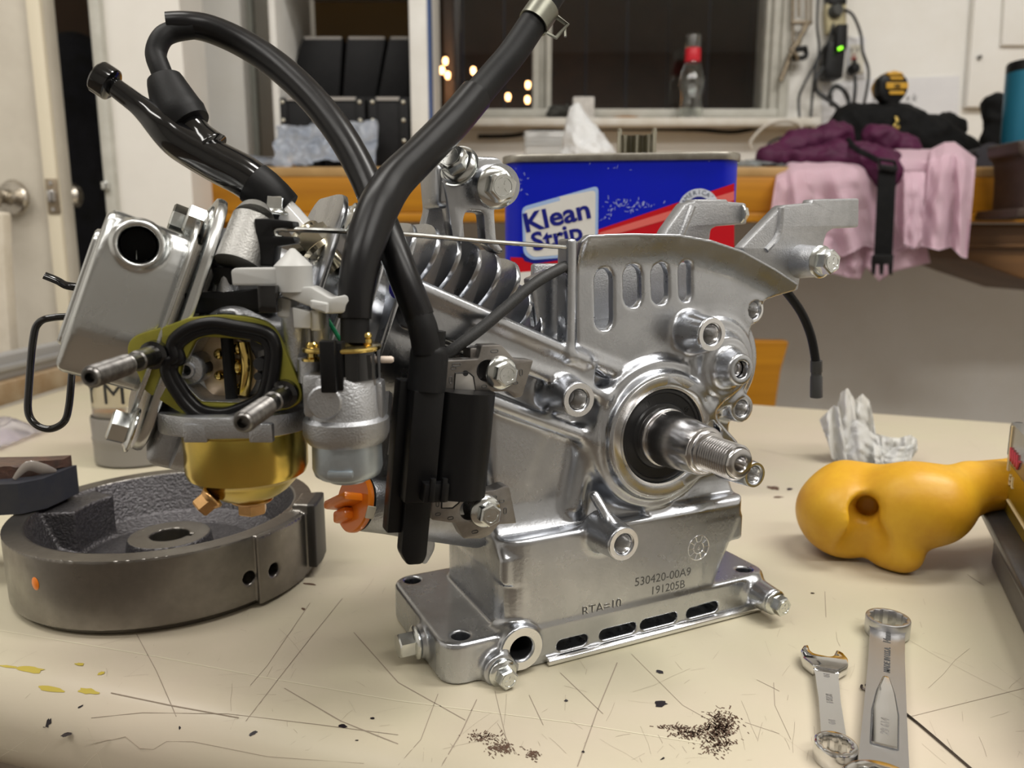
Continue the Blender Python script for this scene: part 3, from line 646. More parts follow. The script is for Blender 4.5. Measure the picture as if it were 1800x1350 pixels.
# wall cabinet door at far right with a dark knob dot
wc = empty('wall_cabinet', tuple(ony(1730, 190, YW)), 'white flush wall cabinet door with small dark knob, upper right', 'cabinet')
bm = plate(pxl([(1699, 188), (1718, -60), (2100, -60), (2100, 188)], YW - 0.02), (), 0.02, 0.002); fin(bm, 'cabinet_door', WALLW, wc, M=FB(YW - 0.012))
bm = plate(pxl([(1760, 80), (1768, -60), (2100, -60), (2100, 80)], YW - 0.03), (), 0.012, 0.002); fin(bm, 'cabinet_door', WALLW, wc, M=FB(YW - 0.028))
c = ony(1721, 101, YW - 0.024); bm = bmesh.new(); lathe(bm, [(0, 0.008), (0.004, 0.007), (0.005, 0.003), (0.0045, 0)], 16, axf(c, (0, -1, 0))); fin(bm, 'knob', BOLTBLK, wc)
# outlet with plug
ot = empty('wall_outlet', tuple(ony(1503, 100, YW)), 'cream wall outlet with red button and a black plug', 'outlet')
OUT = mat('cream_outlet', (0.70, 0.67, 0.58), 0.4); 
bm = plate(rpoly(pxl([(1488, 66), (1520, 66), (1520, 138), (1488, 138)], YW), 0.003), (), 0.006, 0.0015); fin(bm, 'cover_plate', PAPER, ot, M=FB(YW - 0.003))
bm = plate(rpoly(pxl([(1492, 80), (1516, 80), (1516, 131), (1492, 131)], YW), 0.002), (), 0.004, 0.001); fin(bm, 'receptacle', OUT, ot, M=FB(YW - 0.0075))
for x, y, w_, h_, m_ in ((1497, 88, .002, .008, HOLE), (1508, 88, .002, .008, HOLE), (1501, 97, .005, .005, mat('pink_button', (0.45, 0.16, 0.13), 0.5)), (1501, 103, .013, .006, mat('red_button', (0.40, 0.02, 0.01), 0.5))):
    q = ony(x, y, YW - 0.0095); bm = bbox((q.x, YW - 0.0098, q.z), (w_, 0.002, h_), 0.0004); fin(bm, 'slot' if m_ is HOLE else 'button', m_, ot)
q = ony(1501, 121, YW - 0.02); bm = bmesh.new(); lathe(bm, [(0, 0.024), (0.009, 0.023), (0.0125, 0.018), (0.0125, 0), (0, 0)], 20, axf((q.x, YW - 0.0095, q.z), (0, -1, 0))); b2 = bbox((q.x, YW - 0.02, q.z + 0.016), (0.006, 0.012, 0.012), 0.002); addm(bm, b2); fin(bm, 'plug', BLKP, ot)
# power strip with adapters
ps = empty('power_strip', tuple(ony(1462, 140, YW)), 'vertical black and cream power strip with two black adapters plugged in', 'power strip')
a, b = ony(1470, 0, YW), ony(1462, 140, YW)
bm = plate(pxl([(1450, 8), (1485, 8), (1485, 60), (1452, 60), (1450, 30)], YW - 0.02), (), 0.02, 0.002); fin(bm, 'strip_face', mat('aged_cream_plastic', (0.52, 0.46, 0.28), 0.5), ps, M=FB(YW - 0.02))
bm = plate(rpoly(pxl([(1452, -60), (1484, -60), (1484, 10), (1453, 10)], YW - 0.02), 0.003), (), 0.03, 0.002); fin(bm, 'strip_cap', BLKP, ps, M=FB(YW - 0.02))
bm = plate(rpoly(pxl([(1466, 46), (1485, 46), (1483, 90), (1464, 90)], YW - 0.05), 0.003), (), 0.04, 0.003); fin(bm, 'adapter', BLKP, ps, M=FB(YW - 0.05))
bm = plate(rpoly(pxl([(1452, 76), (1476, 74), (1480, 92), (1475, 141), (1446, 141), (1443, 126), (1448, 88)], YW - 0.035), 0.005), (), 0.045, 0.004); fin(bm, 'adapter', BLKP, ps, M=FB(YW - 0.035))
q = ony(1470, 17, YW - 0.045); bm = bmesh.new(); lathe(bm, [(0, 0.03), (0.012, 0.028), (0.016, 0.02), (0.016, 0), (0, 0)], 20, axf((q.x, YW - 0.02, q.z), (0.2, -1, 0))); fin(bm, 'round_plug', mat('grey_plug', (0.06, 0.062, 0.06), 0.5), ps)
q = ony(1477, 85, YW - 0.075); bm = bbox(q, (0.012, 0.003, 0.007), 0.002, 2, Matrix.Rotation(-0.4, 3, 'Y')); fin(bm, 'indicator_light', mat('green_led', (0.25, 1.0, 0.02), 0.3, emit=1.6), ps)
# cords
CORD = mat('grey_black_cord', (0.045, 0.047, 0.05), 0.55)
def cord(pts, r, label, Y=YW - 0.03, m=CORD, name='hanging_cable'):
    bm = bmesh.new(); tube(bm, [ony(x, y, Y - (0.02 if i % 2 else 0)) for i, (x, y) in enumerate(pts)], r, 8, n=6); fin(bm, name, m, label=label, cat='cable')
cord([(1485, 17), (1500, 28), (1513, 60), (1516, 90), (1526, 120), (1525, 150), (1517, 190)], .0035, 'thin grey cord curving from the power strip past the outlet')
cord([(1503, 134), (1503, 160), (1499, 195)], .0045, 'thick black cord hanging straight down from the outlet plug')
cord([(1440, -30), (1436, 40), (1439, 95), (1415, 145), (1404, 175), (1407, 225)], .0032, 'thin grey cord hanging nearest the window frame')
cord([(1465, 42), (1455, 75), (1440, 100), (1432, 130), (1427, 180), (1423, 232)], .0032, 'thin grey cord hanging second from the window frame')
cord([(1446, 120), (1434, 138), (1436, 160), (1462, 180), (1482, 198)], .0055, 'thick black cord curving under the lower adapter', Y=YW - 0.05)
cord([(1462, 185), (1459, 165), (1468, 152), (1482, 158), (1491, 175), (1493, 198)], .0055, 'thick black cord loop below the adapter against the paper', Y=YW - 0.055)
cord([(1366, 321), (1348, 275), (1352, 252), (1375, 242), (1395, 248)], .003, 'short thin black cord beside the purple cloth', Y=1.75)
# hanging clamp tool on wall
tl_ = empty('hanging_clamp', tuple(ony(1400, 90, YW)), 'rusty hanging clamp tool with rods and black pad beside window', 'tool')
RUS = mat('old_tool_steel', (0.30, 0.25, 0.18), 0.45, 0.7, var=(0.20, 0.16, 0.12), vs=100)
bm = bmesh.new(); Yq = YW - 0.03
for p0, p1, r in (((1394, -40), (1393, 38), .004), ((1403, -40), (1404, 30), .003), ((1417, -40), (1418, 40), .003), ((1425, -40), (1425, 40), .003), ((1394, 38), (1394, 85), .003), ((1420, 42), (1392, 90), .006), ((1414, 42), (1404, 80), .004), ((1392, 90), (1372, 143), .0065)):
    cyl(bm, ony(*p0, Yq), ony(*p1, Yq), r, seg=10)
b2 = bbox(ony(1409, 40, Yq), (0.05, 0.012, 0.008), 0.002); addm(bm, b2); fin(bm, 'clamp_rods', RUS, tl_)
bm = plate(rpoly(pxl([(1400, 82), (1418, 80), (1421, 96), (1418, 104), (1398, 106), (1396, 96)], Yq - 0.01), 0.003), [rpoly(pxl([(1402, 90), (1416, 89), (1416, 97), (1402, 98)], Yq - 0.01), 0.001)], 0.02, 0.002); fin(bm, 'clamp_pad', BLKP, tl_, M=FB(Yq - 0.005))
bm = bmesh.new(); 
for k in range(3): tube(bm, [ony(1388 + k * 3, 84 + k * 4, Yq - .02), ony(1396 + k * 2, 92 + k * 2, Yq - .025), ony(1402, 100 + k * 3, Yq - .02)], 0.004, 8)
fin(bm, 'clamp_jaw', RUS, tl_)

# ---- clothes heap
def heap(name, caps, m, lo, hi, h=0.005, k=0.02, nz=(0.010, 22), seed=0, ang=180, **kw):
    s = SDF(lo, hi, h)
    for a, b, ra, rb in caps: s.cap(a, b, ra, rb, k=k)
    me = s.mesh('h'); off = Vector((seed, seed * 2, seed * 3))
    for v in me.vertices:
        q = v.co * nz[1] + off; v.co += v.normal * (nz[0] * (0.55 - abs(noise.noise(q)) * 1.5 + 0.35 * noise.noise(q * 2.3))); v.co.z = max(v.co.z, kw.get('zmin', bz + 0.0006))
    kw.pop('zmin', None)
    return fin(me, name, m, ang=ang, **kw)
PURP = mat('purple_nylon', (0.078, 0.010, 0.046), 0.6, var=(0.05, 0.006, 0.030), vs=25, spec=0.3)
BAGB = mat('black_bag_fabric', (0.006, 0.0063, 0.0065), 0.8, var=(0.010, 0.010, 0.0105), vs=60, spec=0.15)
P3 = lambda x, y, Y: ony(x, y, Y)
heap('black_bag', [(P3(1500, 215, 1.66), P3(1570, 222, 1.66), .035, .036), (P3(1570, 222, 1.66), P3(1640, 236, 1.66), .038, .032), (P3(1480, 235, 1.66), P3(1600, 255, 1.66), .03, .04), (P3(1600, 240, 1.66), P3(1700, 262, 1.64), .045, .022), (P3(1660, 222, 1.7), P3(1680, 225, 1.7), .028, .02), (P3(1480, 200, 1.72), P3(1560, 190, 1.72), .014, .012), (P3(1520, 270, 1.66), P3(1690, 280, 1.64), .03, .02)],
     BAGB, (0.55, 1.52, bz - 0.02), (1.12, 1.82, bz + 0.20), h=0.0055, k=0.03, nz=(0.008, 24), seed=1, label='slumped black fabric bag on the bench behind the purple cloth', cat='bag')
bg = bpy.data.objects['black_bag']
bm = bmesh.new(); tube(bm, [P3(1574, 206, 1.612), P3(1577, 214, 1.608), P3(1572, 222, 1.606), P3(1580, 224, 1.606)], 0.004, 8); fin(bm, 'gold_zip_pull', BRASS, bg)
heap('purple_jacket', [(P3(1345, 272, 1.50), P3(1400, 255, 1.54), .010, .022), (P3(1400, 255, 1.54), P3(1470, 245, 1.55), .022, .030), (P3(1345, 276, 1.49), P3(1470, 280, 1.47), .010, .022), (P3(1470, 275, 1.48), P3(1560, 285, 1.45), .025, .022), (P3(1540, 242, 1.52), P3(1595, 262, 1.50), .025, .02), (P3(1520, 280, 1.46), P3(1565, 300, 1.42), .024, .02), (P3(1550, 300, 1.42), P3(1565, 330, 1.405), .022, .010), (P3(1455, 236, 1.56), P3(1470, 240, 1.56), .016, .016)],
     PURP, (0.44, 1.37, bz - 0.09), (0.86, 1.64, bz + 0.12), h=0.004, k=0.02, nz=(0.010, 30), seed=4, zmin=-1, label='rumpled dark purple jacket lying on the pink shirt', cat='jacket')
# pink gingham shirt hanging over the bench front
PINK = mat('pink_gingham_cotton', (0.72, 0.40, 0.52), 0.85, sheen=0.3)
nt = PINK.node_tree; bs_ = nt.nodes['Principled BSDF']; tcn = nt.nodes.new('ShaderNodeTexCoord'); sepn = nt.nodes.new('ShaderNodeSeparateXYZ'); nt.links.new(tcn.outputs['UV'], sepn.inputs[0])
ws = []
for k in (0, 1):
    m1 = nt.nodes.new('ShaderNodeMath'); m1.operation = 'MULTIPLY'; m1.inputs[1].default_value = 2 * PI * (62 if k == 0 else 44); nt.links.new(sepn.outputs[k], m1.inputs[0])
    m2 = nt.nodes.new('ShaderNodeMath'); m2.operation = 'SINE'; nt.links.new(m1.outputs[0], m2.inputs[0]); ws.append(m2)
ad = nt.nodes.new('ShaderNodeMath'); ad.operation = 'ADD'; nt.links.new(ws[0].outputs[0], ad.inputs[0]); nt.links.new(ws[1].outputs[0], ad.inputs[1])
mr = nt.nodes.new('ShaderNodeMapRange'); mr.inputs[1].default_value = -2; mr.inputs[2].default_value = 2; nt.links.new(ad.outputs[0], mr.inputs[0])
mxn = nt.nodes.new('ShaderNodeMix'); mxn.data_type = 'RGBA'; mxn.inputs[6].default_value = (0.93, 0.74, 0.83, 1); mxn.inputs[7].default_value = (0.85, 0.60, 0.71, 1); nt.links.new(mr.outputs[0], mxn.inputs[0]); nt.links.new(mxn.outputs[2], bs_.inputs['Base Color'])
def drape(name, top, bot, nu, nv, Y0, m, folds, par=None, th=0.003, back=0.05, **kw):
    """cloth lying back on the bench, turning over its front edge and hanging: top/bottom edges given by photo points"""
    bm = bmesh.new(); uvl = bm.loops.layers.uv.new('uv'); V = []; uvs = {}
    tx = np.linspace(0, 1, len(top)); bx_ = np.linspace(0, 1, len(bot))
    for i in range(nu + 1):
        u = i / nu
        T = (np.interp(u, tx, [p[0] for p in top]), np.interp(u, tx, [p[1] for p in top])); B = (np.interp(u, bx_, [p[0] for p in bot]), np.interp(u, bx_, [p[1] for p in bot]))
        col = []
        for j in range(nv + 1):
            v = j / nv
            f = sum(a * math.sin(2 * PI * (fr * u + ph + v * tw)) for a, fr, ph, tw in folds) * (0.25 + 0.75 * min(1, v * 1.6)) + 0.006 * noise.noise(Vector((u * 9, v * 6, 2)))
            x, y = T[0] + (B[0] - T[0]) * v, T[1] + (B[1] - T[1]) * v
            Y = Y0 - 0.012 - 0.02 * math.sin(min(1, v * 3) * PI / 2) + f * 1.0
            if v < 0.12: Y += (0.12 - v) / 0.12 * back
            w_ = bm.verts.new(ony(x, y, min(Y, YF - 0.012) if v > 0.1 else Y)); uvs[w_] = (u, v); col.append(w_)
        V.append(col)
    for i in range(nu):
        for j in range(nv):
            fc_ = bm.faces.new((V[i][j], V[i + 1][j], V[i + 1][j + 1], V[i][j + 1]))
            for l in fc_.loops: l[uvl].uv = uvs[l.vert]
    bmesh.ops.solidify(bm, geom=bm.faces[:], thickness=th)
    return fin(bm, name, m, par, ang=180, **kw)
st = empty('pink_shirt', tuple(ony(1530, 300, YF - 0.03)), 'pink gingham shirt draped over the front of the workbench', 'shirt')
drape('shirt_body', [(1366, 300), (1385, 286), (1417, 279), (1470, 276), (1520, 278), (1575, 262), (1640, 262)], [(1345, 440), (1400, 455), (1440, 420), (1480, 452), (1520, 432), (1560, 442), (1600, 436), (1640, 432), (1652, 440)], 70, 40, YF - 0.01, PINK, [(0.012, 3.2, 0.1, 0.2), (0.006, 7.3, 0.3, 0.3)], st)
drape('shirt_tail', [(1440, 400), (1500, 400), (1560, 395), (1620, 392)], [(1452, 478), (1490, 488), (1512, 492), (1522, 470), (1545, 495), (1570, 478), (1636, 462)], 50, 20, YF + 0.0, PINK, [(0.009, 3.7, 0.6, 0.1)], st, back=0.0)
drape('shirt_sleeve', [(1636, 262), (1660, 250), (1678, 249), (1690, 258), (1716, 278)], [(1618, 432), (1650, 440), (1672, 434), (1690, 452), (1700, 454)], 40, 40, YF - 0.03, PINK, [(0.012, 2.1, 0.2, 0.1)], st)
drape('shirt_pocket', [(1588, 300), (1610, 298), (1628, 300)], [(1588, 432), (1608, 440), (1622, 420)], 14, 24, YF - 0.045, PINK, [(0.003, 1.5, 0, 0)], st, back=0.0)
# black strap with slider and buckle
stp = empty('webbing_strap', tuple(ony(1555, 330, YF - 0.085)), 'black webbing strap with slider and open buckle hanging from purple jacket', 'strap')
Ys = YF - 0.085
bm = plate(pxl([(1544, 292), (1576, 292), (1568, 455), (1536, 455)], Ys), (), 0.003, 0.0006); fin(bm, 'webbing', BAGB, stp, M=FB(Ys))
bm = plate(rpoly(pxl([(1540, 277), (1572, 282), (1576, 300), (1572, 304), (1543, 300)], Ys), 0.003), [rpoly(pxl([(1545, 283), (1570, 287), (1570, 292), (1546, 289)], Ys), 0.001)], 0.008, 0.0015); fin(bm, 'slider', BLKP, stp, M=FB(Ys - 0.003))
bm = plate(rpoly(pxl([(1534, 448), (1570, 448), (1568, 465), (1532, 465)], Ys), 0.002), (), 0.01, 0.002)
for x in (1534, 1548, 1564): b2 = plate(rpoly(pxl([(x - 2, 462), (x + 5, 462), (x + 3, 484), (x - 1, 482)], Ys), 0.002), (), 0.007, 0.001); addm(bm, b2)
fin(bm, 'buckle_prong', BLKP, stp, M=FB(Ys))
bm = bmesh.new(); tube(bm, [P3(1490, 245, 1.47), P3(1505, 262, 1.425), P3(1530, 275, 1.40), P3(1546, 284, Ys - .004)], 0.005, 8, flat=(1, 0.5)); fin(bm, 'webbing', BAGB, stp)
# tape measure on the bag
tp_ = empty('tape_measure', tuple(P3(1570, 175, 1.66)), 'yellow and black tape measure on top of the black bag', 'tape measure')
TYEL = mat('tape_yellow', (0.55, 0.30, 0.02), 0.45)
bm = plate(rpoly(pxl([(1546, 140), (1556, 128), (1584, 126), (1597, 138), (1598, 158), (1590, 172), (1576, 186), (1556, 180), (1545, 165)], 1.655), 0.008), (), 0.03, 0.005); fin(bm, 'case', BLKP, tp_, M=FB(1.67))
bm = plate(rpoly(pxl([(1540, 150), (1552, 130), (1560, 150), (1560, 178), (1545, 168)], 1.67), 0.006), (), 0.03, 0.004); fin(bm, 'case_back', TYEL, tp_, M=FB(1.685))
bm = plate(rpoly(pxl([(1556, 128), (1572, 124), (1586, 128), (1588, 133), (1560, 134)], 1.655), 0.003), (), 0.034, 0.003); fin(bm, 'case_top', TYEL, tp_, M=FB(1.668))
for y0, y1, x0, x1 in ((135, 140, 1565, 1588), (145, 156, 1558, 1596), (160, 166, 1563, 1590)):
    bm = plate(rpoly(pxl([(x0, y0), (x1, y0), (x1, y1), (x0, y1)], 1.652), 0.002), (), 0.003, 0.0006); fin(bm, 'yellow_stripe', TYEL, tp_, M=FB(1.652))
bm = textm('DE', 0.0095, 0.0004, 'CENTER', bold=0.0004); q = ony(1577, 154, 1.65); fin(bm, 'case_lettering', BLKP, tp_, M=FB(1.6500) @ Matrix.Translation((q.x, q.z, 0)), smooth=False)
# teal tumbler
Ytm = 1.50; c = ony(1796, 287, Ytm); rT = c.x - ony(1757, 287, Ytm).x; zT = lambda y: ony(1796, y, Ytm).z
tm = empty('tumbler', (c.x, Ytm, bz), 'teal steel tumbler with black lid at the right end of bench', 'tumbler')
bm = bmesh.new(); lathe(bm, [(0, bz), (rT * .86, bz), (rT * .88, bz + .003), (rT * .97, zT(180)), (rT, zT(128)), (0, zT(128))], 48, Matrix.Translation((c.x, Ytm, 0))); fin(bm, 'tumbler_body', mat('teal_powder_coat', (0.012, 0.145, 0.235), 0.38, 0.2), tm)
bm = bmesh.new(); lathe(bm, [(0, zT(127.5)), (rT * 1.0, zT(127.5)), (rT * 1.01, zT(113)), (rT * .96, zT(109)), (0, zT(109))], 48, Matrix.Translation((c.x, Ytm, 0))); fin(bm, 'tumbler_lid', BLKP, tm)
# black strap bundle, red and dark rolls between the shirt and the tumbler
heap('black_pouch', [(P3(1748, 190, 1.74), P3(1742, 200, 1.74), .03, .018), (P3(1752, 215, 1.74), P3(1738, 245, 1.74), .022, .014), (P3(1745, 245, 1.74), P3(1770, 275, 1.74), .016, .03)], BAGB, (0.98, 1.68, bz - 0.02), (1.2, 1.82, bz + 0.2), h=0.005, k=0.015, nz=(0.006, 30), seed=9, label='black fabric pouch standing behind the teal tumbler', cat='pouch')
bm = bmesh.new(); a, b = P3(1722, 274, 1.50), P3(1742, 272, 1.56); rz_ = 0.020
cyl(bm, Vector((a.x, 1.47, bz + rz_ + 0.0006)), Vector((a.x + 0.012, 1.56, bz + rz_ + 0.0006)), rz_, seg=28); bev(bm, 0.004, 3); fin(bm, 'tape_roll', mat('dark_navy_roll', (0.020, 0.018, 0.024), 0.5), label='dark round roll lying on bench left of the tumbler', cat='roll')
bm = bmesh.new(); x_ = ony(1745, 270, 1.5).x; lathe(bm, [(0, 0), (.012, 0), (.0125, .03), (.008, .036), (.008, .040), (0, .041)], 20, Matrix.Translation((x_ + 0.002, 1.49, bz + 0.0005))); fin(bm, 'red_bottle_cap', mat('faded_red_plastic', (0.32, 0.035, 0.03), 0.5), label='small faded red cap standing between dark roll and tumbler', cat='cap')
crumple('plastic_wrap', Matrix.Translation((ony(1325, 285, 1.52).x, 1.535, bz + 0.001)), 34, 24, 0.17, 0.15, 0.010, 30, 8.0, mat('grey_clear_wrap', (0.58, 0.62, 0.64), 0.2, trans=0.5, var=(0.45, 0.5, 0.5), vs=30), dome=0.016, label='crumpled clear plastic wrap on bench between can and purple jacket', cat='plastic wrap')
# brown iron block at the right end of the bench front
Yv = 1.36
vi = empty('iron_vise', tuple(ony(1790, 384, Yv)), 'dark brown iron vise clamped to the right end of bench', 'vise')
VIS = mat('dark_brown_iron', (0.055, 0.035, 0.027), 0.5, 0.2, var=(0.038, 0.025, 0.02), vs=40)
bm = plate(rpoly(pxl([(1773, 250), (1830, 246), (1840, 372), (1782, 372), (1786, 310), (1784, 280), (1774, 273)], Yv), 0.006), (), 0.09, 0.006); fin(bm, 'vise_jaw', VIS, vi, M=FB(Yv + 0.02))
bm = plate(rpoly(pxl([(1764, 368), (1840, 364), (1840, 384), (1760, 384)], Yv), 0.003), (), 0.12, 0.003); fin(bm, 'vise_base', VIS, vi, M=FB(Yv + 0.02))
# ================================================================== the work table
TABM = mat('cream_table_laminate', (0.545, 0.475, 0.375), 0.42, var=(0.51, 0.475, 0.34), vs=5, rv=0.08, bump=0.06, bs=220)
SCR = mat('scratch_dirt', (0.30, 0.245, 0.19), 0.7); INK = mat('black_ink_drip', (0.012, 0.008, 0.012), 0.3); PALE = mat('pale_scratch', (0.66, 0.61, 0.46), 0.6); YST = mat('yellow_paint_smear', (0.46, 0.36, 0.05), 0.6); RUST = mat('brown_scuff', (0.10, 0.055, 0.035), 0.8)
tpoly = [(-0.62, 0.421), (-0.20, 0.2965), (0.75, 0.013), (0.75, 0.728), (-0.60, 1.279)]
tab = empty('work_table', (0, 0.6, 0), 'cream laminate work table with scratches, ink drips and brown scuffs', 'table')
bm = plate(rpoly(tpoly, 0.03), (), 0.052, 0.022, br=6); fin(bm, 'tabletop', TABM, tab, M=Matrix.Translation((0, 0, TT - 0.026)), ang=60)
for x, y in ((-0.5, 0.55), (0.62, 0.2), (0.62, 0.66), (-0.5, 1.1)):
    bm = bbox((x, y, (TT - 0.052) / 2), (0.045, 0.045, TT - 0.052), 0.004); fin(bm, 'leg', mat('grey_table_leg', (0.3, 0.3, 0.29), 0.5, 0.6), tab)
WB = mat('weathered_wood_edge', (0.38, 0.30, 0.20), 0.7, var=(0.25, 0.16, 0.08), vs=20)
bm = bbox((-0.617, 1.0, TT + 0.0125), (0.03, 0.60, 0.026), 0.002); rl = empty('table_rail', (-0.62, 1.0, TT), 'grey metal channel on weathered wooden rail along the far left table edge', 'rail'); fin(bm, 'wooden_rail', WB, rl)
bm = bbox((-0.630, 1.0, TT + 0.040), (0.024, 0.60, 0.030), 0.003); bm2 = bbox((-0.6225, 1.0, TT + 0.040), (0.02, 0.60, 0.006), 0.001); addm(bm, bm2); fin(bm, 'metal_channel', mat('grey_aluminium_channel', (0.42, 0.42, 0.42), 0.5, 0.5), rl)
rnd = random.Random(11)
def tabz(p):                   # height of the rounded table edge under a point
    d = 1.0
    for a, b in zip(tpoly, tpoly[1:] + tpoly[:1]):
        a, b = Vector(a), Vector(b); e = (b - a).normalized(); n = Vector((-e.y, e.x)); d = min(d, (Vector((p.x, p.y)) - a).dot(n))
    d = max(d, 0.0005)
    return TT - (0.0 if d > 0.022 else 0.022 - math.sqrt(max(0.022 ** 2 - (0.022 - d) ** 2, 0)))
def onT(x, y):                 # photo point on the table top, its rounded edge included
    p = onz(x, y)
    for _ in range(12): p = onz(x, y, 0.5 * (tabz(p) + p.z) - TT)
    p.z = tabz(p)
    return p
def ribbon(bm, pts, w, z=0.00012):
    if len(pts[0]) == 2: pts = [tuple(Vector(a).lerp(Vector(b), k / 8)) for a, b in zip(pts, pts[1:]) for k in range(8)] + [pts[-1]] if w > 0.00025 and len(pts) > 1 and math.hypot(pts[0][0] - pts[-1][0], pts[0][1] - pts[-1][1]) > 30 else pts
    P = [onT(*p) if len(p) == 2 else Vector(p) for p in pts]
    for p in P: p.z = tabz(p)
    for a, b in zip(P, P[1:]):
        d = (b - a); n = Vector((-d.y, d.x, 0)).normalized() * (w * 0.36); e = Vector((0, 0, z))
        bm.faces.new([bm.verts.new(q + e) for q in (a - n, b - n, b + n, a + n)])
bm = bmesh.new()
for pts, w in [([(622, 1112), (700, 1200), (818, 1266)], .0006), ([(602, 1052), (555, 1110), (500, 1180), (432, 1268)], .0005), ([(545, 1060), (470, 1170), (440, 1205)], .0004), ([(240, 1115), (275, 1180), (310, 1260)], .0005),
    ([(160, 1262), (250, 1253), (400, 1255), (560, 1274), (700, 1292)], .0004), ([(195, 1218), (300, 1240), (420, 1262)], .0008), ([(150, 1302), (340, 1304), (470, 1330), (640, 1342)], .0005), ([(500, 1210), (600, 1268), (700, 1308)], .0006),
    ([(838, 1010 + 220), (810, 1290), (775, 1348)], .0006), ([(985, 1183), (1060, 1255)], .0005), ([(1085, 1165), (1050, 1250), (1015, 1348)], .0006), ([(930, 1222), (955, 1275)], .0004), ([(870, 1215), (890, 1300)], .0003), ([(1110, 1150), (1200, 1240), (1290, 1290)], .0003),
    ([(770, 1220), (740, 1300), (700, 1345)], .0004), ([(1310, 1270), (1370, 1290)], .0003), ([(1360, 1200), (1362, 1240), (1390, 1300)], .0003), ([(1730, 1030), (1700, 1010)], .0006), ([(1600, 1260), (1700, 1235), (1800, 1210)], .0004), ([(1450, 1040), (1452, 1085)], .0004),
    ([(1335, 790), (1380, 800), (1430, 800), (1460, 810)], .0006), ([(1330, 1195), (1370, 1215)], .0004)]: ribbon(bm, pts, w)
for k in range(420):
    x, y = rnd.uniform(-100, 1900), 1345 - (rnd.random() ** 1.4) * 560
    p = onz(x, y)
    if not (-0.55 < p.x < 0.6): continue
    a = rnd.choice([rnd.gauss(0.25, 0.25), rnd.gauss(1.25, 0.3), rnd.gauss(2.0, 0.3)]); L = rnd.expovariate(1 / 0.007) + 0.001
    q = [p]
    for _ in range(3): a += rnd.gauss(0, 0.08); q.append(q[-1] + Vector((math.cos(a), math.sin(a), 0)) * L / 3)
    ribbon(bm, [tuple(v) for v in q], rnd.uniform(0.00006, 0.00016))
fin(bm, 'scratches', SCR, tab, kind='stuff', smooth=False)
bm = bmesh.new(); ribbon(bm, [(0, 1108), (280, 1155), (460, 1190), (700, 1232), (1000, 1270), (1250, 1310)], .0007)
fin(bm, 'pale_scratches', PALE, tab, kind='stuff', smooth=False)
def blobs(name, m, spots, kk=7):
    bm = bmesh.new()
    for x, y, rx, ry, an in spots:
        c = onz(x, y); d = (c - CAM).length; n = 14; ring = []
        for i in range(n):
            t = 2 * PI * i / n; r = 1 + rnd.uniform(-0.28, 0.28)
            ring.append(onT(x + r * (rx * math.cos(t) * math.cos(an) - ry * math.sin(t) * math.sin(an)), y + r * (rx * math.cos(t) * math.sin(an) + ry * math.sin(t) * math.cos(an))) + Vector((0, 0, 0.0002)))
        bm.faces.new([bm.verts.new(q) for q in ring])
    return fin(bm, name, m, tab, kind='stuff', smooth=False)
blobs('ink_drips', INK, [(1161, 1238, 11, 5, 0), (1160, 1182, 7, 3, 0.2), (117, 1292, 10, 3, -0.25), (82, 1276, 9, 1.6, -0.5), (445, 1290, 9, 3, -0.4), (603, 1277, 7, 3, 0), (995, 1232, 3, 2, 0), (141, 1243, 6, 1.5, -0.5), (316, 1280, 2, 3, 0), (655, 1263, 4, 1.6, 0), (1165, 1334, 4, 1.5, -0.4), (627, 1302, 3, 1.2, 0), (1428, 1043, 4, 1.2, 0.1), (1025, 1322, 3, 2, 0), (1522, 1205, 2, 2, 0), (1388, 860, 5, 2, 0)])
blobs('yellow_smears', YST, [(55, 1178, 22, 6, 0.1), (90, 1212, 26, 5, 0.15), (155, 1216, 18, 5, 0.1), (140, 1168, 9, 2.5, 0), (15, 1172, 18, 2, 0.1), (178, 1184, 7, 2.5, -0.3)])
blobs('brown_flecks', RUST, [(1360, 858, 10, 3, 0.15), (1367, 874, 10, 1.5, 0), (545, 1027, 12, 1.5, 0.1), (533, 1071, 4, 2, 0.3)])
bm = bmesh.new()
for cx, cy, rx, ry, n in ((1265, 1278, 34, 34, 520), (1215, 1288, 45, 12, 220), (1258, 1310, 34, 22, 150), (880, 1315, 32, 14, 130), (850, 1295, 38, 9, 90), (935, 1326, 12, 9, 60), (1180, 1278, 36, 5, 60)):
    for _ in range(n):
        x, y = rnd.gauss(cx, rx * 0.42), rnd.gauss(cy, ry * 0.42); a = rnd.choice([0.35, 0.5, -0.9, 0.9]) + rnd.gauss(0, 0.2); L = rnd.uniform(1.5, 7)
        ribbon(bm, [(x, y), (x + L * math.cos(a), y + L * math.sin(a))], rnd.uniform(0.0002, 0.0007), 0.00016)
fin(bm, 'brown_scuffs', RUST, tab, kind='stuff', smooth=False)

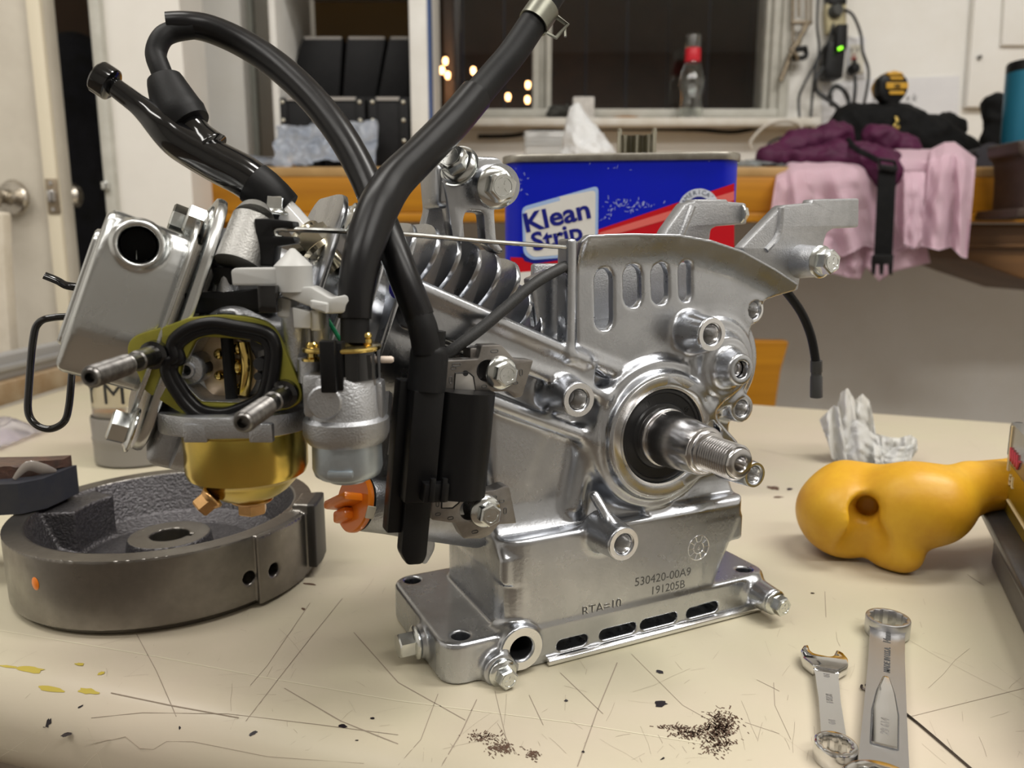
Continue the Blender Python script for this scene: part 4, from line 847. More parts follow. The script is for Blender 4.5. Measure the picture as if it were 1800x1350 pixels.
# ================================================================== flywheel lying on the table
fc = (-0.196, 0.4185)
fw = empty('flywheel', (fc[0], fc[1], TT), 'cast iron flywheel ring with rough inside lying on table at left', 'flywheel')
MF = MMW((fc[0], fc[1], TT))
def rev(s, pts, k=1.0, r=0.8, sub=False, rng=None):
    P = np.array(pts, float); R = P[:, 0].max(); lo = (-R, -R, P[:, 1].min()); hi = (R, R, P[:, 1].max())
    def fn(x, y, z):
        q = np.sqrt(x * x + y * y); X = np.broadcast_to(q, np.broadcast_shapes(q.shape, z.shape)); Z = np.broadcast_to(z, X.shape)
        d = np.full(X.shape, 1e9, np.float32); ins = np.zeros(X.shape, bool)
        for i in range(len(P)):
            a, b = P[i - 1], P[i]; ex, ez = b - a; wx, wz = X - a[0], Z - a[1]
            t = np.clip((wx * ex + wz * ez) / max(ex * ex + ez * ez, 1e-9), 0, 1)
            d = np.minimum(d, (wx - ex * t) ** 2 + (wz - ez * t) ** 2)
            if abs(ez) > 1e-9: ins ^= ((a[1] > Z) != (b[1] > Z)) & (X < a[0] + (Z - a[1]) * (ex / ez))
        return np.sqrt(d) * np.where(ins, -1, 1)
    s.put(lo, hi, fn, k=k, sub=sub)
s = SDF((-84, -84, -2), (92, 84, 46), 0.85)
rev(s, [(0, 3), (20, 3), (60, 0.5), (75, 0), (77, 3), (79, 4), (79.5, 39), (69.5, 39), (66, 30), (60, 16), (48, 11), (24, 11), (22, 22), (0, 22)], k=0)
def pad(a0, a1, r0, r1, z0, z1, k=1.2):
    am = (a0 + a1) / 2; ha = (a1 - a0) / 2
    def fn(x, y, z):
        q = np.sqrt(x * x + y * y); t = np.abs((np.arctan2(y, x) - am + PI) % (2 * PI) - PI)
        return np.maximum(np.maximum(np.maximum(r0 - q, q - r1), (t - ha) * 80), np.maximum(z0 - z, z - z1))
    s.put((-R_, -R_, z0), (R_, R_, z1), fn, k=k)
R_ = 90
pad(-0.62, -0.02, 74, 81.5, 2, 38, 0.8)
pad(-0.12, 0.16, 74, 87, 6, 43, 1.5)
pad(2.62, 3.25, 50, 72, 8, 37, 2.5)
for x, y in ((443, 1018), (481, 1001)):
    p = MF.inverted() @ ony(x, y, fc[1] - 0.055); a = math.atan2(p.y, p.x); z = p.z
    # bring the hole to the rim along the sight line
    for t in np.linspace(0.30, 0.45, 200):
        q = MF.inverted() @ ony(x, y, t)
        if math.hypot(q.x, q.y) < 81.5: break
    a = math.atan2(q.y, q.x); s.cone((70 * math.cos(a), 70 * math.sin(a), q.z), (86 * math.cos(a), 86 * math.sin(a), q.z), 3.4, 3.4, 0.2, k=0.8, sub=True)
s.cone((0, 0, -4), (0, 0, 30), 10.4, 10.4, 0.2, k=0.6, sub=True)
s.box((8, -2, 8), (13, 2, 26), 0.3, k=0.5, sub=True)
me = s.mesh('f')
co = np.empty(len(me.vertices) * 3); me.vertices.foreach_get('co', co); co = co.reshape(-1, 3)
ce = np.empty(len(me.polygons) * 3); me.polygons.foreach_get('center', ce); ce = ce.reshape(-1, 3); no = np.empty(len(me.polygons) * 3); me.polygons.foreach_get('normal', no); no = no.reshape(-1, 3)
q = np.hypot(ce[:, 0], ce[:, 1]); an = np.arctan2(ce[:, 1], ce[:, 0])
inn = (q < 69.6) & (ce[:, 2] < 38.6) & ~((q < 21.5) & (ce[:, 2] > 20)) & (q > 10.9)
blk = (q > 82.5)
mi = np.where(blk, 2, np.where(inn, 1, 0)).astype(np.int32)
o = fin(me, 'flywheel_casting', [IRONM, IRON, mat('dark_magnet_coat', (0.05, 0.047, 0.045), 0.45, 0.5)], fw, M=MF, ang=50)
o.data.polygons.foreach_set('material_index', mi)
q1 = onz(63, 1026, 0.02); bm = bmesh.new()
for t in np.linspace(0.28, 0.45, 300):
    q = ony(62, 1026, t)
    if math.hypot(q.x - fc[0], q.y - fc[1]) < 0.0797: break
lathe(bm, [(0, 0.0006), (0.0018, 0.0005), (0.0026, 0)], 14, axf(q, (q.x - fc[0], q.y - fc[1], 0)) @ Matrix.Diagonal((1, 1.3, 1, 1))); fin(bm, 'paint_dab', ORANGE, fw, label='orange paint dab')

# dark magnet block on the flywheel rim
MAGB = mat('blue_black_magnet', (0.035, 0.038, 0.05), 0.5, 0.3, var=(0.05, 0.05, 0.055), vs=80); MAGT = mat('brown_epoxy', (0.10, 0.05, 0.035), 0.35, var=(0.05, 0.035, 0.03), vs=120, bump=0.5, bs=300)
cM = onz(30, 850, 0.052); rot = Matrix.Rotation(math.radians(10), 4, 'Z')
mg = empty('magnet_block', (cM.x, cM.y, TT + 0.0395), 'dark magnet block with brown crust on the left rim of flywheel', 'magnet')
Mm = Matrix.Translation((cM.x, cM.y, TT)) @ rot
bm = bmesh.new(); prism(bm, [(-0.045, -0.018), (0.008, -0.018), (0.018, -0.010), (0.026, 0.016), (-0.045, 0.018)], 0.0397, 0.057); bev(bm, 0.0025); fin(bm, 'magnet_body', MAGB, mg, M=Mm)
bm = bmesh.new(); prism(bm, [(-0.046, -0.008), (-0.002, -0.007), (0.010, -0.004), (0.024, 0.015), (-0.046, 0.0175)], 0.056, 0.0635)
bmesh.ops.subdivide_edges(bm, edges=bm.edges[:], cuts=4, use_grid_fill=True)
for v in bm.verts: v.co += Vector((0, 0, 1)) * 0.0025 * noise.noise(v.co * 140)
fin(bm, 'epoxy_crust', MAGT, mg, M=Mm, ang=60)
bm = bmesh.new(); tube(bm, [(0.004, -0.012, 0.058), (0.010, -0.008, 0.064), (0.016, -0.003, 0.0605), (0.02, 0.002, 0.0575)], [0.001, 0.003, 0.003, 0.001], 8, flat=(1, 0.4)); fin(bm, 'glue_fleck', mat('clear_glue', (0.5, 0.45, 0.4), 0.15, trans=0.5), mg, M=Mm)
bm = textm('A', 0.0062, 0.00006, 'CENTER'); fin(bm, 'printed_letter', mat('grey_print', (0.35, 0.38, 0.42), 0.6), mg, M=Mm @ Matrix.Translation((-0.0235, -0.0181, 0.0445)) @ Matrix.Rotation(PI / 2, 4, 'X'), smooth=False)

# ================================================================== glass jar, film
jc = onz(218, 822); jr = 0.036
jr_ = empty('plastic_jar', (jc.x, jc.y + 0.03, TT), 'clear jar with black handwriting standing behind the flywheel', 'jar')
JM = Matrix.Translation((jc.x, jc.y + 0.03, TT))
bm = bmesh.new(); lathe(bm, [(0.0, 0.001), (jr * 0.86, 0), (jr * 0.95, 0.010), (jr, 0.022), (jr, 0.0225), (jr, 0.040), (jr * 0.96, 0.041), (jr * 0.96, 0.115), (jr * 0.8, 0.125), (0, 0.127), (0, 0.125), (jr * 0.78, 0.123), (jr * 0.95, 0.113), (jr * 0.95, 0.044), (0, 0.042)], 40, JM)
fin(bm, 'jar_body', mat('cloudy_jar', (0.86, 0.83, 0.75), 0.10, trans=0.92, ior=1.25), jr_)
bm = bmesh.new(); lathe(bm, [(jr * 0.88, 0.002), (jr * 0.97, 0.010), (jr * 1.01, 0.018), (jr * 1.005, 0.020), (jr * 1.025, 0.0225), (jr * 1.005, 0.025), (jr * 1.02, 0.040), (jr, 0.042), (jr, 0.002)], 40, JM, closed=True); fin(bm, 'jar_base', mat('grey_ridged_base', (0.22, 0.205, 0.185), 0.35), jr_)
bm = textm('Y M', 0.026, 0.0002, 'CENTER', spacing=0.95)
for v in bm.verts:
    a = v.co.x / jr - 0.30 - PI / 2 + 0.0; h = v.co.y; dz = v.co.z; v.co = Vector(((jr + 0.0003 + dz) * math.cos(a), (jr + 0.0003 + dz) * math.sin(a), 0.056 + h))
fin(bm, 'handwriting', mat('black_marker', (0.015, 0.015, 0.015), 0.6), jr_, M=JM, smooth=False)
crumple('plastic_film', Matrix.Translation((onz(4, 775).x - 0.012, onz(4, 775).y, TT + 0.0005)), 20, 16, 0.07, 0.09, 0.008, 40, 3.0, mat('clear_film', (0.82, 0.78, 0.84), 0.12, trans=0.7, ior=1.2), dome=0.02, label='scrap of clear plastic film on table at left edge', cat='plastic film')

# ================================================================== white tissue
tc_ = onz(1540, 808)
def sheet(bm, top, bot, dY, folds, nu=26, nv=22, seed=0.0, lean=0.012, th=0.0005):
    V = []; tx = np.linspace(0, 1, len(top)); bx_ = np.linspace(0, 1, len(bot)); b2 = bmesh.new()
    for i in range(nu + 1):
        u = i / nu; col = []
        for j in range(nv + 1):
            v = j / nv
            x = np.interp(u, tx, [p[0] for p in top]) * (1 - v) + np.interp(u, bx_, [p[0] for p in bot]) * v
            y = np.interp(u, tx, [p[1] for p in top]) * (1 - v) + np.interp(u, bx_, [p[1] for p in bot]) * v
            f = sum(a * math.sin(2 * PI * (fr * u + ph + tw * v)) for a, fr, ph, tw in folds)
            q = Vector((u * 4 + seed, v * 4, seed)); f += 0.005 * (0.4 - abs(noise.noise(q))) + 0.0025 * (0.4 - abs(noise.noise(q * 2.3)))
            p = ony(x, y, tc_.y + dY + f - lean * math.sin(v * PI / 2)); p.z = max(p.z, TT + 0.0006 + 0.0004 * ((i + j) % 2)); col.append(b2.verts.new(p))
        V.append(col)
    for i in range(nu):
        for j in range(nv): b2.faces.new((V[i][j], V[i + 1][j], V[i + 1][j + 1], V[i][j + 1]))
    bmesh.ops.solidify(b2, geom=b2.faces[:], thickness=th); addm(bm, b2)
bm = bmesh.new()
sheet(bm, [(1472, 712), (1478, 690), (1490, 682), (1500, 698), (1514, 738)], [(1466, 806), (1492, 822), (1520, 822), (1546, 818)], 0.004, [(0.004, 1.3, .1, .3), (0.0015, 3.4, .4, .5)], seed=1.0)
sheet(bm, [(1500, 706), (1516, 692), (1528, 704), (1532, 720)], [(1506, 770), (1520, 790), (1536, 800), (1548, 806)], 0.010, [(0.004, 1.3, .4, .3)], seed=5.0)
sheet(bm, [(1440, 738), (1456, 722), (1466, 712), (1474, 716)], [(1456, 780), (1462, 806), (1480, 816), (1496, 812)], 0.000, [(0.004, 1.7, .2, .2)], seed=9.0)
sheet(bm, [(1480, 735), (1505, 738), (1530, 758), (1545, 768)], [(1492, 822), (1516, 826), (1540, 824), (1552, 818)], -0.006, [(0.0035, 1.5, .0, .4)], seed=13.0)
sheet(bm, [(1540, 762), (1560, 768), (1580, 770), (1600, 764), (1612, 772)], [(1546, 818), (1570, 822), (1596, 816), (1613, 792)], -0.002, [(0.005, 2.4, .2, .4), (0.002, 5.5, .2, .1)], seed=17.0)
sheet(bm, [(1535, 780), (1560, 788), (1590, 784), (1606, 780)], [(1540, 824), (1564, 826), (1586, 824), (1600, 818)], -0.012, [(0.004, 1.9, .6, .4)], seed=21.0)
fin(bm, 'crumpled_tissue', WHITEP, ang=75, label='crumpled white tissue on the table behind the yellow bone model', cat='tissue')

# ================================================================== yellow bone model
YB = mat('yellow_moulded_plastic', (0.67, 0.375, 0.022), 0.42, var=(0.58, 0.29, 0.015), vs=35, rv=0.06, bump=0.12, bs=260)
s = SDF((0.13, 0.33, TT - 0.004), (0.66, 0.56, TT + 0.092), 0.0017)
Bp = lambda x, y, d: at(x, y, d)
lc = Bp(1484, 888, 0.462); s.ell((lc.x, lc.y, TT + 0.0262), (0.0268, 0.031, 0.0261), k=0.004)
fcn = onz(1594, 1010); s.ell((Bp(1592, 945, .425).x, fcn.y + 0.012, TT + 0.0258), (0.0175, 0.0185, 0.0258), k=0.004); s.cap((fcn.x - 0.001, fcn.y + 0.004, TT + 0.0112), (Bp(1594, 900, .422).x, fcn.y + 0.014, TT + 0.036), 0.0110, 0.0160, k=0.006)
s.cap(Bp(1490, 852, .470), Bp(1600, 868, .447), 0.0140, 0.0150, k=0.012)
s.cap(Bp(1596, 880, .44), Bp(1640, 890, .437), 0.0195, 0.0195, k=0.010)
s.cap(Bp(1632, 886, .44), Bp(1706, 858, .455), 0.0205, 0.0156, k=0.012)
s.cap(Bp(1706, 858, .455), Bp(1790, 848, .465), 0.0156, 0.0150, k=0.002)
e1 = Vector((0.60, 0.53, TT + 0.030)); s.cap(Bp(1790, 848, .465), e1, 0.0150, 0.0165, k=0.002); s.ell((0.615, 0.53, TT + 0.026), (0.03, 0.024, 0.0258), k=0.015)
s.cone(Bp(1510, 900, .38), Bp(1526, 888, .458), 0.0070, 0.0060, 0.003, k=0.005, sub=True)
s.cap(Bp(1513, 905, .440), Bp(1524, 955, .434), 0.0075, 0.0085, k=0.006, sub=True); s.cap(Bp(1524, 955, .434), Bp(1518, 1010, .430), 0.0085, 0.0095, k=0.008, sub=True)
s.cap(Bp(1500, 1020, .40), Bp(1505, 975, .44), 0.010, 0.010, k=0.008, sub=True)
me = s.mesh('b')
bn = fin(me, 'bone_model', YB, ang=180, label='yellow plastic bone model with two rounded condyles lying on table', cat='bone model')

# ================================================================== wrenches and pick
def ring12(bm, ro, ri, h, z0=0, c=(0, 0), n=72):
    pts = []
    for i in range(n):
        t = 2 * PI * i / n; a = (t * 12 / (2 * PI)) % 1; pts.append((c[0] + ri * (1 + 0.13 * (1 - abs(2 * a - 1))) * math.cos(t), c[1] + ri * (1 + 0.13 * (1 - abs(2 * a - 1))) * math.sin(t)))
    b = plate(circ(c[0], c[1], ro, 56), [pts], h, 0.7, z0 + h / 2); addm(bm, b)
A, B = onz(1469, 1311, 0.006), onz(1450, 1162, 0.004)
d = (B - A); L = d.xy.length * 1000; aW = math.atan2(d.y, d.x) - PI / 2
W1 = MMW((A.x, A.y, TT)) @ Matrix.Rotation(aW, 4, 'Z')
w1 = empty('combination_wrench', (A.x, A.y, TT), 'short polished chrome combination wrench, the left one on table', 'wrench')
bm = bmesh.new(); ring12(bm, 7.5, 4.9, 7.0, 0.2); fin(bm, 'ring_end', CHROME, w1, M=W1)
bm = bmesh.new(); prism(bm, [(-4.4, 6.0), (4.4, 6.0), (4.1, L * 0.5), (4.6, L - 14), (5.4, L - 6), (-5.4, L - 6), (-4.6, L - 14), (-4.1, L * 0.5)], 1.2, 4.6); bev(bm, 1.1, 3); fin(bm, 'shank', CHROME, w1, M=W1)
jaw = [(-5, L - 9), (5, L - 9), (9.2, L - 3), (9.6, L + 2), (7.6, L + 7.5), (5.2, L + 9), (3.6, L + 3.0), (1.8, L + 1.6), (-4.2, L + 2.2), (-6.0, L + 4.2), (-6.6, L + 9.5), (-8.6, L + 8.5), (-10.2, L + 3), (-9.4, L - 3)]
bm = plate(rpoly(jaw, 1.6, 4), (), 5.0, 0.8, 3.4); fin(bm, 'open_jaw', CHROME, w1, M=W1)
for t_, y_ in (('10', L * 0.80), ('KBH', L * 0.52), ('10', L * 0.27)):
    bm = textm(t_, 3.4, 0.12, 'CENTER', bold=0.06); fin(bm, 'stamped_text', SATIN, w1, M=W1 @ Matrix.Translation((-1.2, y_, 4.62)) @ Matrix.Rotation(-PI / 2, 4, 'Z'), smooth=False)
A, B = onz(1561, 1088, 0.008), onz(1553, 1365, 0.007)
d = A - B; L = d.xy.length * 1000; aW = math.atan2(d.y, d.x) - PI / 2
W2 = MMW((B.x, B.y, TT)) @ Matrix.Rotation(aW, 4, 'Z')
w2 = empty('box_wrench', (B.x, B.y, TT), 'larger satin box-end wrench stamped 14mm, right of the short wrench', 'wrench')
bm = bmesh.new(); ring12(bm, 10.0, 7.3, 8.5, 0.6, (0, L)); fin(bm, 'ring_end', SATIN, w2, M=W2)
bm = bmesh.new(); ring12(bm, 13.5, 9, 9.5, 0.3, (0, -9)); fin(bm, 'ring_end', CHROME, w2, M=W2)
bm = bmesh.new(); prism(bm, [(-8.2, -2), (8.2, -2), (7.6, L * 0.35), (7.2, L * 0.72), (7.4, L - 8), (9, L - 3), (-9, L - 3), (-7.4, L - 8), (-7.2, L * 0.72), (-7.6, L * 0.35)], 1.0, 5.6); bev(bm, 1.0, 3); fin(bm, 'shank', SATIN, w2, M=W2)
q0, q1 = 0.16 * L, 0.575 * L
padp = [(-4.4, q0), (4.4, q0), (4.5, q0 + (q1 - q0) * 0.45), (3.2, q0 + (q1 - q0) * 0.75), (1.1, q1), (-1.1, q1), (-3.2, q0 + (q1 - q0) * 0.75), (-4.5, q0 + (q1 - q0) * 0.45)]
bm = plate(rpoly(padp, 1.2), (), 0.7, 0.25, 5.85); fin(bm, 'raised_panel', CHROME, w2, M=W2)
bm = plate(rpoly([(x * 1.10, y + (y - (q0 + q1) / 2) * 0.02) for x, y in padp], 1.2), (), 0.1, 0, 5.63); fin(bm, 'panel_groove', ESHADE, w2, M=W2)  # flat dark plate, paints the shade around the raised panel
for t_, y_, m_, sz in (('14mm', L * 0.875, ESHADE, 4.4), ('MADE IN U.S.A.', L * 0.705, ESHADE, 3.5), ('29 614', L * 0.265, SATIN, 4.0)):
    bm = textm(t_, sz, 0.10, 'CENTER', bold=0.07, shear=0.15 if t_ != '29 614' else 0)
    fin(bm, 'stamped_text', m_, w2, M=W2 @ Matrix.Translation((1.4, y_, 5.66 if m_ is ESHADE else 6.22)) @ Matrix.Rotation(PI / 2, 4, 'Z') @ Matrix.Diagonal((1.0, 1, 1, 1)), smooth=False)
bm = bmesh.new(); h0 = onz(1521, 1207, 0.001); tube(bm, [h0 + Vector((-.001, .001, 0)), h0 + Vector((-.002, -.001, 0)), h0 + Vector((0, -.003, 0)), onz(1530, 1213, 0.0006), onz(1590, 1252, 0.0006), onz(1700, 1345, 0.0006), onz(1740, 1380, 0.0006)], 0.0005, 6, n=4)
fin(bm, 'steel_pick', mat('dark_pick_steel', (0.12, 0.10, 0.09), 0.3, 0.9), label='thin dark steel pick lying under the larger wrench', cat='pick')
bm = bmesh.new(); 

# ================================================================== tray and gold box at the right edge
bm.free()
C0 = onz(1716, 880, 0.030); D0 = onz(1800, 1044, 0.030)
e1 = (D0 - C0); aT = math.atan2(e1.y, e1.x)
MT = Matrix.Translation((C0.x, C0.y, TT)) @ Matrix.Rotation(aT, 4, 'Z')     # x along the left edge towards the viewer, y to the right
ty = empty('black_tray', (C0.x, C0.y, TT), 'black rimmed tray at the right edge of the table', 'tray')
TRB = mat('black_ribbed_plastic', (0.030, 0.030, 0.032), 0.33, var=(0.045, 0.045, 0.046), vs=100)
bm = plate(rrect(0, 0, 0.24, 0.16, 0.012), (), 0.006, 0.0018); fin(bm, 'tray_rim', TRB, ty, M=MT @ Matrix.Translation((0, 0, 0.0285)))
bm = plate(rrect(0.012, 0.006, 0.232, 0.15, 0.02), (), 0.025, 0.003); fin(bm, 'tray_base', mat('grey_brown_plastic', (0.13, 0.12, 0.11), 0.5), ty, M=MT @ Matrix.Translation((0, 0, 0.0128)))
bm = bmesh.new()
for k in range(9): box(bm, (0.006 + k * 0.0016, 0.012, 0.0319), (0.0007, 0.014, 0.0008))
fin(bm, 'grip_ribs', TRB, ty, M=MT, kind='stuff')
GOLD = mat('amber_clear_plastic', (0.44, 0.30, 0.022), 0.18, 0.15, var=(0.38, 0.25, 0.02), vs=10, coat=0.6)
gb = empty('gold_box', tuple(MT @ Vector((0.02, 0.015, 0.0316))), 'amber gold box with clear top standing in the black tray', 'box')
bm = bmesh.new(); prism(bm, [(0.012, 0.0115), (0.225, 0.0115), (0.225, 0.14), (0.012, 0.14)], 0.0317, 0.060); bev(bm, 0.002); fin(bm, 'box_body', GOLD, gb, M=MT)
bm = bmesh.new(); prism(bm, [(0.012, 0.0115), (0.225, 0.0115), (0.225, 0.14), (0.012, 0.14)], 0.0602, 0.083); bev(bm, 0.002); fin(bm, 'clear_top', mat('smoky_clear_plastic', (0.16, 0.16, 0.15), 0.15, var=(0.13, 0.13, 0.12), vs=20), gb, M=MT)
bm = bmesh.new()
for a, b in (((0.018, 0.040), (0.018, 0.082)), ((0.018, 0.040), (0.22, 0.038))): 
    tube(bm, [(a[0], 0.0113, a[1]), (b[0], 0.0113, b[1])], 0.0008, 6, n=1)
fin(bm, 'border_line', mat('cream_print', (0.66, 0.55, 0.33), 0.5), gb, M=MT)
Mt2 = MT @ Matrix.Translation((0, 0.0112, 0)) @ Matrix.Rotation(PI / 2, 4, 'X')
bm = textm('E L', 0.009, 0.0002); fin(bm, 'printed_letters', MATS['cream_print'], gb, M=Mt2 @ Matrix.Translation((0.0235, 0.049, 0)), smooth=False)
bm = bmesh.new()
for k in range(4): tube(bm, [(0.021 + k * 0.006, 0.0112, 0.070), (0.024 + k * 0.006, 0.0112, 0.063), (0.028 + k * 0.006, 0.0112, 0.068)], 0.0009, 6, n=2)
fin(bm, 'red_script', mat('red_print', (0.50, 0.06, 0.08), 0.5), gb, M=MT)
bm = plate(rrect(-0.004, -0.011, 0.004, 0.011, 0.003), [circ(0, 0.0, 0.0022, 16, 0.006)], 0.003, 0.0008); fin(bm, 'hinge_tab', BLKP, gb, M=MT @ Matrix.Translation((0.0105, 0.0155, 0.072)) @ Matrix.Rotation(PI / 2, 4, 'X') @ Matrix.Rotation(-PI / 2, 4, 'Y'))
# ================================================================== the engine
en = empty('engine', (0, 0, 0), 'bare cast aluminium small engine with carburetor and coil on the table', 'engine', M=ENG)
def sub(name, par=None, label=None):
    par = par or en
    o = bpy.data.objects.new(name, None); COL.objects.link(o); o.parent = par; o.empty_display_size = 0.01; ROOT[o.name] = ROOT[par.name]
    return setk(o, label)
def part(bm, name, m, par=None, M=ENG, **kw): return fin(bm, name, m, par or en, M=M, **kw)
def ext_ax(s, ax, pts, a0, a1, r=1.0, **kw):
    """polygon extruded along axis ax (0:u, 1:w, 2:z); pts given in the two other axes in order"""
    P = np.array(pts, float); i, j = [(1, 2), (0, 2), (0, 1)][ax]
    lo = [0, 0, 0]; hi = [0, 0, 0]; lo[ax], hi[ax] = min(a0, a1), max(a0, a1)
    lo[i], lo[j] = P.min(0); hi[i], hi[j] = P.max(0)
    c, e = (a0 + a1) / 2, abs(a1 - a0) / 2
    def fn(x, y, z):
        G = [x, y, z]; X, Z = np.broadcast_arrays(G[i], G[j])
        d = np.full(X.shape, 1e9, np.float32); ins = np.zeros(X.shape, bool)
        for k in range(len(P)):
            a, b = P[k - 1], P[k]; ex, ez = b - a; wx, wz = X - a[0], Z - a[1]
            t = np.clip((wx * ex + wz * ez) / max(ex * ex + ez * ez, 1e-9), 0, 1)
            d = np.minimum(d, (wx - ex * t) ** 2 + (wz - ez * t) ** 2)
            if abs(ez) > 1e-9: ins ^= ((a[1] > Z) != (b[1] > Z)) & (X < a[0] + (Z - a[1]) * (ex / ez))
        dd = (np.sqrt(d) * np.where(ins, -1, 1)).astype(np.float32) + r; dy = np.abs(G[ax] - c) - e + r
        return np.sqrt(np.maximum(dd, 0) ** 2 + np.maximum(dy, 0) ** 2) + np.minimum(np.maximum(dd, dy), 0) - r
    s.put(lo, hi, fn, **kw)
CA, SA = 0.93, 0.3665            # cylinder axis leans 21.5 degrees
def sq(s_, q): return (-CA * s_ + SA * q, SA * s_ + CA * q)
AX = Matrix(((SA, 0, -CA, 0), (0, 1, 0, 0), (CA, 0, SA, 0), (0, 0, 0, 1)))     # frame: x=q, y=w, z=s (outwards)
MA = ENG @ AX
CU, CZ = 105.6, 98.5
# ---- crankcase casting
g = SDF((-14, -26, -1.5), (185, 84, 196), 0.8)
ext_ax(g, 2, rrect(-2, 0, 177, 78, 10), 0, 19, 2.0, k=0)
ext_ax(g, 2, rpoly([(25, 74), (25, 0.3), (142, 0.3), (142, 74)], 13, 7), 4, 60, 2.0, k=2.5)
ext_ax(g, 1, [(100, 4), (142, 4), (142, 17), (158, 53), (158, 62), (100, 62)], 0.9, 74, 5.0, k=0.8)
ext_ax(g, 0, [(1.3, 40), (1.3, 52), (14.5, 68), (74, 68), (74, 40)], 25, 158.5, 3.0, k=1.2)
ext_ax(g, 1, [(24, 58), (158, 58), (158, 128), (120, 150), (62, 146), (24, 128)], 13, 74, 4, k=5)
ext_ax(g, 1, [sq(-12, 88), sq(70, 88), sq(70, 150), sq(-12, 150)], 15, 74, 4, k=4)
ext_ax(g, 1, [(72, 134), (-17, 173.5), (-24, 158), (16, 141), (71, 121)], 3.5, 30, 1.8, k=3)
g.cap((66, 5.5, 135.5), (-16, 5.5, 171.5), 3.4, k=2.5)
g.cap((76, 5.5, 119), (10, 5.5, 144.5), 3.0, k=2.5)
g.cap((78, 8.5, 96.5), (18, 9, 122.5), 3.6, k=4)
g.cap((72, 12, 98), (66, 12, 68), 5, k=5)
# main bearing boss
g.cone((CU, 16, CZ), (CU, 2.5, CZ), 39, 34.5, 1.2, k=5)
g.cone((CU, 8, CZ), (CU, -1.5, CZ), 31.5, 29.5, 1.0, k=2)
# cam end dome, stepped
cu, cz = 139.5, 128.5
for w0, w1, r0, r1 in ((16, 8.5, 31, 28), (9, 4, 24, 21.5), (5, -2.5, 17, 14), (0, -12, 9.8, 7.2)): g.cone((cu, w0, cz), (cu, w1, cz), r0, r1, 1.2, k=3)
g.cap((116, 4, 113), (130, 4, 122), 4.5, k=4); g.cap((128, 2, 105), (141, 2, 117), 4.2, k=3)
# triangular lug beside the bearing
ext_ax(g, 1, [uz(*q, 0) for q in [(1172, 662), (1228, 700), (1308, 790), (1316, 808), (1290, 818), (1200, 850), (1165, 765)]], -1.2, 14, 1.2, k=2)
# threaded bosses
def boss(u, z, w0, w1, r0, r1, hr=4.0, hd=11, k=3.5):
    g.cone((u, w0, z), (u, w1, z), r0, r1, 0.7, k=k)
    HB.append((u, z, w1, hr, hd))
HB = []
p = uw(1018, 703, -10); boss(p.x, p.z, 16, -10, 8.8, 7.4, 4.2)
p = uw(1252, 588, -10); boss(p.x, p.z, 16, -10, 10.5, 7.6, 4.4)
p = uw(1097, 957, -17); boss(p.x, p.z, 4, -17, 9.5, 7.6, 4.3); b4 = p
g.cap((b4.x - 4, 1, b4.z + 17), (b4.x - 1, -8, b4.z + 7), 2.4, k=2.5)
p = uw(1327, 835, -16); boss(p.x, p.z, 6, -16, 7.5, 6.0, 3.9)
p = uw(1305, 718, 4); boss(p.x, p.z, 40, 4, 8.5, 7.0, 3.9)
p = uw(1325, 545, 8); boss(p.x, p.z, 40, 8, 9, 6.8, 3.9)
p = uw(918, 1141, -3.5); boss(p.x, p.z, 10, -3.5, 11.5, 10.2, 5.2, 26, k=2)
p = uw(880, 1180, -5); g.cone((p.x, 8, p.z), (p.x, -5, p.z), 8.6, 7.2, 0.7, k=3)
p = uw(1348, 1052, -3); pr_ = uw(1366, 1061, -15); g.cone((pr_.x, 8, pr_.z), (pr_.x, -13, pr_.z), 8.2, 6.3, 0.7, k=4)
p = onz(1, 1); lb = (27, 9.5)
g.cone((8, lb[0], lb[1]), (-5, lb[0], lb[1]), 8, 7.2, 0.7, k=2.5)
# flywheel-side shroud wall with four slots
top = [uz(*q, 8) for q in [(1010, 424), (1022, 413), (1100, 410), (1180, 412), (1236, 422), (1290, 440), (1345, 470), (1385, 496), (1399, 506)]]
bot = [uz(*q, 8) for q in [(1362, 520), (1334, 532), (1318, 570), (1300, 640), (1180, 650), (1060, 660), (1012, 610)]]
TU, TZ = np.array([t[0] for t in top]), np.array([t[1] for t in top])
poly2 = top + bot
def shroud(x, y, z):
    X, Z = np.broadcast_arrays(x, z); P = np.array(poly2)
    d = np.full(X.shape, 1e9, np.float32); ins = np.zeros(X.shape, bool)
    for k in range(len(P)):
        a, b = P[k - 1], P[k]; ex, ez = b - a; wx, wz = X - a[0], Z - a[1]
        t = np.clip((wx * ex + wz * ez) / max(ex * ex + ez * ez, 1e-9), 0, 1); d = np.minimum(d, (wx - ex * t) ** 2 + (wz - ez * t) ** 2)
        if abs(ez) > 1e-9: ins ^= ((a[1] > Z) != (b[1] > Z)) & (X < a[0] + (Z - a[1]) * (ex / ez))
    d2 = np.sqrt(d) * np.where(ins, -1, 1)
    t = np.clip((np.interp(X[:, 0, :] if X.ndim == 3 else X, TU, TZ).reshape(X.shape) - Z) / 15, 0, 1)
    wc = 9.5 - 6.0 * (1 - t) ** 1.6
    a, b = d2 + 0.8, (np.abs(y - wc) - 2.3 + 0.8) * 0.85
    return np.sqrt(np.maximum(a, 0) ** 2 + np.maximum(b, 0) ** 2) + np.minimum(np.maximum(a, b), 0) - 0.8
P_ = np.array(poly2); g.put((P_[:, 0].min(), -6, P_[:, 1].min()), (P_[:, 0].max(), 14, P_[:, 1].max()), shroud, k=2.5)
g.box((56, 2, 136), (60.5, 12, 187), 1.2, k=2)
ext_ax(g, 1, [uz(*q, 20) for q in [(925, 490), (960, 474), (1012, 466), (1016, 620), (940, 590)]], 17, 24, 1.5, k=3)
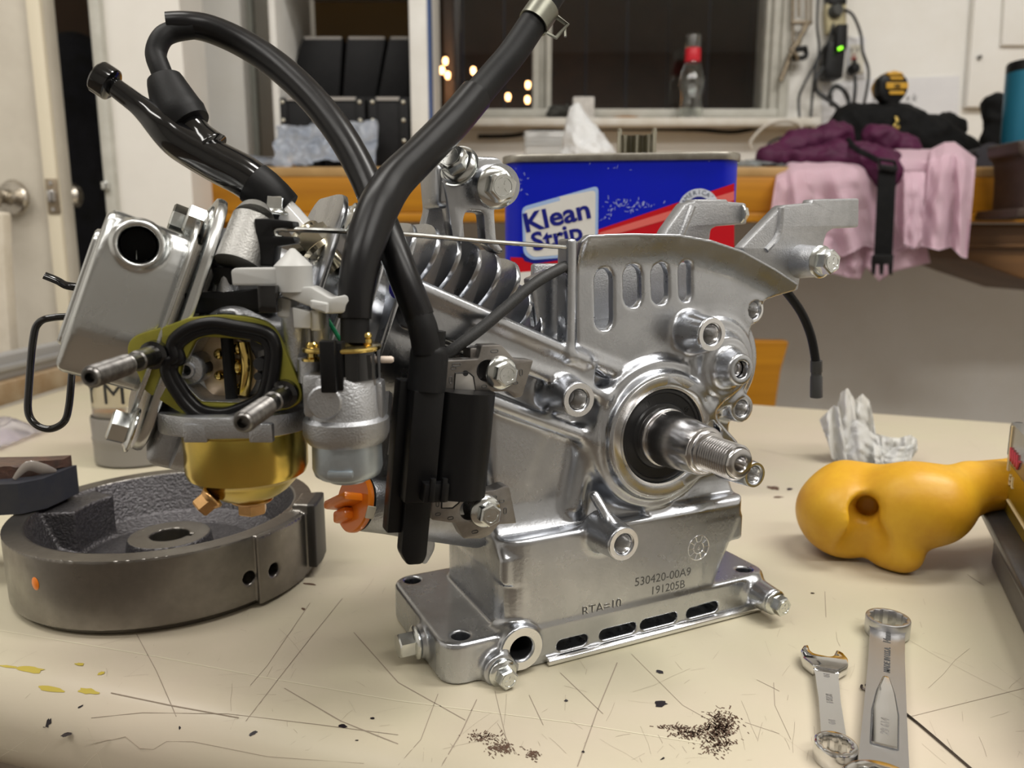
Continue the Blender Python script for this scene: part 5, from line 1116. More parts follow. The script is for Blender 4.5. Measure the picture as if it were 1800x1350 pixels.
g.cap((62, 8, 138), (92, 9, 126.5), 3.2, k=3)
for x0, x1, y0, y1 in ((1043, 1074, 472, 580), (1093, 1124, 466, 540), (1142, 1171, 463, 535), (1190, 1211, 459, 530)):
    a, b = uz((x0 + x1) / 2, y0, 9), uz((x0 + x1) / 2, y1, 9); r = (uz(x1, y1, 9)[0] - uz(x0, y1, 9)[0]) / 2
    ext_ax(g, 1, stad(a[0], a[1] - r, b[0], b[1] + r, r), 3, 16, 0.3, k=1.2, sub=True)
# recesses and holes
g.cone((CU, 8, CZ), (CU, -4, CZ), 22, 22, 0.1, k=0.6, sub=True); g.cone((CU, -0.2, CZ), (CU, -4, CZ), 22, 26.5, 0.1, k=0.6, sub=True)
for u, z, w1, hr, hd in HB: g.cone((u, w1 - 2, z), (u, w1 + hd, z), hr, hr, 0.1, k=0.7, sub=True); g.cone((u, w1 - 0.6, z), (u, w1 + 1.0, z), hr + 1.3, hr, 0.1, k=0.4, sub=True)
g.cone((cu, -14, cz), (cu, -3, cz), 3.9, 3.9, 0.1, k=0.6, sub=True)
for x0, x1, yl, yr in ((978, 1033, 1141, 1129), (1053, 1118, 1121, 1105), (1125, 1190, 1105, 1089), (1206, 1263, 1085, 1072)):
    a, b = uz(x0, yl, 0), uz(x1, yr, 0); r = 2.7; zc_ = 7.4; ext_ax(g, 1, stad(a[0] + r, zc_, b[0] - r, zc_, r), -4, 16, 0.2, k=0.8, sub=True)
for u, w in ((6, 5), (167, 5.2), (3.9, 72.5)):
    u_ = {6: 8.5, 167: 166.5, 3.9: 7.5}[u]; w_ = {5: 8, 5.2: 8.5, 72.5: 70.5}[w]
    g.cone((u_, w_, 22), (u_, w_, 2), 4.1, 4.1, 0.1, k=0.8, sub=True)
ext_ax(g, 1, stad(*uz(1249, 747, -1), *uz(1262, 760, -1), 2.0), -4, 5, 0.2, k=0.7, sub=True)
p = uw(1304, 781, -1); g.cone((p.x, -4, p.z), (p.x, 5, p.z), 2.3, 2.3, 0.1, k=0.6, sub=True)
part(g.mesh('c'), 'crankcase', ALU, ang=180)
del g
g_wall = bbox((112, 47, 158), (100, 5, 36), 1.5); part(g_wall, 'rear_wall', ALUD)
# machined faces on the bosses and threads inside
for u, z, w1, hr, hd in HB:
    bm = bmesh.new(); o_ = {5.2: 9.7}.get(hr, hr + 2.9 if hr > 4 else hr + 2.0)
    lathe(bm, [(hr + 0.9, 0.0), (o_, 0.0), (o_, 0.12), (hr + 0.9, 0.12)], 32, axf((u, w1 - 0.02, z), (0, -1, 0)), closed=True)
    if hd < 20: lathe(bm, [(hr - 0.05 - 0.35 * (k % 2), -1.0 - 0.55 * k) for k in range(int(hd / 0.6))], 24, axf((u, w1, z), (0, -1, 0)))
    part(bm, 'boss_face', ALUM)
    if hd > 20:
        bm = bmesh.new(); lathe(bm, [(hr - 0.1, 1.5), (hr - 0.15, 20), (0, 20)], 28, axf((u, w1, z), (0, 1, 0))); part(bm, 'boss_bore', HOLE)  # dark liner, shade of the deep bore put into its colour
bm = bmesh.new(); lathe(bm, [(0, 0), (2.0, 0), (2.6, 0.6), (3.4, 0.6), (3.8, -1)], 24, axf((cu, -7.5, cz), (0, -1, 0))); part(bm, 'cam_pin', STEEL)
# foot rail along the bottom
bm = bmesh.new(); prism(bm, [(0, 0.4), (-2.6, 0.4), (-3.2, 1.4), (-3.0, 2.8), (-1.6, 3.6), (0, 3.8)], 46, 170, Matrix(((0, 0, 1, 0), (1, 0, 0, 0), (0, 1, 0, 0), (0, 0, 0, 1)))); bev(bm, 0.4); part(bm, 'foot_rail', ALUM)
# bearing ring, seal and crankshaft
AXC = lambda w: axf((CU, w, CZ), (0, -1, 0), (0, 0, 1))
bm = bmesh.new(); lathe(bm, [(24.6, 0), (27.8, 0), (28.6, -0.7), (28.6, -1.4), (22.2, -1.4), (22.2, -0.8)], 64, AXC(-1.62), closed=True); part(bm, 'bearing_lip', ALUM)
bm = bmesh.new(); lathe(bm, [(22, -2), (22, 0.3), (21.3, 0.8), (20.2, 0.8), (19.8, 0.2), (15.6, 0.2), (15.0, 1.0), (13.2, 1.4), (12.6, -1)], 64, AXC(1.2)); part(bm, 'oil_seal', SEAL)
for t_, an_ in (('11', 118), ('45', 40)):
    bm = textm(t_, 3.4, 0.05, 'CENTER'); a = math.radians(an_)
    part(bm, 'seal_mark', BLKG, M=FW(0.95) @ Matrix.Translation((CU + 17.6 * math.cos(a), CZ + 17.6 * math.sin(a), 0)) @ Matrix.Rotation(a - PI / 2, 4, 'Z') @ Matrix.Translation((0, -1.2, 0)), smooth=False)
bm = bmesh.new()
pr = [(13.6, -4), (13.6, 3.2), (13.2, 3.8), (12.7, 4.0), (12.7, 5.5), (12.9, 5.8), (10.6, 29.5), (10.2, 30.2), (9.0, 30.4), (8.6, 31), (8.6, 32.2), (7.9, 32.6)]
h = 33.0
while h < 48.5: pr += [(6.6, h), (7.5, h + 0.55), (7.5, h + 0.75), (6.6, h + 1.3)]; h += 1.4
pr += [(6.4, 49.2), (6.2, 51.0), (5.6, 51.4), (3.4, 51.4), (2.6, 50.2), (2.4, 46), (1.2, 45), (0, 44.4)]
lathe(bm, pr, 48, AXC(0)); part(bm, 'crankshaft', STEEL, ang=50)
# lettering with its engraved shade painted in dark, and casting marks
def mark(t_, x, y, sz, rot=0.0, m=ESHADE, bold=0.0, sp=1.05):
    p = uw(x, y, 0.25); bm = textm(t_, sz, 0.02, 'LEFT', bold=bold, spacing=sp)
    part(bm, 'cast_lettering', m, M=FW(0.25) @ Matrix.Translation((p.x, p.z, 0)) @ Matrix.Rotation(rot, 4, 'Z'), smooth=False)
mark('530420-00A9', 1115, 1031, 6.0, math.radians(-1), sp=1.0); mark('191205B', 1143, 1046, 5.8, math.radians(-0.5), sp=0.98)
p = uw(1022, 1083, 0.3)
for dx, m_ in ((0, ESHADE), (0.22, ALUM)):  # offset dark and bright copies paint shade and lit edge of the letters
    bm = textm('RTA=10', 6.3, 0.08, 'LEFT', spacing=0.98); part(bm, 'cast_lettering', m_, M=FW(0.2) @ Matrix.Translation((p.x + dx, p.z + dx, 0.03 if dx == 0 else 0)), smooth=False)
p = uw(1228, 963, 0.2); bm = bmesh.new()
for r in (3.0, 6.2): tube(bm, [(r * math.cos(t), r * math.sin(t), 0) for t in np.linspace(0, 2 * PI, 33)[:-1]], 0.28, 6, n=1, cyc=True)
for k in range(10): t = k * PI / 5; tube(bm, [(3.2 * math.cos(t), 3.2 * math.sin(t), 0), (6.0 * math.cos(t), 6.0 * math.sin(t), 0)], 0.22, 6, n=1)
addm(bm, textm('6', 3.6, 0.2, 'CENTER'), Matrix.Translation((0, -1.2, 0))); part(bm, 'casting_emblem', ALUM, M=FW(0.25) @ Matrix.Translation((p.x, p.z, 0)))
# flange bolts of the foot
def bolt(M, **kw): return part(bolt_bm(**kw), 'flange_bolt', ZINC, M=M)
p = uw(886, 1186, -7); bolt(ENG @ axf((p.x, -5.2, p.z), (0, -1, 0)), fr=6.4, af=4.0, h=7, rot=0.2)
bolt(ENG @ axf((-5, lb[0], lb[1]), (-1, 0, 0)), fr=7.6, af=5.0, h=9, rot=0.5, ring=False)
bolt(ENG @ axf((pr_.x, -13, pr_.z), (0, -1, 0)), fr=6.3, af=4.2, h=7, rot=0.1)
# ---- tank arms at the upper right
def arm(pts, w0, t, name='mounting_arm'):
    bm = plate(rpoly([uz(*q, w0) for q in pts], 1.5, 3), (), t, 0.9); return bm
bm = arm([(1296, 436), (1330, 400), (1368, 361), (1418, 357), (1420, 351), (1501, 349), (1500, 400), (1456, 402), (1444, 410), (1438, 432), (1445, 470), (1428, 484), (1398, 486), (1394, 510), (1340, 520)], 16, 7)
p = uw(1418, 462, 12); q_ = uw(1436, 460, 2)
lathe(bm, [(0, 0), (8.6, 0), (7.4, 14), (0, 14)], 32, Matrix.Translation((q_.x, q_.z, 2)))
tube(bm, [(*uz(1372, 366, 13), 3.4), (*uz(1366, 412, 13), 3.6), (*uz(1345, 440, 13), 3.4)], 1.6, 8)
part(bm, 'mounting_arm', ALUD, M=FW(16)); bolt(ENG @ axf((q_.x, 0.2, q_.z), (0, -1, 0)), fr=8.0, af=5.2, h=8, rot=0.4)
bm = arm([(1150, 432), (1166, 402), (1198, 357), (1212, 355), (1213, 351), (1268, 351), (1270, 355), (1302, 358), (1303, 394), (1250, 398), (1240, 404), (1236, 440)], 52, 9)
tube(bm, [(*uz(1218, 362, 47), 4.6), (*uz(1206, 392, 47), 4.8), (*uz(1195, 420, 47), 4.6)], 1.8, 8)
part(bm, 'mounting_arm', ALUD, M=FW(52))
p = uw(1302, 376, 50); bolt(ENG @ axf((p.x - 2, 50, p.z), (1, 0, 0)), fr=5.5, af=3.6, h=5, rot=0.2, ring=False)
# ---- cylinder barrel and fins
cy = sub('cylinder')
bm = bmesh.new(); lathe(bm, [(0, -14), (30, -14), (31, 108), (0, 108)], 48, Matrix.Translation((128, 44, 0))); part(bm, 'barrel', ALU, cy, M=MA)
for k in range(11):
    s_ = 8 + 9.6 * k; t = k / 10
    o = [(98, 72), (98, 20), (147, 24), (153, 23), (163, 14 - 4 * t), (172, 11 - 3 * t), (179 + 1 * t, 18), (181 + 1 * t, 30), (181 + 1 * t, 66), (172, 78)]
    if k > 6: o = [(84, 72), (82, 20), (90, 8), (120, 5), (150, 6), (163, 10), (172, 11), (177, 18), (178, 30), (178, 66), (170, 78), (96, 78)]
    if k < 2: o = [(q if q < 160 else q - 16 + 8 * k, w) for q, w in o]
    bm = plate(rpoly(o, 6, 5), (), 2.2, 0.45, s_); part(bm, 'cooling_fin', ALU, cy, M=MA)
# ---- cylinder head, plates and valve cover
hd = sub('cylinder_head')
bm = bbox((72, 44, 129), (26, 50, 22), 4, 3); lathe(bm, [(0, 0), (9, 0), (9, 22), (0, 22)], 28, axf((70, 16, 132), (0, 0, -1))); part(bm, 'exhaust_port', ALUD, hd, M=MA)
s = SDF((70, 0, 106), (184, 84, 150), 1.0)
s.box((80, 13, 112), (148, 78, 139), 4, k=0)

for q, w in ((142, 22), (142, 64), (88, 20), (88, 70)): s.cone((q, w, 108), (q, w, 141), 8, 7.5, 0.8, k=3)
part(s.mesh('h'), 'head_casting', ALUD, hd, M=MA, ang=180)
for s_ in (113, 121):
    bm = plate(rrect(84, 12, 151, 76, 12), (), 2.4, 0.8, s_); part(bm, 'head_fin', ALU, hd, M=MA)
bm = plate(rpoly([(61, 26), (70, 10), (100, 2), (140, 3), (157, 14), (160, 30), (156, 62), (140, 76), (80, 76), (62, 60)], 10, 5), (), 4.0, 1.4, 143.5); part(bm, 'cover_plate', PRESS, hd, M=MA)
bm = plate(rpoly([(74, 14), (90, 5), (136, 4), (148, 12), (150, 60), (140, 70), (84, 70), (74, 60)], 7, 4), (), 1.6, 0.5, 149.2); part(bm, 'cover_flange', PRESS, hd, M=MA)
vc = sub('valve_cover')
s = SDF((78, 6, 146), (148, 70, 180), 0.6)
ext_ax(s, 2, rpoly([(83.5, 17), (98, 9.6), (125, 9.6), (142, 14.5), (142, 58), (125, 66), (98, 66), (83.5, 58)], 6, 4), 148, 176.5, 3.2, k=0)
ext_ax(s, 2, rpoly([(92, 20), (134, 20), (134, 56), (92, 56)], 6), 174, 178.4, 1.0, k=1.2)
hq, hs_ = 133.2, 164.5
s.cone((hq, 14, hs_), (hq + 0.4, 9.2, hs_), 9.5, 7.9, 0.8, k=2)
s.cone((hq, 30, hs_), (hq, 6, hs_), 5.9, 6.1, 0.2, k=1.2, sub=True)
part(s.mesh('v'), 'cover_shell', PRESS, vc, M=MA, ang=180)
bm = bmesh.new(); lathe(bm, [(5.5, 0), (5.5, 14), (0, 14)], 28, axf((hq, 13, hs_), (0, 1, 0))); part(bm, 'vent_hole', HOLE, vc, M=MA)  # dark sleeve paints the shade inside the vent
bm = bmesh.new(); cyl(bm, (hq - 2, 20, hs_), (hq - 5, 19, hs_ - 1), 0.35, seg=8); part(bm, 'vent_wire', ZINC, vc, M=MA)
def abolt(x, y, w, **kw):
    p = uw(x, y, w); b = part(bolt_bm(**kw), 'flange_bolt', ZINC, hd, M=ENG @ axf(p, (-CA, 0, SA))); return b
abolt(366, 398, 26, fr=7.6, af=4.6, h=8, rot=0.2, ring=False); abolt(338, 394, 48, fr=7.2, af=4.6, h=8, rot=0.4, ring=False)
abolt(236, 757, 10, fr=8.0, af=5.0, h=8, rot=0.3, ring=False)
abolt(654, 398, 3, fr=8.2, af=5.0, h=9, rot=0.6, ring=False); abolt(604, 388, 44, fr=6.6, af=4.4, h=8, rot=0.1, ring=False)
p = uw(483, 378, 34); part(bolt_bm(6.6, 4.6, 7, ring=False), 'flange_bolt', ZINC, hd, M=ENG @ axf(p, (0.1, 0, 1)))
# cast intake stub between cover plate and lever
bm = bmesh.new(); a, b = uw(446, 386, 10), uw(418, 466, 4); cyl(bm, a, b, 7.2, 8.0, 32); cyl(bm, a + Vector((1, 3, 3)), a, 5.5, 7.2, 24); part(bm, 'intake_stub', mat('sand_cast_alloy', (0.36, 0.355, 0.34), 0.5, 1, var=(0.28, 0.275, 0.26), vs=90, bump=0.25, bs=1200), hd)
# black bail wire and tab hanging behind the valve cover
bm = bmesh.new(); tube(bm, [el(at(*q)) for q in [(150, 556, .315), (95, 558, .31), (68, 568, .31), (58, 600, .31), (51, 680, .31), (50, 725, .31), (64, 747, .31), (88, 754, .31), (112, 742, .31), (121, 715, .312), (126, 660, .315), (130, 600, .32)]], 1.45, 10); part(bm, 'bail_wire', BLKG)
bm = bmesh.new(); tube(bm, [el(at(*q)) for q in [(78, 484, .31), (100, 493, .312), (118, 502, .315), (150, 505, .32), (170, 500, .325)]], 1.9, 10, flat=(1, 0.5)); part(bm, 'choke_tab', BLKG)
# ---- bracket on top of the cylinder
br = sub('cylinder_bracket')
w_ = 26
o = rpoly([uz(*q, w_) for q in [(812, 276), (868, 278), (881, 291), (886, 316), (880, 352), (862, 368), (866, 424), (880, 442), (868, 448), (846, 428), (842, 374), (812, 372), (808, 390), (806, 432), (792, 440), (779, 350), (772, 312), (790, 284)]], 1.8, 3)
bm = plate(o, (), 9, 1.2); q_ = uz(868, 328, 20); lathe(bm, [(0, 0), (9.5, 0), (8.6, 13), (0, 13)], 32, Matrix.Translation((*q_, 0))); part(bm, 'bracket_casting', ALU, br, M=FW(w_))
bm = plate(rpoly([uz(*q, 48) for q in [(742, 302), (778, 288), (800, 300), (806, 360), (812, 432), (752, 440), (740, 400), (748, 370)]], 2, 3), [circ(*uz(768, 328, 48), 3.2, 20, 4.6)], 9, 1.0); part(bm, 'bracket_web', ALUD, br, M=FW(48))
bm = bmesh.new(); a = uw(800, 318, 24); bm = bbox((a.x + 3, 34, a.z - 2), (22, 22, 18), 3, 3); part(bm, 'bracket_block', ALU, br)
p = uw(873, 330, 12); part(bolt_bm(8.6, 5.4, 8, rot=0.3), 'flange_bolt', ZINC, br, M=ENG @ axf((p.x, 13.2, p.z), (0, -1, 0)))
p = uw(806, 294, 22); part(bolt_bm(8.0, 5.2, 8, rot=0.5, washer=1.2), 'flange_bolt', ZINC, br, M=ENG @ axf(p, (-0.55, -0.55, 0.35)))
# ---- oil filler neck and cap
of = sub('oil_filler')
c0 = uw(634, 884, 14); dn = Vector((-0.92, -0.25, 0.30)).normalized()
bm = bmesh.new(); lathe(bm, [(0, 0), (10.8, 0), (11.2, -2), (11.6, -12), (13, -30), (15, -62), (0, -62)], 40, axf(c0, dn)); part(bm, 'filler_neck', ALUD, of)
bm = bmesh.new(); lathe(bm, [(0, 0.1), (11.2, 0.1), (11.2, 1.3), (0, 1.3)], 40, axf(c0, dn)); part(bm, 'gasket', RUB, of)
bm = bmesh.new(); F_ = axf(c0, dn, (0, 0, 1)); lathe(bm, [(0, 1.3), (11.6, 1.3), (12, 2), (12, 3.4), (11.4, 4), (8, 4.2), (0, 4.2)], 40, F_)
b2 = bbox((0, 0, 8), (16, 3.6, 9), 1.2, 2); addm(bm, b2, F_ @ Matrix.Rotation(0.5, 4, 'Z')); b2 = bbox((-4, -4.5, 5.5), (9, 5, 5), 1.2, 2); addm(bm, b2, F_ @ Matrix.Rotation(0.5, 4, 'Z')); part(bm, 'filler_cap', ORANGE, of)
p = uw(650, 899, 2); bm = bbox(p + Vector((0, -1.2, 0)), (3.4, 0.8, 5.0), 0.2, 1, Matrix.Rotation(0.3, 3, 'Y')); part(bm, 'paper_tag', mat('cream_tag', (0.62, 0.57, 0.45), 0.7), of)
# dark struts behind coil and carburetor
bm = bmesh.new()
for a, b in (((668, 560), (640, 730)), ((700, 560), (676, 760)), ((720, 640), (690, 800))):
    P0, P1 = uw(*a, 18), uw(*b, 18); tube(bm, [P0, (P0 + P1) / 2 + Vector((0, 3, 0)), P1], 2.2, 8)
part(bm, 'cylinder_struts', ALUD, cy)
bm = plate(rpoly([uz(*q, 30) for q in [(600, 560), (740, 560), (760, 900), (700, 935), (610, 870)]], 5), (), 4, 1); part(bm, 'side_web', ALUD, cy, M=FW(32))
p0, p1 = uw(660, 800, 24), uw(735, 950, 10)
bm = plate(rpoly([uz(*q, 22) for q in [(660, 850), (715, 838), (770, 960), (748, 1000), (722, 960)]], 4), (), 8, 1.5); part(bm, 'side_rib', ALUD, cy, M=FW(26))

# ---- ignition coil
co_ = sub('ignition_coil')
Cc = uw(815, 780, -16); tl = math.radians(-6.5)
FC = FW(-16) @ Matrix.Translation((Cc.x, Cc.z, 0)) @ Matrix.Rotation(tl, 4, 'Z')       # x right, y up, z towards the viewer (mm)
FCp = FC @ Matrix(((1, 0, 0, 0), (0, 0, 1, 0), (0, -1, 0, 0), (0, 0, 0, 1)))            # prism axis z -> coil up
def dsh(r, n=14): return [(-11.5, 14), (-11.5, 0)] + [(11.3 * math.sin(t) * 1.0, -9.5 * math.cos(t) + 2) for t in np.linspace(-PI / 2, PI / 2, n)] + [(11.3, 14)]
bm = bmesh.new(); prism(bm, dsh(0), -20.5, 20); bev(bm, 1.1, 2, 40); part(bm, 'coil_body', BLKP, co_, M=FCp, ang=50)
bm = bbox((-17, -0.5, -2), (12, 42, 13), 1.0); part(bm, 'coil_flange', BLKP, co_, M=FC)
bm = bbox((-23, -6, -6), (6.5, 58, 7), 0.8); part(bm, 'coil_side', BLKP, co_, M=FC)
bm = plate(rpoly([(-21, -18), (-10.5, -18), (-10.5, -44), (-12, -47), (-18, -47), (-21, -42)], 1.5), (), 6, 0.8); part(bm, 'coil_tongue', BLKP, co_, M=FC @ Matrix.Translation((0, 0, -3)))
bm = bbox((-12.5, -16.5, 6.5), (9.5, 7, 5), 0.5); b2 = bbox((-10, -15.2, 9), (2, 9, 2), 0.3); addm(bm, b2); b2 = bbox((-14.5, -15.2, 9), (2, 9, 2), 0.3); addm(bm, b2); part(bm, 'coil_terminal', BLKP, co_, M=FC)
bm = bmesh.new(); lathe(bm, [(0, 20), (7.2, 20), (7.0, 34), (6.6, 35.5), (5.4, 36.5), (5.3, 42), (0, 42)], 32, Matrix.Translation((-16.5, 0, -1)) @ Matrix.Rotation(-PI / 2, 4, 'X')); part(bm, 'coil_tower', RUB, co_, M=FC)
lt = [(785, 634), (841, 631), (847, 607), (881, 606), (904, 631), (938, 633), (918, 697), (905, 700), (892, 688), (850, 690), (782, 686)]
lb_ = [(761, 870), (847, 864), (870, 862), (885, 855), (895, 855), (902, 888), (908, 920), (877, 922), (862, 940), (847, 947), (815, 947), (801, 920), (758, 914)]
for pts, hole, ins, marks, bp in ((lt, (856, 652), [(800, 656), (824, 655), (832, 662), (836, 688), (798, 686)], [(802, 641, 9), (869, 617, 8), (916, 655, -6), (906, 673, 4), (851, 679, 4), (797, 647, 4), (792, 668, -6)], (880, 655)), (lb_, (826, 896), [(777, 868), (812, 866), (806, 884), (795, 893), (776, 893)], [(833, 876, 6), (868, 874, 6), (888, 898, -6), (882, 881, 4), (835, 935, 6), (792, 911, 5), (770, 904, 4), (769, 884, -8)], (852, 898))):
    w0 = -11
    bm = plate(rpoly([uz(*q, w0) for q in pts], 0.8, 3), [circ(*uz(*hole, w0), 4.2, 20)], 7, 0.35); part(bm, 'lamination_stack', LAMI, co_, M=FW(w0 + 3.5))
    bm = plate(rpoly([uz(*q, w0) for q in ins], 0.8, 2), (), 0.3, 0.1); part(bm, 'lamination_insert', mat('pale_lamination', (0.50, 0.49, 0.48), 0.4, 1), co_, M=FW(w0 - 0.1))
    bm = bmesh.new(); po = [uz(*q, w0) for q in ins]
    tube(bm, [(x, z, 0) for x, z in po], 0.28, 6, n=1, cyc=True); lathe(bm, [(0, 0.2), (1.1, 0.2), (1.1, -1), (0, -1)], 16, Matrix.Translation((*uz(ins[0][0] + 18, ins[0][1], w0), 0))); part(bm, 'insert_gap', HOLE, co_, M=FW(w0 - 0.25))
    bm = bmesh.new()
    for x, y, l in marks:
        a = uz(x, y, w0); l2 = abs(l) / 8
        st = stad(a[0] - (l2 if l > 0 else 0), a[1] - (0 if l > 0 else l2), a[0] + (l2 if l > 0 else 0), a[1] + (0 if l > 0 else l2), 0.55, 4)
        tube(bm, [(x_, z_, 0) for x_, z_ in st], 0.18, 5, n=1, cyc=True)
    part(bm, 'rivet_marks', ESHADE, co_, M=FW(w0 - 0.05))
    p = uw(*bp, w0); part(bolt_bm(6.6, 4.1, 6.5, rot=0.35), 'flange_bolt', ZINC, co_, M=ENG @ axf((p.x, w0 - 0.1, p.z), (0, -1, 0)))
    bm = bmesh.new(); cyl(bm, (p.x, w0 + 7, p.z), (p.x, 16, p.z), 6.5, 8.5, 28); part(bm, 'coil_post', ALU, co_)
bm = bbox((*(uw(832, 620, -3).xy), uw(832, 620, -3).z), (6, 8, 5), 0.8); part(bm, 'stack_clip', LAMI, co_)
# ================================================================== carburetor (frame: metres, facing the viewer)
Yc = 0.2595
ca = sub('carburetor')
def cz_(x, y, Y=Yc): return ony(x, y, Y)
def cpart(bm, name, m, M=None, par=None, **kw): return fin(bm, name, m, par or ca, M=M if M is not None else Matrix.Identity(4), **kw)
FBc = FB(Yc)
fl = [(226, 610), (230, 598), (242, 588), (300, 570), (332, 558), (390, 552), (440, 556), (464, 562), (481, 572), (493, 590), (528, 672), (534, 694), (528, 708), (512, 718), (460, 728), (420, 737), (386, 748), (350, 744), (314, 722), (262, 690), (251, 679), (247, 662), (240, 648), (228, 634)]
thr = [(346, 598), (360, 592), (400, 594), (446, 598), (468, 610), (470, 640), (464, 690), (448, 706), (420, 708), (352, 706), (326, 680), (318, 664), (322, 640), (330, 630)]
bm = plate(rpoly(pxl(fl, Yc), 0.002, 3), [rpoly(pxl(thr, Yc), 0.0012, 3)], 0.0026, 0.0007); cpart(bm, 'mounting_flange', OLIVE, FBc)
# rubber gasket ring, two ridges
gk = [(308, 628), (303, 606), (313, 590), (340, 574), (376, 567), (415, 573), (455, 580), (476, 590), (485, 612), (484, 640), (479, 672), (470, 700), (452, 716), (420, 730), (388, 737), (350, 730), (326, 710), (310, 688), (298, 668), (292, 650), (296, 636)]
gi = [(x + (392 - x) * 0.125, y + (650 - y) * 0.14) for x, y in gk]
bm = bmesh.new(); tube(bm, [cz_(x, y, Yc - 0.0020) for x, y in gk], 0.0021, 12, n=5, cyc=True); tube(bm, [cz_(x, y, Yc - 0.0012) for x, y in gi], 0.0018, 12, n=5, cyc=True); cpart(bm, 'rubber_gasket', RUBS)
# air horn behind the flange: body ring, floor, choke plate, bar, jets
bo = [(300, 640), (306, 600), (335, 575), (380, 568), (450, 580), (478, 600), (476, 650), (462, 705), (430, 728), (385, 734), (345, 726), (310, 690)]
bm = plate(rpoly(pxl(bo, Yc), 0.003, 3), [rpoly(pxl(thr, Yc), 0.0016, 3)], 0.014, 0.0004); cpart(bm, 'air_horn', ALUD, FB(Yc + 0.0084))
bm = plate(circ(*xz(394, 648, Yc + 0.013), 0.0125, 40), (), 0.0008, 0.0002); cpart(bm, 'choke_plate', PINKG, FB(Yc + 0.012))
bm = plate(rpoly(pxl(bo, Yc + 0.014), 0.003, 3), (), 0.002, 0.0004); cpart(bm, 'rear_wall', ALUD, FB(Yc + 0.0165))
a, b = cz_(398, 586, Yc + 0.007), cz_(408, 706, Yc + 0.007)
bm = bmesh.new(); tube(bm, [a, b], 0.0023, 10, n=1, flat=(1, 0.7)); cpart(bm, 'choke_shaft', BLKP)
bm = bmesh.new()
for x, y, r in ((420, 612, .0024), (418, 645, .0030), (422, 684, .0022), (386, 622, .0020), (386, 660, .0018)):
    c = cz_(x, y, Yc + 0.0105); lathe(bm, [(0, r * 1.1), (r * 0.5, r), (r * 0.9, r * 0.55), (r, 0)], 16, axf(c, (0, -1, 0)))
tube(bm, [cz_(428, 602, Yc + .009), cz_(434, 645, Yc + .008), cz_(428, 692, Yc + .009)], 0.0022, 10); cpart(bm, 'brass_jets', BRASS)
bm = bmesh.new(); c = cz_(330, 650, Yc + 0.002)
lathe(bm, [(0.0056, -0.010), (0.0056, -0.001), (0.0050, 0), (0.0030, 0.0004), (0.0028, 0.0018), (0.0019, 0.0018), (0.0018, -0.006), (0, -0.006)], 28, axf(c, (0, -1, 0))); cpart(bm, 'pilot_boss', ALUD)
bm = bmesh.new()
for x, y, r in ((453, 604, .0026), (456, 640, .0022), (453, 662, .0014), (352, 648, .0026)):
    c = cz_(x, y, Yc - 0.0004 if x > 400 else Yc + 0.004); cyl(bm, c, c + Vector((0, 0.005, 0)), r, seg=20)
cpart(bm, 'air_passages', HOLE)  # solid dark plugs, shade of the open passages painted on
# two studs towards the viewer
for x, y in ((277, 622), (503, 690)):
    c = cz_(x, y); L_ = 0.0415
    pr = [(0.0034, -0.002), (0.0034, 0.014), (0.0029, 0.0145), (0.0029, 0.020), (0.0033, 0.0205)]
    h = 0.021
    while h < L_ - 0.002: pr += [(0.0030, h), (0.0034, h + 0.00035), (0.0030, h + 0.0007)]; h += 0.0008
    pr += [(0.0029, L_ - 0.0006), (0.0024, L_), (0.0016, L_), (0.0012, L_ - 0.003), (0, L_ - 0.003)]
    bm = bmesh.new(); lathe(bm, pr, 24, axf(c, (-0.02, -1, -0.03))); cpart(bm, 'threaded_stud', BOLTBLK)
    bm = bmesh.new(); lathe(bm, [(0.0034, 0), (0.0050, 0), (0.0048, 0.0025), (0.0034, 0.003)], 24, axf(c + Vector((0, -0.001, 0)), (-0.02, -1, -0.03)), closed=True); cpart(bm, 'stud_collar', BLKG)
# bowl flange, bowl, drain screws
Yb_ = 0.2735
bc = cz_(432, 760, Yb_); zb_ = lambda y: cz_(432, y, Yb_ - 0.0213).z
ztop, zbm = zb_(742), zb_(776)
bm = plate(rpoly([(bc.x - 0.0285, Yb_ - 0.008), (bc.x - 0.024, Yb_ - 0.016), (bc.x - 0.008, Yb_ - 0.0235), (bc.x + 0.014, Yb_ - 0.0215), (bc.x + 0.024, Yb_ - 0.012), (bc.x + 0.026, Yb_ + 0.01), (bc.x + 0.012, Yb_ + 0.024), (bc.x - 0.012, Yb_ + 0.024), (bc.x - 0.027, Yb_ + 0.012)], 0.006, 4), (), 0.0075, 0.0008); cpart(bm, 'bowl_flange', ALUD, Matrix.Translation((0, 0, zb_(752))))
for sx in (-0.012, 0.010):
    bm = bbox((bc.x + sx + 0.003, Yb_ - 0.0215, zb_(760)), (0.008, 0.003, 0.0065), 0.0006); cpart(bm, 'flange_lug', ALUD)
R_b = 0.0218
bm = bmesh.new(); lathe(bm, [(0, zbm + 0.004), (R_b + 0.0006, zbm + 0.004), (R_b + 0.0006, zb_(772)), (R_b, zb_(776)), (R_b - 0.0002, zb_(848)), (R_b - 0.0010, zb_(860)), (R_b - 0.0022, zb_(862)), (R_b - 0.004, zb_(872)), (R_b - 0.0075, zb_(891)), (R_b - 0.011, zb_(903)), (0.0085, zb_(908)), (0.006, zb_(909)), (0, zb_(909))], 64, Matrix.Translation((bc.x, Yb_, 0)))
BOWL = mat('gold_zinc_bowl', (0.66, 0.48, 0.11), 0.24, 1, var=(0.52, 0.44, 0.10), vs=50, rv=0.06)
cpart(bm, 'float_bowl', BOWL, ang=30)
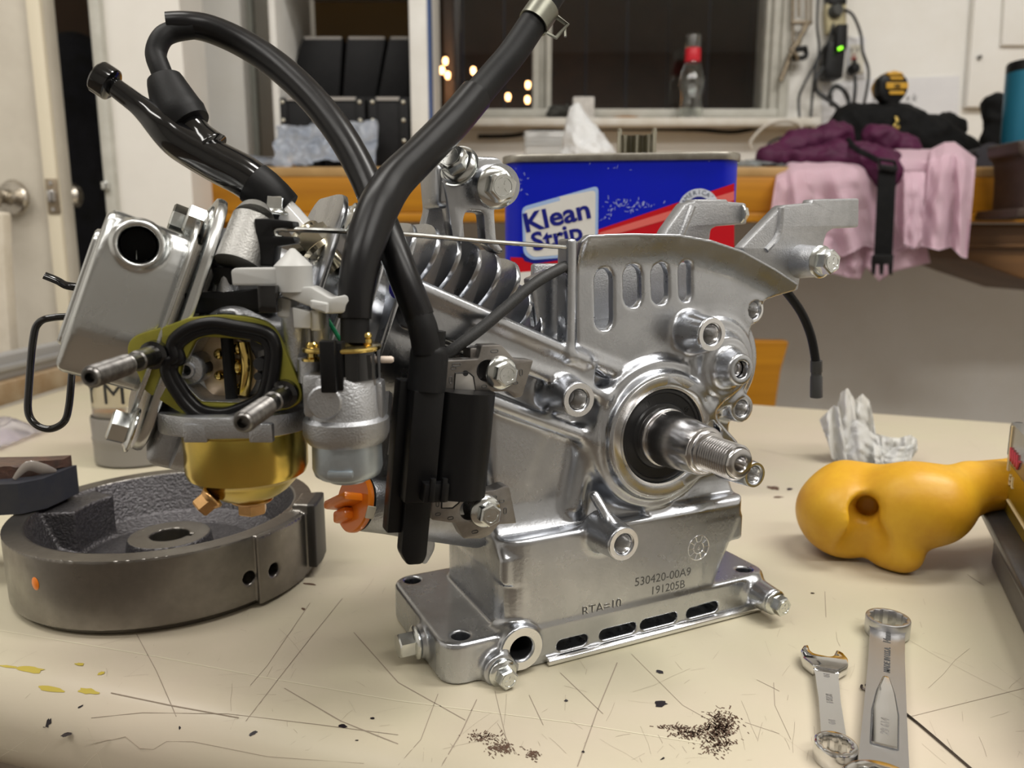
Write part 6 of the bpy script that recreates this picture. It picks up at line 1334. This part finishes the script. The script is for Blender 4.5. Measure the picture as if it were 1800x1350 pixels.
c = cz_(454, 905, Yb_ - 0.006); bm = bolt_bm(7.6, 4.6, 6.2, rot=0.3, ring=False); cpart(bm, 'bowl_nut', COPPER, Matrix.Translation((bc.x + 0.0015, Yb_ - 0.002, zb_(905))) @ Matrix.Rotation(PI, 4, 'X') @ Matrix.Scale(0.001, 4))
c = cz_(376, 872, Yb_ - 0.014); bm = bolt_bm(4.4, 3.4, 6.5, rot=0.2, ring=False); cpart(bm, 'drain_screw', COPPER, axf(c, (-0.75, -0.35, -0.62)) @ Matrix.Scale(0.001, 4))
# neck joining horn, bowl and throttle body
s = SDF((bc.x - 0.032, 0.262, zb_(748)), (bc.x + 0.048, 0.315, cz_(432, 520, Yb_).z), 0.0012)
s.cap((bc.x, 0.272, zb_(748) + 0.004), (bc.x, 0.276, cz_(400, 600, .27).z), 0.016, 0.015, k=0.004)
s.cap((bc.x - 0.002, 0.272, cz_(400, 640, .27).z), (bc.x - 0.002, 0.31, cz_(400, 640, .27).z), 0.015, k=0.006)
s.box((bc.x + 0.006, 0.266, cz_(490, 650, .27).z), (bc.x + 0.030, 0.290, cz_(490, 560, .27).z), 0.003, k=0.004)
q0 = cz_(394, 648, 0.262); s.cone((q0.x, 0.25, q0.z), (q0.x, 0.2772, q0.z), 0.0185, 0.0185, 0.0005, k=0.001, sub=True)
cpart(s.mesh('n'), 'carburetor_body', ALUD, ang=180)
# fuel cup body at the right
Yf_ = 0.258
fcx = cz_(607, 700, Yf_).x; zf = lambda y: cz_(607, y, Yf_ - 0.0115).z
MFc = Matrix.Translation((fcx, Yf_, 0))
bm = bmesh.new(); lathe(bm, [(0, zf(668)), (0.0112, zf(668)), (0.0118, zf(672)), (0.0125, zf(735)), (0.0128, zf(742)), (0.0145, zf(748)), (0.0146, zf(772)), (0.0138, zf(784)), (0.0128, zf(790)), (0, zf(790))], 40, MFc)
b2 = bbox((fcx - 0.006, Yf_ + 0.001, zf(700)), (0.013, 0.020, zf(660) - zf(740)), 0.002); addm(bm, b2); b2 = bbox((fcx + 0.0118, Yf_, zf(720)), (0.003, 0.008, 0.016), 0.0012); addm(bm, b2)
cpart(bm, 'fuel_valve_body', ALUD)
bm = bmesh.new(); lathe(bm, [(0, zf(790)), (0.0118, zf(790)), (0.0120, zf(836)), (0.0112, zf(848)), (0.0098, zf(853)), (0.0070, zf(855)), (0.0066, zf(861)), (0, zf(862))], 48, MFc)
b2 = bbox((fcx, Yf_ - 0.0112, zf(834)), (0.0085, 0.003, 0.0025), 0.0006); addm(bm, b2)
cpart(bm, 'sediment_cup', mat('blue_grey_zinc', (0.46, 0.51, 0.55), 0.36, 0.8, var=(0.38, 0.43, 0.47), vs=90))
bm = bmesh.new(); c = cz_(571, 707, Yf_ - 0.0125); lathe(bm, [(0, 0.0012), (0.0050, 0.0012), (0.0056, 0.0006), (0.0056, -0.004), (0, -0.004)], 36, axf(c, (0.08, -1, 0.02))); cpart(bm, 'cover_disc', ALUD)
bm = bmesh.new(); lathe(bm, [(0, zf(622)), (0.0082, zf(622)), (0.0085, zf(672)), (0, zf(672))], 32, Matrix.Translation((fcx + 0.0035, Yf_ - 0.0025, 0)))
for k in range(4): box(bm, (fcx + 0.0035 + 0.0083 * math.sin(-0.9 + k * 0.6), Yf_ - 0.0025 - 0.0083 * math.cos(-0.9 + k * 0.6), zf(648)), (0.0014, 0.0014, 0.008))
cpart(bm, 'solenoid_core', BLKG)
bm = bmesh.new(); lathe(bm, [(0.0100, zf(664)), (0.0112, zf(664)), (0.0115, zf(700)), (0.0100, zf(700))], 40, MFc @ Matrix.Translation((0.0004, 0, 0)), closed=True); cpart(bm, 'valve_rim', ALUD)
q = bbox((cz_(659, 645, Yf_).x, Yf_, cz_(659, 645, Yf_).z), (0.0022, 0.010, 0.011), 0.0006); cpart(q, 'valve_post', ALUD)
bm = bbox((cz_(577, 645, Yf_ - .0145).x, Yf_ - 0.0135, cz_(577, 645, Yf_ - .0145).z), (0.0050, 0.004, 0.0168), 0.0005); b2 = bbox((cz_(586, 640, Yf_ - .012).x, Yf_ - 0.0095, cz_(586, 645, Yf_ - .012).z), (0.006, 0.006, 0.0158), 0.0005); addm(bm, b2); cpart(bm, 'idle_lever', BLKP)
gz_ = cz_(620, 610, Yf_).z
bm = plate(rpoly([(fcx - 0.011, Yf_ + 0.009), (fcx - 0.012, Yf_ - 0.009), (fcx - 0.008, Yf_ - 0.0125), (fcx + 0.006, Yf_ - 0.0125), (fcx + 0.0125, Yf_ - 0.006), (fcx + 0.0128, Yf_ + 0.004), (fcx + 0.008, Yf_ + 0.0115), (fcx - 0.004, Yf_ + 0.0125)], 0.004, 4), (), 0.0016, 0.0005); cpart(bm, 'gold_cap_plate', BRASS, Matrix.Translation((0, 0, gz_)))
bm = bmesh.new(); lathe(bm, [(0, 0.0009), (0.004, 0.0008), (0.006, 0)], 24, Matrix.Translation((fcx - 0.001, Yf_, gz_ + 0.0008))); cpart(bm, 'cap_dome', BRASS)
for x, y, Y in ((644, 600, Yf_ + 0.002), (549, 617, Yf_ - 0.004)):
    c = cz_(x, y, Y); bm = bmesh.new(); lathe(bm, [(0, 0.0042), (0.0016, 0.0040), (0.0021, 0.0034), (0.0021, 0.0026), (0.0016, 0.0022), (0.0021, 0.0018), (0.0021, 0.0006), (0.0017, 0.0002), (0.0018, -0.001), (0.0036, -0.0014), (0.0036, -0.0022), (0, -0.0022)], 20, Matrix.Translation((c.x, c.y, c.z - 0.001))); cpart(bm, 'brass_screw', BRASS)
c = cz_(547, 640, Yf_); bm = bmesh.new(); cyl(bm, c + Vector((0, 0, -0.006)), c + Vector((0, 0, 0.002)), 0.0045, seg=24); c2 = cz_(547, 600, Yf_ + 0.006); cyl(bm, c2 + Vector((-0.006, 0, -0.010)), c2 + Vector((-0.006, 0, 0.012)), 0.0040, seg=20); cyl(bm, c2 + Vector((0.002, 0.004, -0.010)), c2 + Vector((0.002, 0.004, 0.010)), 0.0034, seg=20); cpart(bm, 'screw_posts', ALUD)
bm = bmesh.new(); c = cz_(670, 632, Yf_); lathe(bm, [(0, 0), (0.0012, 0), (0.0012, 0.0035), (0.0008, 0.0042), (0, 0.0043)], 12, axf(c, (1, 0, 0))); cpart(bm, 'white_pin', mat('cream_plastic_pin', (0.68, 0.58, 0.50), 0.4))
# grey choke lever
Yg = 0.262
cl_ = sub('choke_lever')
def gpart(bm, nm, M=None): return fin(bm, nm, GREYP, cl_, M=M if M is not None else Matrix.Identity(4))
px_ = cz_(517, 500, Yg); rP = 0.0063
bm = bmesh.new(); lathe(bm, [(0, cz_(517, 436, Yg).z), (0.0008, cz_(517, 437, Yg).z), (0.0056, cz_(517, 463, Yg).z), (rP, cz_(517, 467, Yg).z), (rP, cz_(517, 512, Yg).z), (0, cz_(517, 512, Yg).z)], 36, Matrix.Translation((px_.x, Yg, 0))); gpart(bm, 'lever_cone')
bm = plate(rpoly(pxl([(405, 476), (412, 471), (500, 470), (500, 502), (408, 502)], Yg - 0.004), 0.0008, 3), (), 0.0062, 0.0007); gpart(bm, 'lever_arm', FB(Yg - 0.001))
bm = plate(rpoly(pxl([(489, 506), (545, 504), (580, 524), (609, 518), (621, 532), (620, 550), (576, 552), (546, 540), (494, 520)], Yg - 0.005), 0.0009, 3), (), 0.011, 0.0008); gpart(bm, 'lever_arm', FB(Yg + 0.0005))
b2 = plate(rpoly(pxl([(546, 527), (576, 533), (576, 552), (546, 541)], Yg - 0.007), 0.0006, 3), (), 0.004, 0.0006); gpart(b2, 'lever_step', FB(Yg - 0.0062))
bm = plate(rpoly(pxl([(513, 540), (546, 548), (546, 578), (516, 577)], Yg - 0.004), 0.0006, 3), (), 0.006, 0.0005); gpart(bm, 'lever_tab', FB(Yg - 0.001))
bm = plate(rpoly(pxl([(488, 520), (514, 526), (514, 560), (490, 556)], Yg), 0.0008, 3), (), 0.008, 0.0005); gpart(bm, 'lever_tab', FB(Yg + 0.002))
bm = bbox(cz_(557, 562, Yg), (0.0032, 0.006, 0.007), 0.0005); gpart(bm, 'lever_tab')
# black throttle lever block and upright arm with link
th = sub('throttle_lever')
bm = plate(rpoly(pxl([(323, 515), (430, 511), (462, 505), (485, 506), (484, 546), (440, 551), (325, 551)], 0.268), 0.0006, 2), (), 0.010, 0.0005); fin(bm, 'lever_block', BLKP, th, M=FB(0.273))
bm = bmesh.new(); c = cz_(400, 505, 0.272); cyl(bm, c + Vector((0, 0, -0.002)), c + Vector((0, 0, 0.004)), 0.004, 0.003, 24); fin(bm, 'lever_pivot', ALUD, th)
bm = bbox(cz_(396, 485, 0.272), (0.0065, 0.006, 0.006), 0.0005); fin(bm, 'lever_block', BLKP, th)
Yt_ = 0.268
bm = plate(rpoly(pxl([(446, 384), (472, 384), (515, 389), (516, 400), (478, 402), (478, 415), (516, 416), (519, 428), (484, 433), (480, 468), (452, 467), (450, 420)], Yt_), 0.0006, 2), (), 0.008, 0.0006); fin(bm, 'upright_arm', BLKP, th, M=FB(Yt_ + 0.004))
bm = bbox(cz_(474, 525, Yt_ - 0.012), (0.006, 0.006, 0.009), 0.0004); fin(bm, 'lever_clip', BLKG, th)
lk = [el(cz_(496, 419, Yt_ + 0.002)), el(cz_(485, 414, Yt_ + .002)), el(cz_(484, 407, Yt_ + .002)), el(cz_(494, 403, Yt_ + .002)), el(cz_(512, 403, Yt_ + .003)), uw(700, 411, 4), uw(850, 424, 4), uw(985, 434, 4), uw(1000, 438, 4.5), uw(1004, 446, 5), uw(1004, 458, 6)]
bm = bmesh.new(); tube(bm, lk, 0.95, 8, n=4); part(bm, 'link_rod', ZINC)
# green wire behind the lever
bm = bmesh.new(); tube(bm, [cz_(566, 548, .272), cz_(580, 568, .272), cz_(600, 600, .268), cz_(612, 612, .266)], 0.0008, 8); cpart(bm, 'green_wire', mat('green_wire_pvc', (0.01, 0.28, 0.12), 0.35))
# ---- spark plug and its boot
sp = sub('spark_plug')
a, b = uw(505, 372, 34), uw(575, 455, 26); dv = (b - a).normalized(); Ls = (b - a).length
bm = bmesh.new(); lathe(bm, [(0, -4), (4.0, -4), (4.6, 2), (4.6, 9), (0, 9)], 24, axf(a, dv)); part(bm, 'ceramic_insulator', mat('white_ceramic', (0.86, 0.86, 0.85), 0.12, coat=0.4), sp)
bm = bmesh.new(); lathe(bm, [(0, 9), (5.6, 9), (6.4, 10), (6.4, 11.5), (0, 11.5)], 24, axf(a, dv)); prism(bm, hexpts(7.0, 0.3), 11.5, 18, axf(a, dv)); lathe(bm, [(7.6, 18), (8.6, 18.5), (8.6, 20.5), (5.5, 22), (5.5, 30), (0, 30)], 24, axf(a, dv)); part(bm, 'plug_shell', mat('brassy_nickel', (0.66, 0.60, 0.46), 0.18, 1), sp, ang=30)
bo_ = sub('plug_boot')
D = lambda x, y, d=0.292: el(at(x, y, d))
bm = bmesh.new(); tube(bm, [D(505, 368, .300), D(484, 352, .299), D(462, 334, .298), D(446, 322, .2975)], [6.6, 7.8, 8.3, 8.4], 28, n=3); part(bm, 'boot_collar', RUB, bo_)
bm = bmesh.new()
tube(bm, [D(462, 334, .298), D(430, 310, .297), D(380, 284, .295), D(320, 250, .292), D(290, 225, .290), D(262, 200, .289), D(240, 182, .288), D(196, 149, .286)], [8.0, 8.0, 7.9, 7.3, 6.4, 4.8, 3.9, 3.5], 28, n=4)
tube(bm, [D(372, 262, .294), D(350, 240, .294), D(326, 214, .294)], [7.2, 5.9, 6.0], 24, n=4)
part(bm, 'boot_elbow', BLKG, bo_, ang=180)
bm = bmesh.new(); a, b = D(198, 151, .286), D(172, 134, .285); dv = (b - a).normalized(); lathe(bm, [(0, 0), (5.4, 0), (6.1, 0.5), (6.2, 1), (6.2, 5.6), (5.6, 6.3), (4.6, 6.3), (4.2, 5.7), (0, 5.6)], 32, axf(a, dv)); part(bm, 'boot_pull', BLKG, bo_)
bm = bmesh.new(); tube(bm, [D(333, 222, .294), D(318, 202, .294), D(300, 166, .294), D(289, 138, .294)], [8.6, 9.6, 8.0, 6.4], 32, n=3); part(bm, 'cable_grommet', RUB, bo_)
bm = bmesh.new(); tube(bm, [D(296, 155, .294), D(282, 122, .294), D(274, 95, .295), D(284, 68, .296), D(304, 56, .298), D(340, 50, .30)], 3.9, 20, n=6); part(bm, 'spark_cable', RUB, bo_)
hl = [D(294, 44, .298), D(330, 44, .30), D(372, 52, .3035), D(430, 78, .3055), D(490, 118, .304), D(548, 172, .299), D(600, 238, .293), D(640, 310, .2885), D(668, 380, .2835), D(692, 440, .279), D(715, 500, .2765), uw(738, 558, -15)]
bm = bmesh.new(); tube(bm, hl, [4.7, 5.0, 5.3, 5.5, 5.7, 5.7, 5.7, 5.7, 5.7, 5.7, 5.6, 5.4], 24, n=6); part(bm, 'cable_sleeve', RUBS, bo_)
ct = FC @ Vector((-14.5, 0, -1)); 
bm = bmesh.new(); tube(bm, [uw(735, 550, -15), uw(743, 575, -16), uw(748, 600, -16.5), uw(750, 620, -16.5)], [4.9, 5.4, 5.4, 5.4], 20, n=3); part(bm, 'cable_end', RUB, bo_)
# ---- fuel hose with sleeve and spring clamp
fh = sub('fuel_hose')
hs = [at(624, 560, .262), at(625, 520, .262), at(634, 460, .264), at(650, 405, .268), at(668, 360, .272), at(694, 318, .278), at(740, 272, .286), at(795, 216, .296), at(836, 168, .303)]
bm = bmesh.new(); tube(bm, hs, [.0056, .0060, .0066, .0071, .0073, .0071, .0068, .0068, .0067], 28, n=6); fin(bm, 'hose_sleeve', RUBS, fh)
bm = bmesh.new(); tube(bm, [at(624, 604, .262), at(624, 580, .262), at(624, 550, .262)], .0049, 24, n=2); fin(bm, 'hose_end', RUB, fh)
h2 = [at(815, 195, .299), at(860, 142, .306), at(900, 95, .311), at(934, 45, .315), at(962, 2, .318), at(985, -40, .32), at(1010, -120, .32)]
bm = bmesh.new(); tube(bm, h2, .0058, 24, n=6); fin(bm, 'hose_end', RUB, fh)
HP = mat('hose_print', (0.16, 0.17, 0.18), 0.6)
bm = bmesh.new()
rr = random.Random(3)
cpts = crom([at(852, 168, .3002), at(885, 115, .3055), at(920, 62, .3095)], 14)
for i in range(1, len(cpts) - 1):
    t = (cpts[i + 1] - cpts[i - 1]).normalized(); n_ = Vector((-t.z, 0, t.x)) 
    for k in range(2): q = cpts[i] + t * rr.uniform(-.0006, .0006); tube(bm, [q - n_ * 0.0012, q + n_ * rr.uniform(0, .0012)], 0.00025, 5, n=1)
fin(bm, 'hose_marking', HP, fh, kind='stuff')
a, b = at(937, 42, .315), at(958, 12, .317); dv = (b - a).normalized()
CLM = mat('olive_spring_steel', (0.23, 0.23, 0.19), 0.38, 0.9, var=(0.18, 0.18, 0.15), vs=100)
bm = bmesh.new(); lathe(bm, [(.0059, -.0045), (.0066, -.0045), (.0066, .0045), (.0059, .0045)], 36, axf((a + b) / 2, dv), closed=True); fin(bm, 'spring_clamp', CLM, fh)
bm = bmesh.new(); c = (a + b) / 2; sx = Vector((dv.z, 0, -dv.x)).normalized()
e0 = c + sx * 0.0062
tube(bm, [e0 + dv * 0.0042 - sx * 0.001, e0 + dv * 0.004 + sx * 0.0055, e0 - dv * 0.004 + sx * 0.0045, e0 - dv * 0.0044 - sx * 0.0005], 0.0007, 6, n=1, flat=(1, 1.6)); tube(bm, [e0 + dv * 0.002 + sx * 0.0055, e0 - dv * 0.001 + sx * 0.0075], 0.0006, 6, n=1); fin(bm, 'clamp_ear', CLM, fh)
# ---- braided cable to the shroud, stop wire on the right
bm = bmesh.new(); tube(bm, [uw(1006, 464, 8), uw(985, 472, 4), uw(940, 498, 0), uw(890, 540, -2), uw(845, 578, -3), uw(805, 608, -3), uw(780, 628, -1), uw(765, 650, 4)], 2.35, 16, n=6); 
BRD = mat('braided_black_sleeve', (0.016, 0.016, 0.017), 0.55, var=(0.05, 0.05, 0.05), vs=2500); part(bm, 'braided_cable', BRD)
sw = sub('stop_wire')
bm = bmesh.new(); tube(bm, [uw(1370, 500, 22), uw(1388, 520, 22), uw(1410, 552, 22), uw(1426, 592, 22), uw(1434, 636, 22), uw(1435, 650, 22)], 2.3, 14, n=5); part(bm, 'wire', RUB, sw)
bm = bmesh.new(); a, b = uw(1435, 634, 22), uw(1435, 698, 22); Lw = (b - a).length; lathe(bm, [(0, 0), (3.1, 0), (3.1, Lw * .3), (2.8, Lw * .33), (2.8, Lw * .4), (3.2, Lw * .45), (3.3, Lw), (2.2, Lw), (2.0, Lw - 3), (0, Lw - 3)], 20, axf(a, b - a)); part(bm, 'wire_ferrule', mat('grey_rubber', (0.045, 0.045, 0.045), 0.5), sw)
# blue paint mark on the ridge
bm = bmesh.new(); p = uw(697, 508, 3); lathe(bm, [(0, 1.0), (1.6, 0.8), (2.6, 0)], 16, axf(p + Vector((0, 1.2, 0)), (0, -1, 0)) @ Matrix.Diagonal((1, 1.4, 1, 1))); part(bm, 'blue_paint_dab', mat('blue_paint', (0.02, 0.02, 0.30), 0.4))

# ================================================================== blue solvent can behind the engine
A_, B_ = at(880, 275, .545), at(1307, 262, .525)
cw = (B_ - A_).xy.length; ang = math.atan2(B_.y - A_.y, B_.x - A_.x); chh = (A_.z + B_.z) / 2 - TT
MC = Matrix.Translation((A_.x, A_.y, TT)) @ Matrix.Rotation(ang, 4, 'Z')         # x along the front, y away, z up
kn = empty('solvent_can', tuple((A_ + B_) / 2 * 0.5 + Vector(((A_.x + B_.x) / 4, (A_.y + B_.y) / 4 + 0.05, 0)))[:2] + (TT,), 'blue rectangular metal solvent can with red stripes behind the engine', 'can')
BLUE = mat('can_blue_paint', (0.002, 0.009, 0.46), 0.3, var=(0.002, 0.011, 0.42), vs=14, spec=0.3); CRED = mat('can_red_ink', (0.52, 0.008, 0.016), 0.3, spec=0.3); CPNK = mat('can_pale_red_ink', (0.72, 0.15, 0.13), 0.3, spec=0.3); CWHT = mat('can_white_ink', (0.74, 0.73, 0.70), 0.3, var=(0.68, 0.67, 0.64), vs=30); CLBL = mat('can_light_blue_ink', (0.36, 0.50, 0.78), 0.3); CINK = mat('can_dark_blue_ink', (0.006, 0.010, 0.20), 0.3)
H_ = chh
bm = plate(rrect(0.001, 0.001, cw - 0.001, 0.099, 0.016, 6), (), H_ - 0.008, 0.0, (H_ - 0.008) / 2 + 0.003); fin(bm, 'can_body', BLUE, kn, M=MC)
TIN = mat('dull_tinplate', (0.40, 0.38, 0.34), 0.35, 1, var=(0.30, 0.28, 0.24), vs=120)
for z0, z1 in ((H_ - 0.0055, H_), (0, 0.0045)):
    bm = plate(rrect(-0.0008, -0.0008, cw + 0.0008, 0.1008, 0.017, 6), [rrect(0.0022, 0.0022, cw - 0.0022, 0.0978, 0.015, 6)], z1 - z0, 0.0012, (z0 + z1) / 2); fin(bm, 'rim', TIN, kn, M=MC)
bm = plate(rrect(0.001, 0.001, cw - 0.001, 0.099, 0.016, 6), (), 0.001, 0, H_ - 0.0045); fin(bm, 'can_lid', TIN, kn, M=MC)
def cpx(x, y):                # photo point on the can front -> (along, up)
    r = ray(x, y); n_ = Vector((math.sin(ang), -math.cos(ang), 0)); o_ = MC @ Vector((0, 0, 0)); t = (o_ - CAM).dot(n_) / r.dot(n_); q = MC.inverted() @ (CAM + r * t); return (q.x, q.z)
MCF = MC @ Matrix(((1, 0, 0, 0), (0, 0, -1, 0.001), (0, 1, 0, 0), (0, 0, 0, 1)))
def ink(name, pts, m, z=0.0002, rd=0):
    o = [cpx(*q) for q in pts]; o = rpoly(o, rd, 4) if rd else o
    bm = plate(o, (), 0.0001, 0, z); return fin(bm, name, m, kn, M=MCF, smooth=False)
x_a, x_b = cpx(897, 300)[0], cpx(1291, 300)[0]
ink('red_band', [(897, 452), (960, 455), (1050, 424), (1291, 335), (1291, 600), (897, 600)], CRED)
ink('red_band', [(1050, 404), (1291, 322), (1291, 336), (1050, 420)], CRED)
ink('pale_red_stripe', [(1054, 409), (1291, 336), (1291, 352), (1054, 420)], CPNK, 0.00035)
ink('white_band', [(897, 480), (1020, 470), (1100, 480), (1291, 480), (1291, 600), (897, 600)], CWHT, 0.0003)
ink('label_border', [(917, 364), (1052, 326), (1051, 430), (1000, 452), (934, 457), (920, 446)], CLBL, 0.0004, 0.004)
ink('label_shadow', [(914, 446), (922, 459), (940, 464), (1040, 448), (1040, 440)], CINK, 0.00032)
ink('label_panel', [(921, 370), (986, 352), (982, 346), (1047, 334), (1046, 428), (998, 447), (937, 452), (925, 442)], CWHT, 0.0006, 0.003)
def ctext(t_, x, y, x2, y2, h, sl):
    a, b = cpx(x, y), cpx(x2, y2); bm = textm(t_, 1.0, 0.0, bold=0.028); vs = bm.verts; wd_ = max(v.co.x for v in vs) - min(v.co.x for v in vs); mnx = min(v.co.x for v in vs)
    rot = math.atan2(b[1] - a[1], b[0] - a[0]); W_ = math.hypot(b[0] - a[0], b[1] - a[1])
    hh = h / 0.72
    return fin(bm, 'can_lettering', CINK, kn, M=MCF @ Matrix.Translation((a[0], a[1], 0.0008)) @ Matrix.Rotation(rot, 4, 'Z') @ Matrix.Diagonal((W_ / wd_, hh, 1, 1)) @ Matrix.Translation((-mnx, 0, 0)), smooth=False)
kpx = cw / 427.0
ctext('Klean', 925, 408, 1039, 382, 34 * kpx, 0); ctext('Strip', 938, 441, 1026, 420, 33 * kpx, 0)
# round badge: ring, disc, arc lettering
bc_ = cpx(1228, 368); rb_ = 36 * kpx
MB_ = MCF @ Matrix.Translation((bc_[0], bc_[1], 0))
bm = plate(circ(0, 0, rb_, 48), (), 0.0001, 0, 0.0005); fin(bm, 'badge_ring', mat('badge_pale', (0.62, 0.66, 0.76), 0.3), kn, M=MB_, smooth=False)
bm = plate(circ(0, 0, rb_ * 0.62, 40), (), 0.0001, 0, 0.0007); fin(bm, 'badge_disc', CINK, kn, M=MB_, smooth=False)
bm = bmesh.new()
for i, ch in enumerate("AMERICA'S"):
    t = math.radians(152 - i * 15.5); addm(bm, textm(ch, rb_ * 0.30, 0.0, 'CENTER', bold=0.0), Matrix.Translation((rb_ * 0.72 * math.cos(t), rb_ * 0.72 * math.sin(t), 0)) @ Matrix.Rotation(t - PI / 2, 4, 'Z'))
fin(bm, 'badge_lettering', mat('badge_ink', (0.05, 0.07, 0.12), 0.4), kn, M=MB_ @ Matrix.Translation((0, 0, 0.0008)), smooth=False)
bm = plate([(-rb_ * .35, -rb_ * .1), (rb_ * .25, rb_ * .42), (rb_ * .2, -rb_ * .1)], (), 0.0001, 0, 0.0009); fin(bm, 'badge_mark', CWHT, kn, M=MB_, smooth=False)
# scuffs in the paint
bm = bmesh.new(); rr = random.Random(5)
for cx, cy, rx, ry, n in ((1090, 362, 40, 12, 40), (1130, 358, 30, 8, 20), (1250, 276, 12, 8, 14), (915, 320, 18, 30, 14), (1060, 380, 20, 8, 10), (1080, 293, 30, 12, 6)):
    for _ in range(n):
        a = cpx(rr.gauss(cx, rx * .5), rr.gauss(cy, ry * .5)); l = rr.uniform(.0003, .0014); t = rr.uniform(0, PI)
        d = Vector((math.cos(t) * l, math.sin(t) * l, 0)); n_ = Vector((-d.y, d.x, 0)).normalized() * rr.uniform(.00008, .0002); q = Vector((a[0], a[1], 0.00025))
        bm.faces.new([bm.verts.new(v) for v in (q - d - n_, q + d - n_, q + d + n_, q - d + n_)])
fin(bm, 'paint_scuffs', mat('bare_tin_scuff', (0.45, 0.52, 0.75), 0.4), kn, M=MCF, smooth=False, kind='stuff')
# wavy strap handle on the lid
bm = bmesh.new(); hx0, hx1 = cpx(1091, 240)[0], cpx(1158, 240)[0]; hh = cpx(1100, 214)[1] - H_ + 0.001
n = 40; pr = []
for i in range(n + 1):
    t = i / n; pr.append((hx0 + (hx1 - hx0) * t, 0.0035 * math.cos(t * 2 * PI * 3)))
for y in (0.050, 0.072):
    V0 = [bm.verts.new((x, y + dy, H_ - 0.002)) for x, dy in pr]; V1 = [bm.verts.new((x, y + dy * 0.6, H_ + hh - 0.003)) for x, dy in pr]
    for i in range(n): bm.faces.new((V0[i], V0[i + 1], V1[i + 1], V1[i]))
    if y < 0.06: keep = V1
    else:
        for i in range(n): bm.faces.new((keep[i], keep[i + 1], V1[i + 1], V1[i]))
bmesh.ops.solidify(bm, geom=bm.faces[:], thickness=0.0012)
for x in (hx0, hx1): tube(bm, [(x, 0.050, H_ - 0.003), (x, 0.050, H_ + hh - 0.001), (x, 0.061, H_ + hh), (x, 0.072, H_ + hh - 0.001), (x, 0.072, H_ - 0.003)], 0.0016, 8, n=3)
fin(bm, 'strap_handle', mat('tin_handle', (0.50, 0.48, 0.40), 0.3, 1, var=(0.40, 0.38, 0.30), vs=100), kn, M=MC)
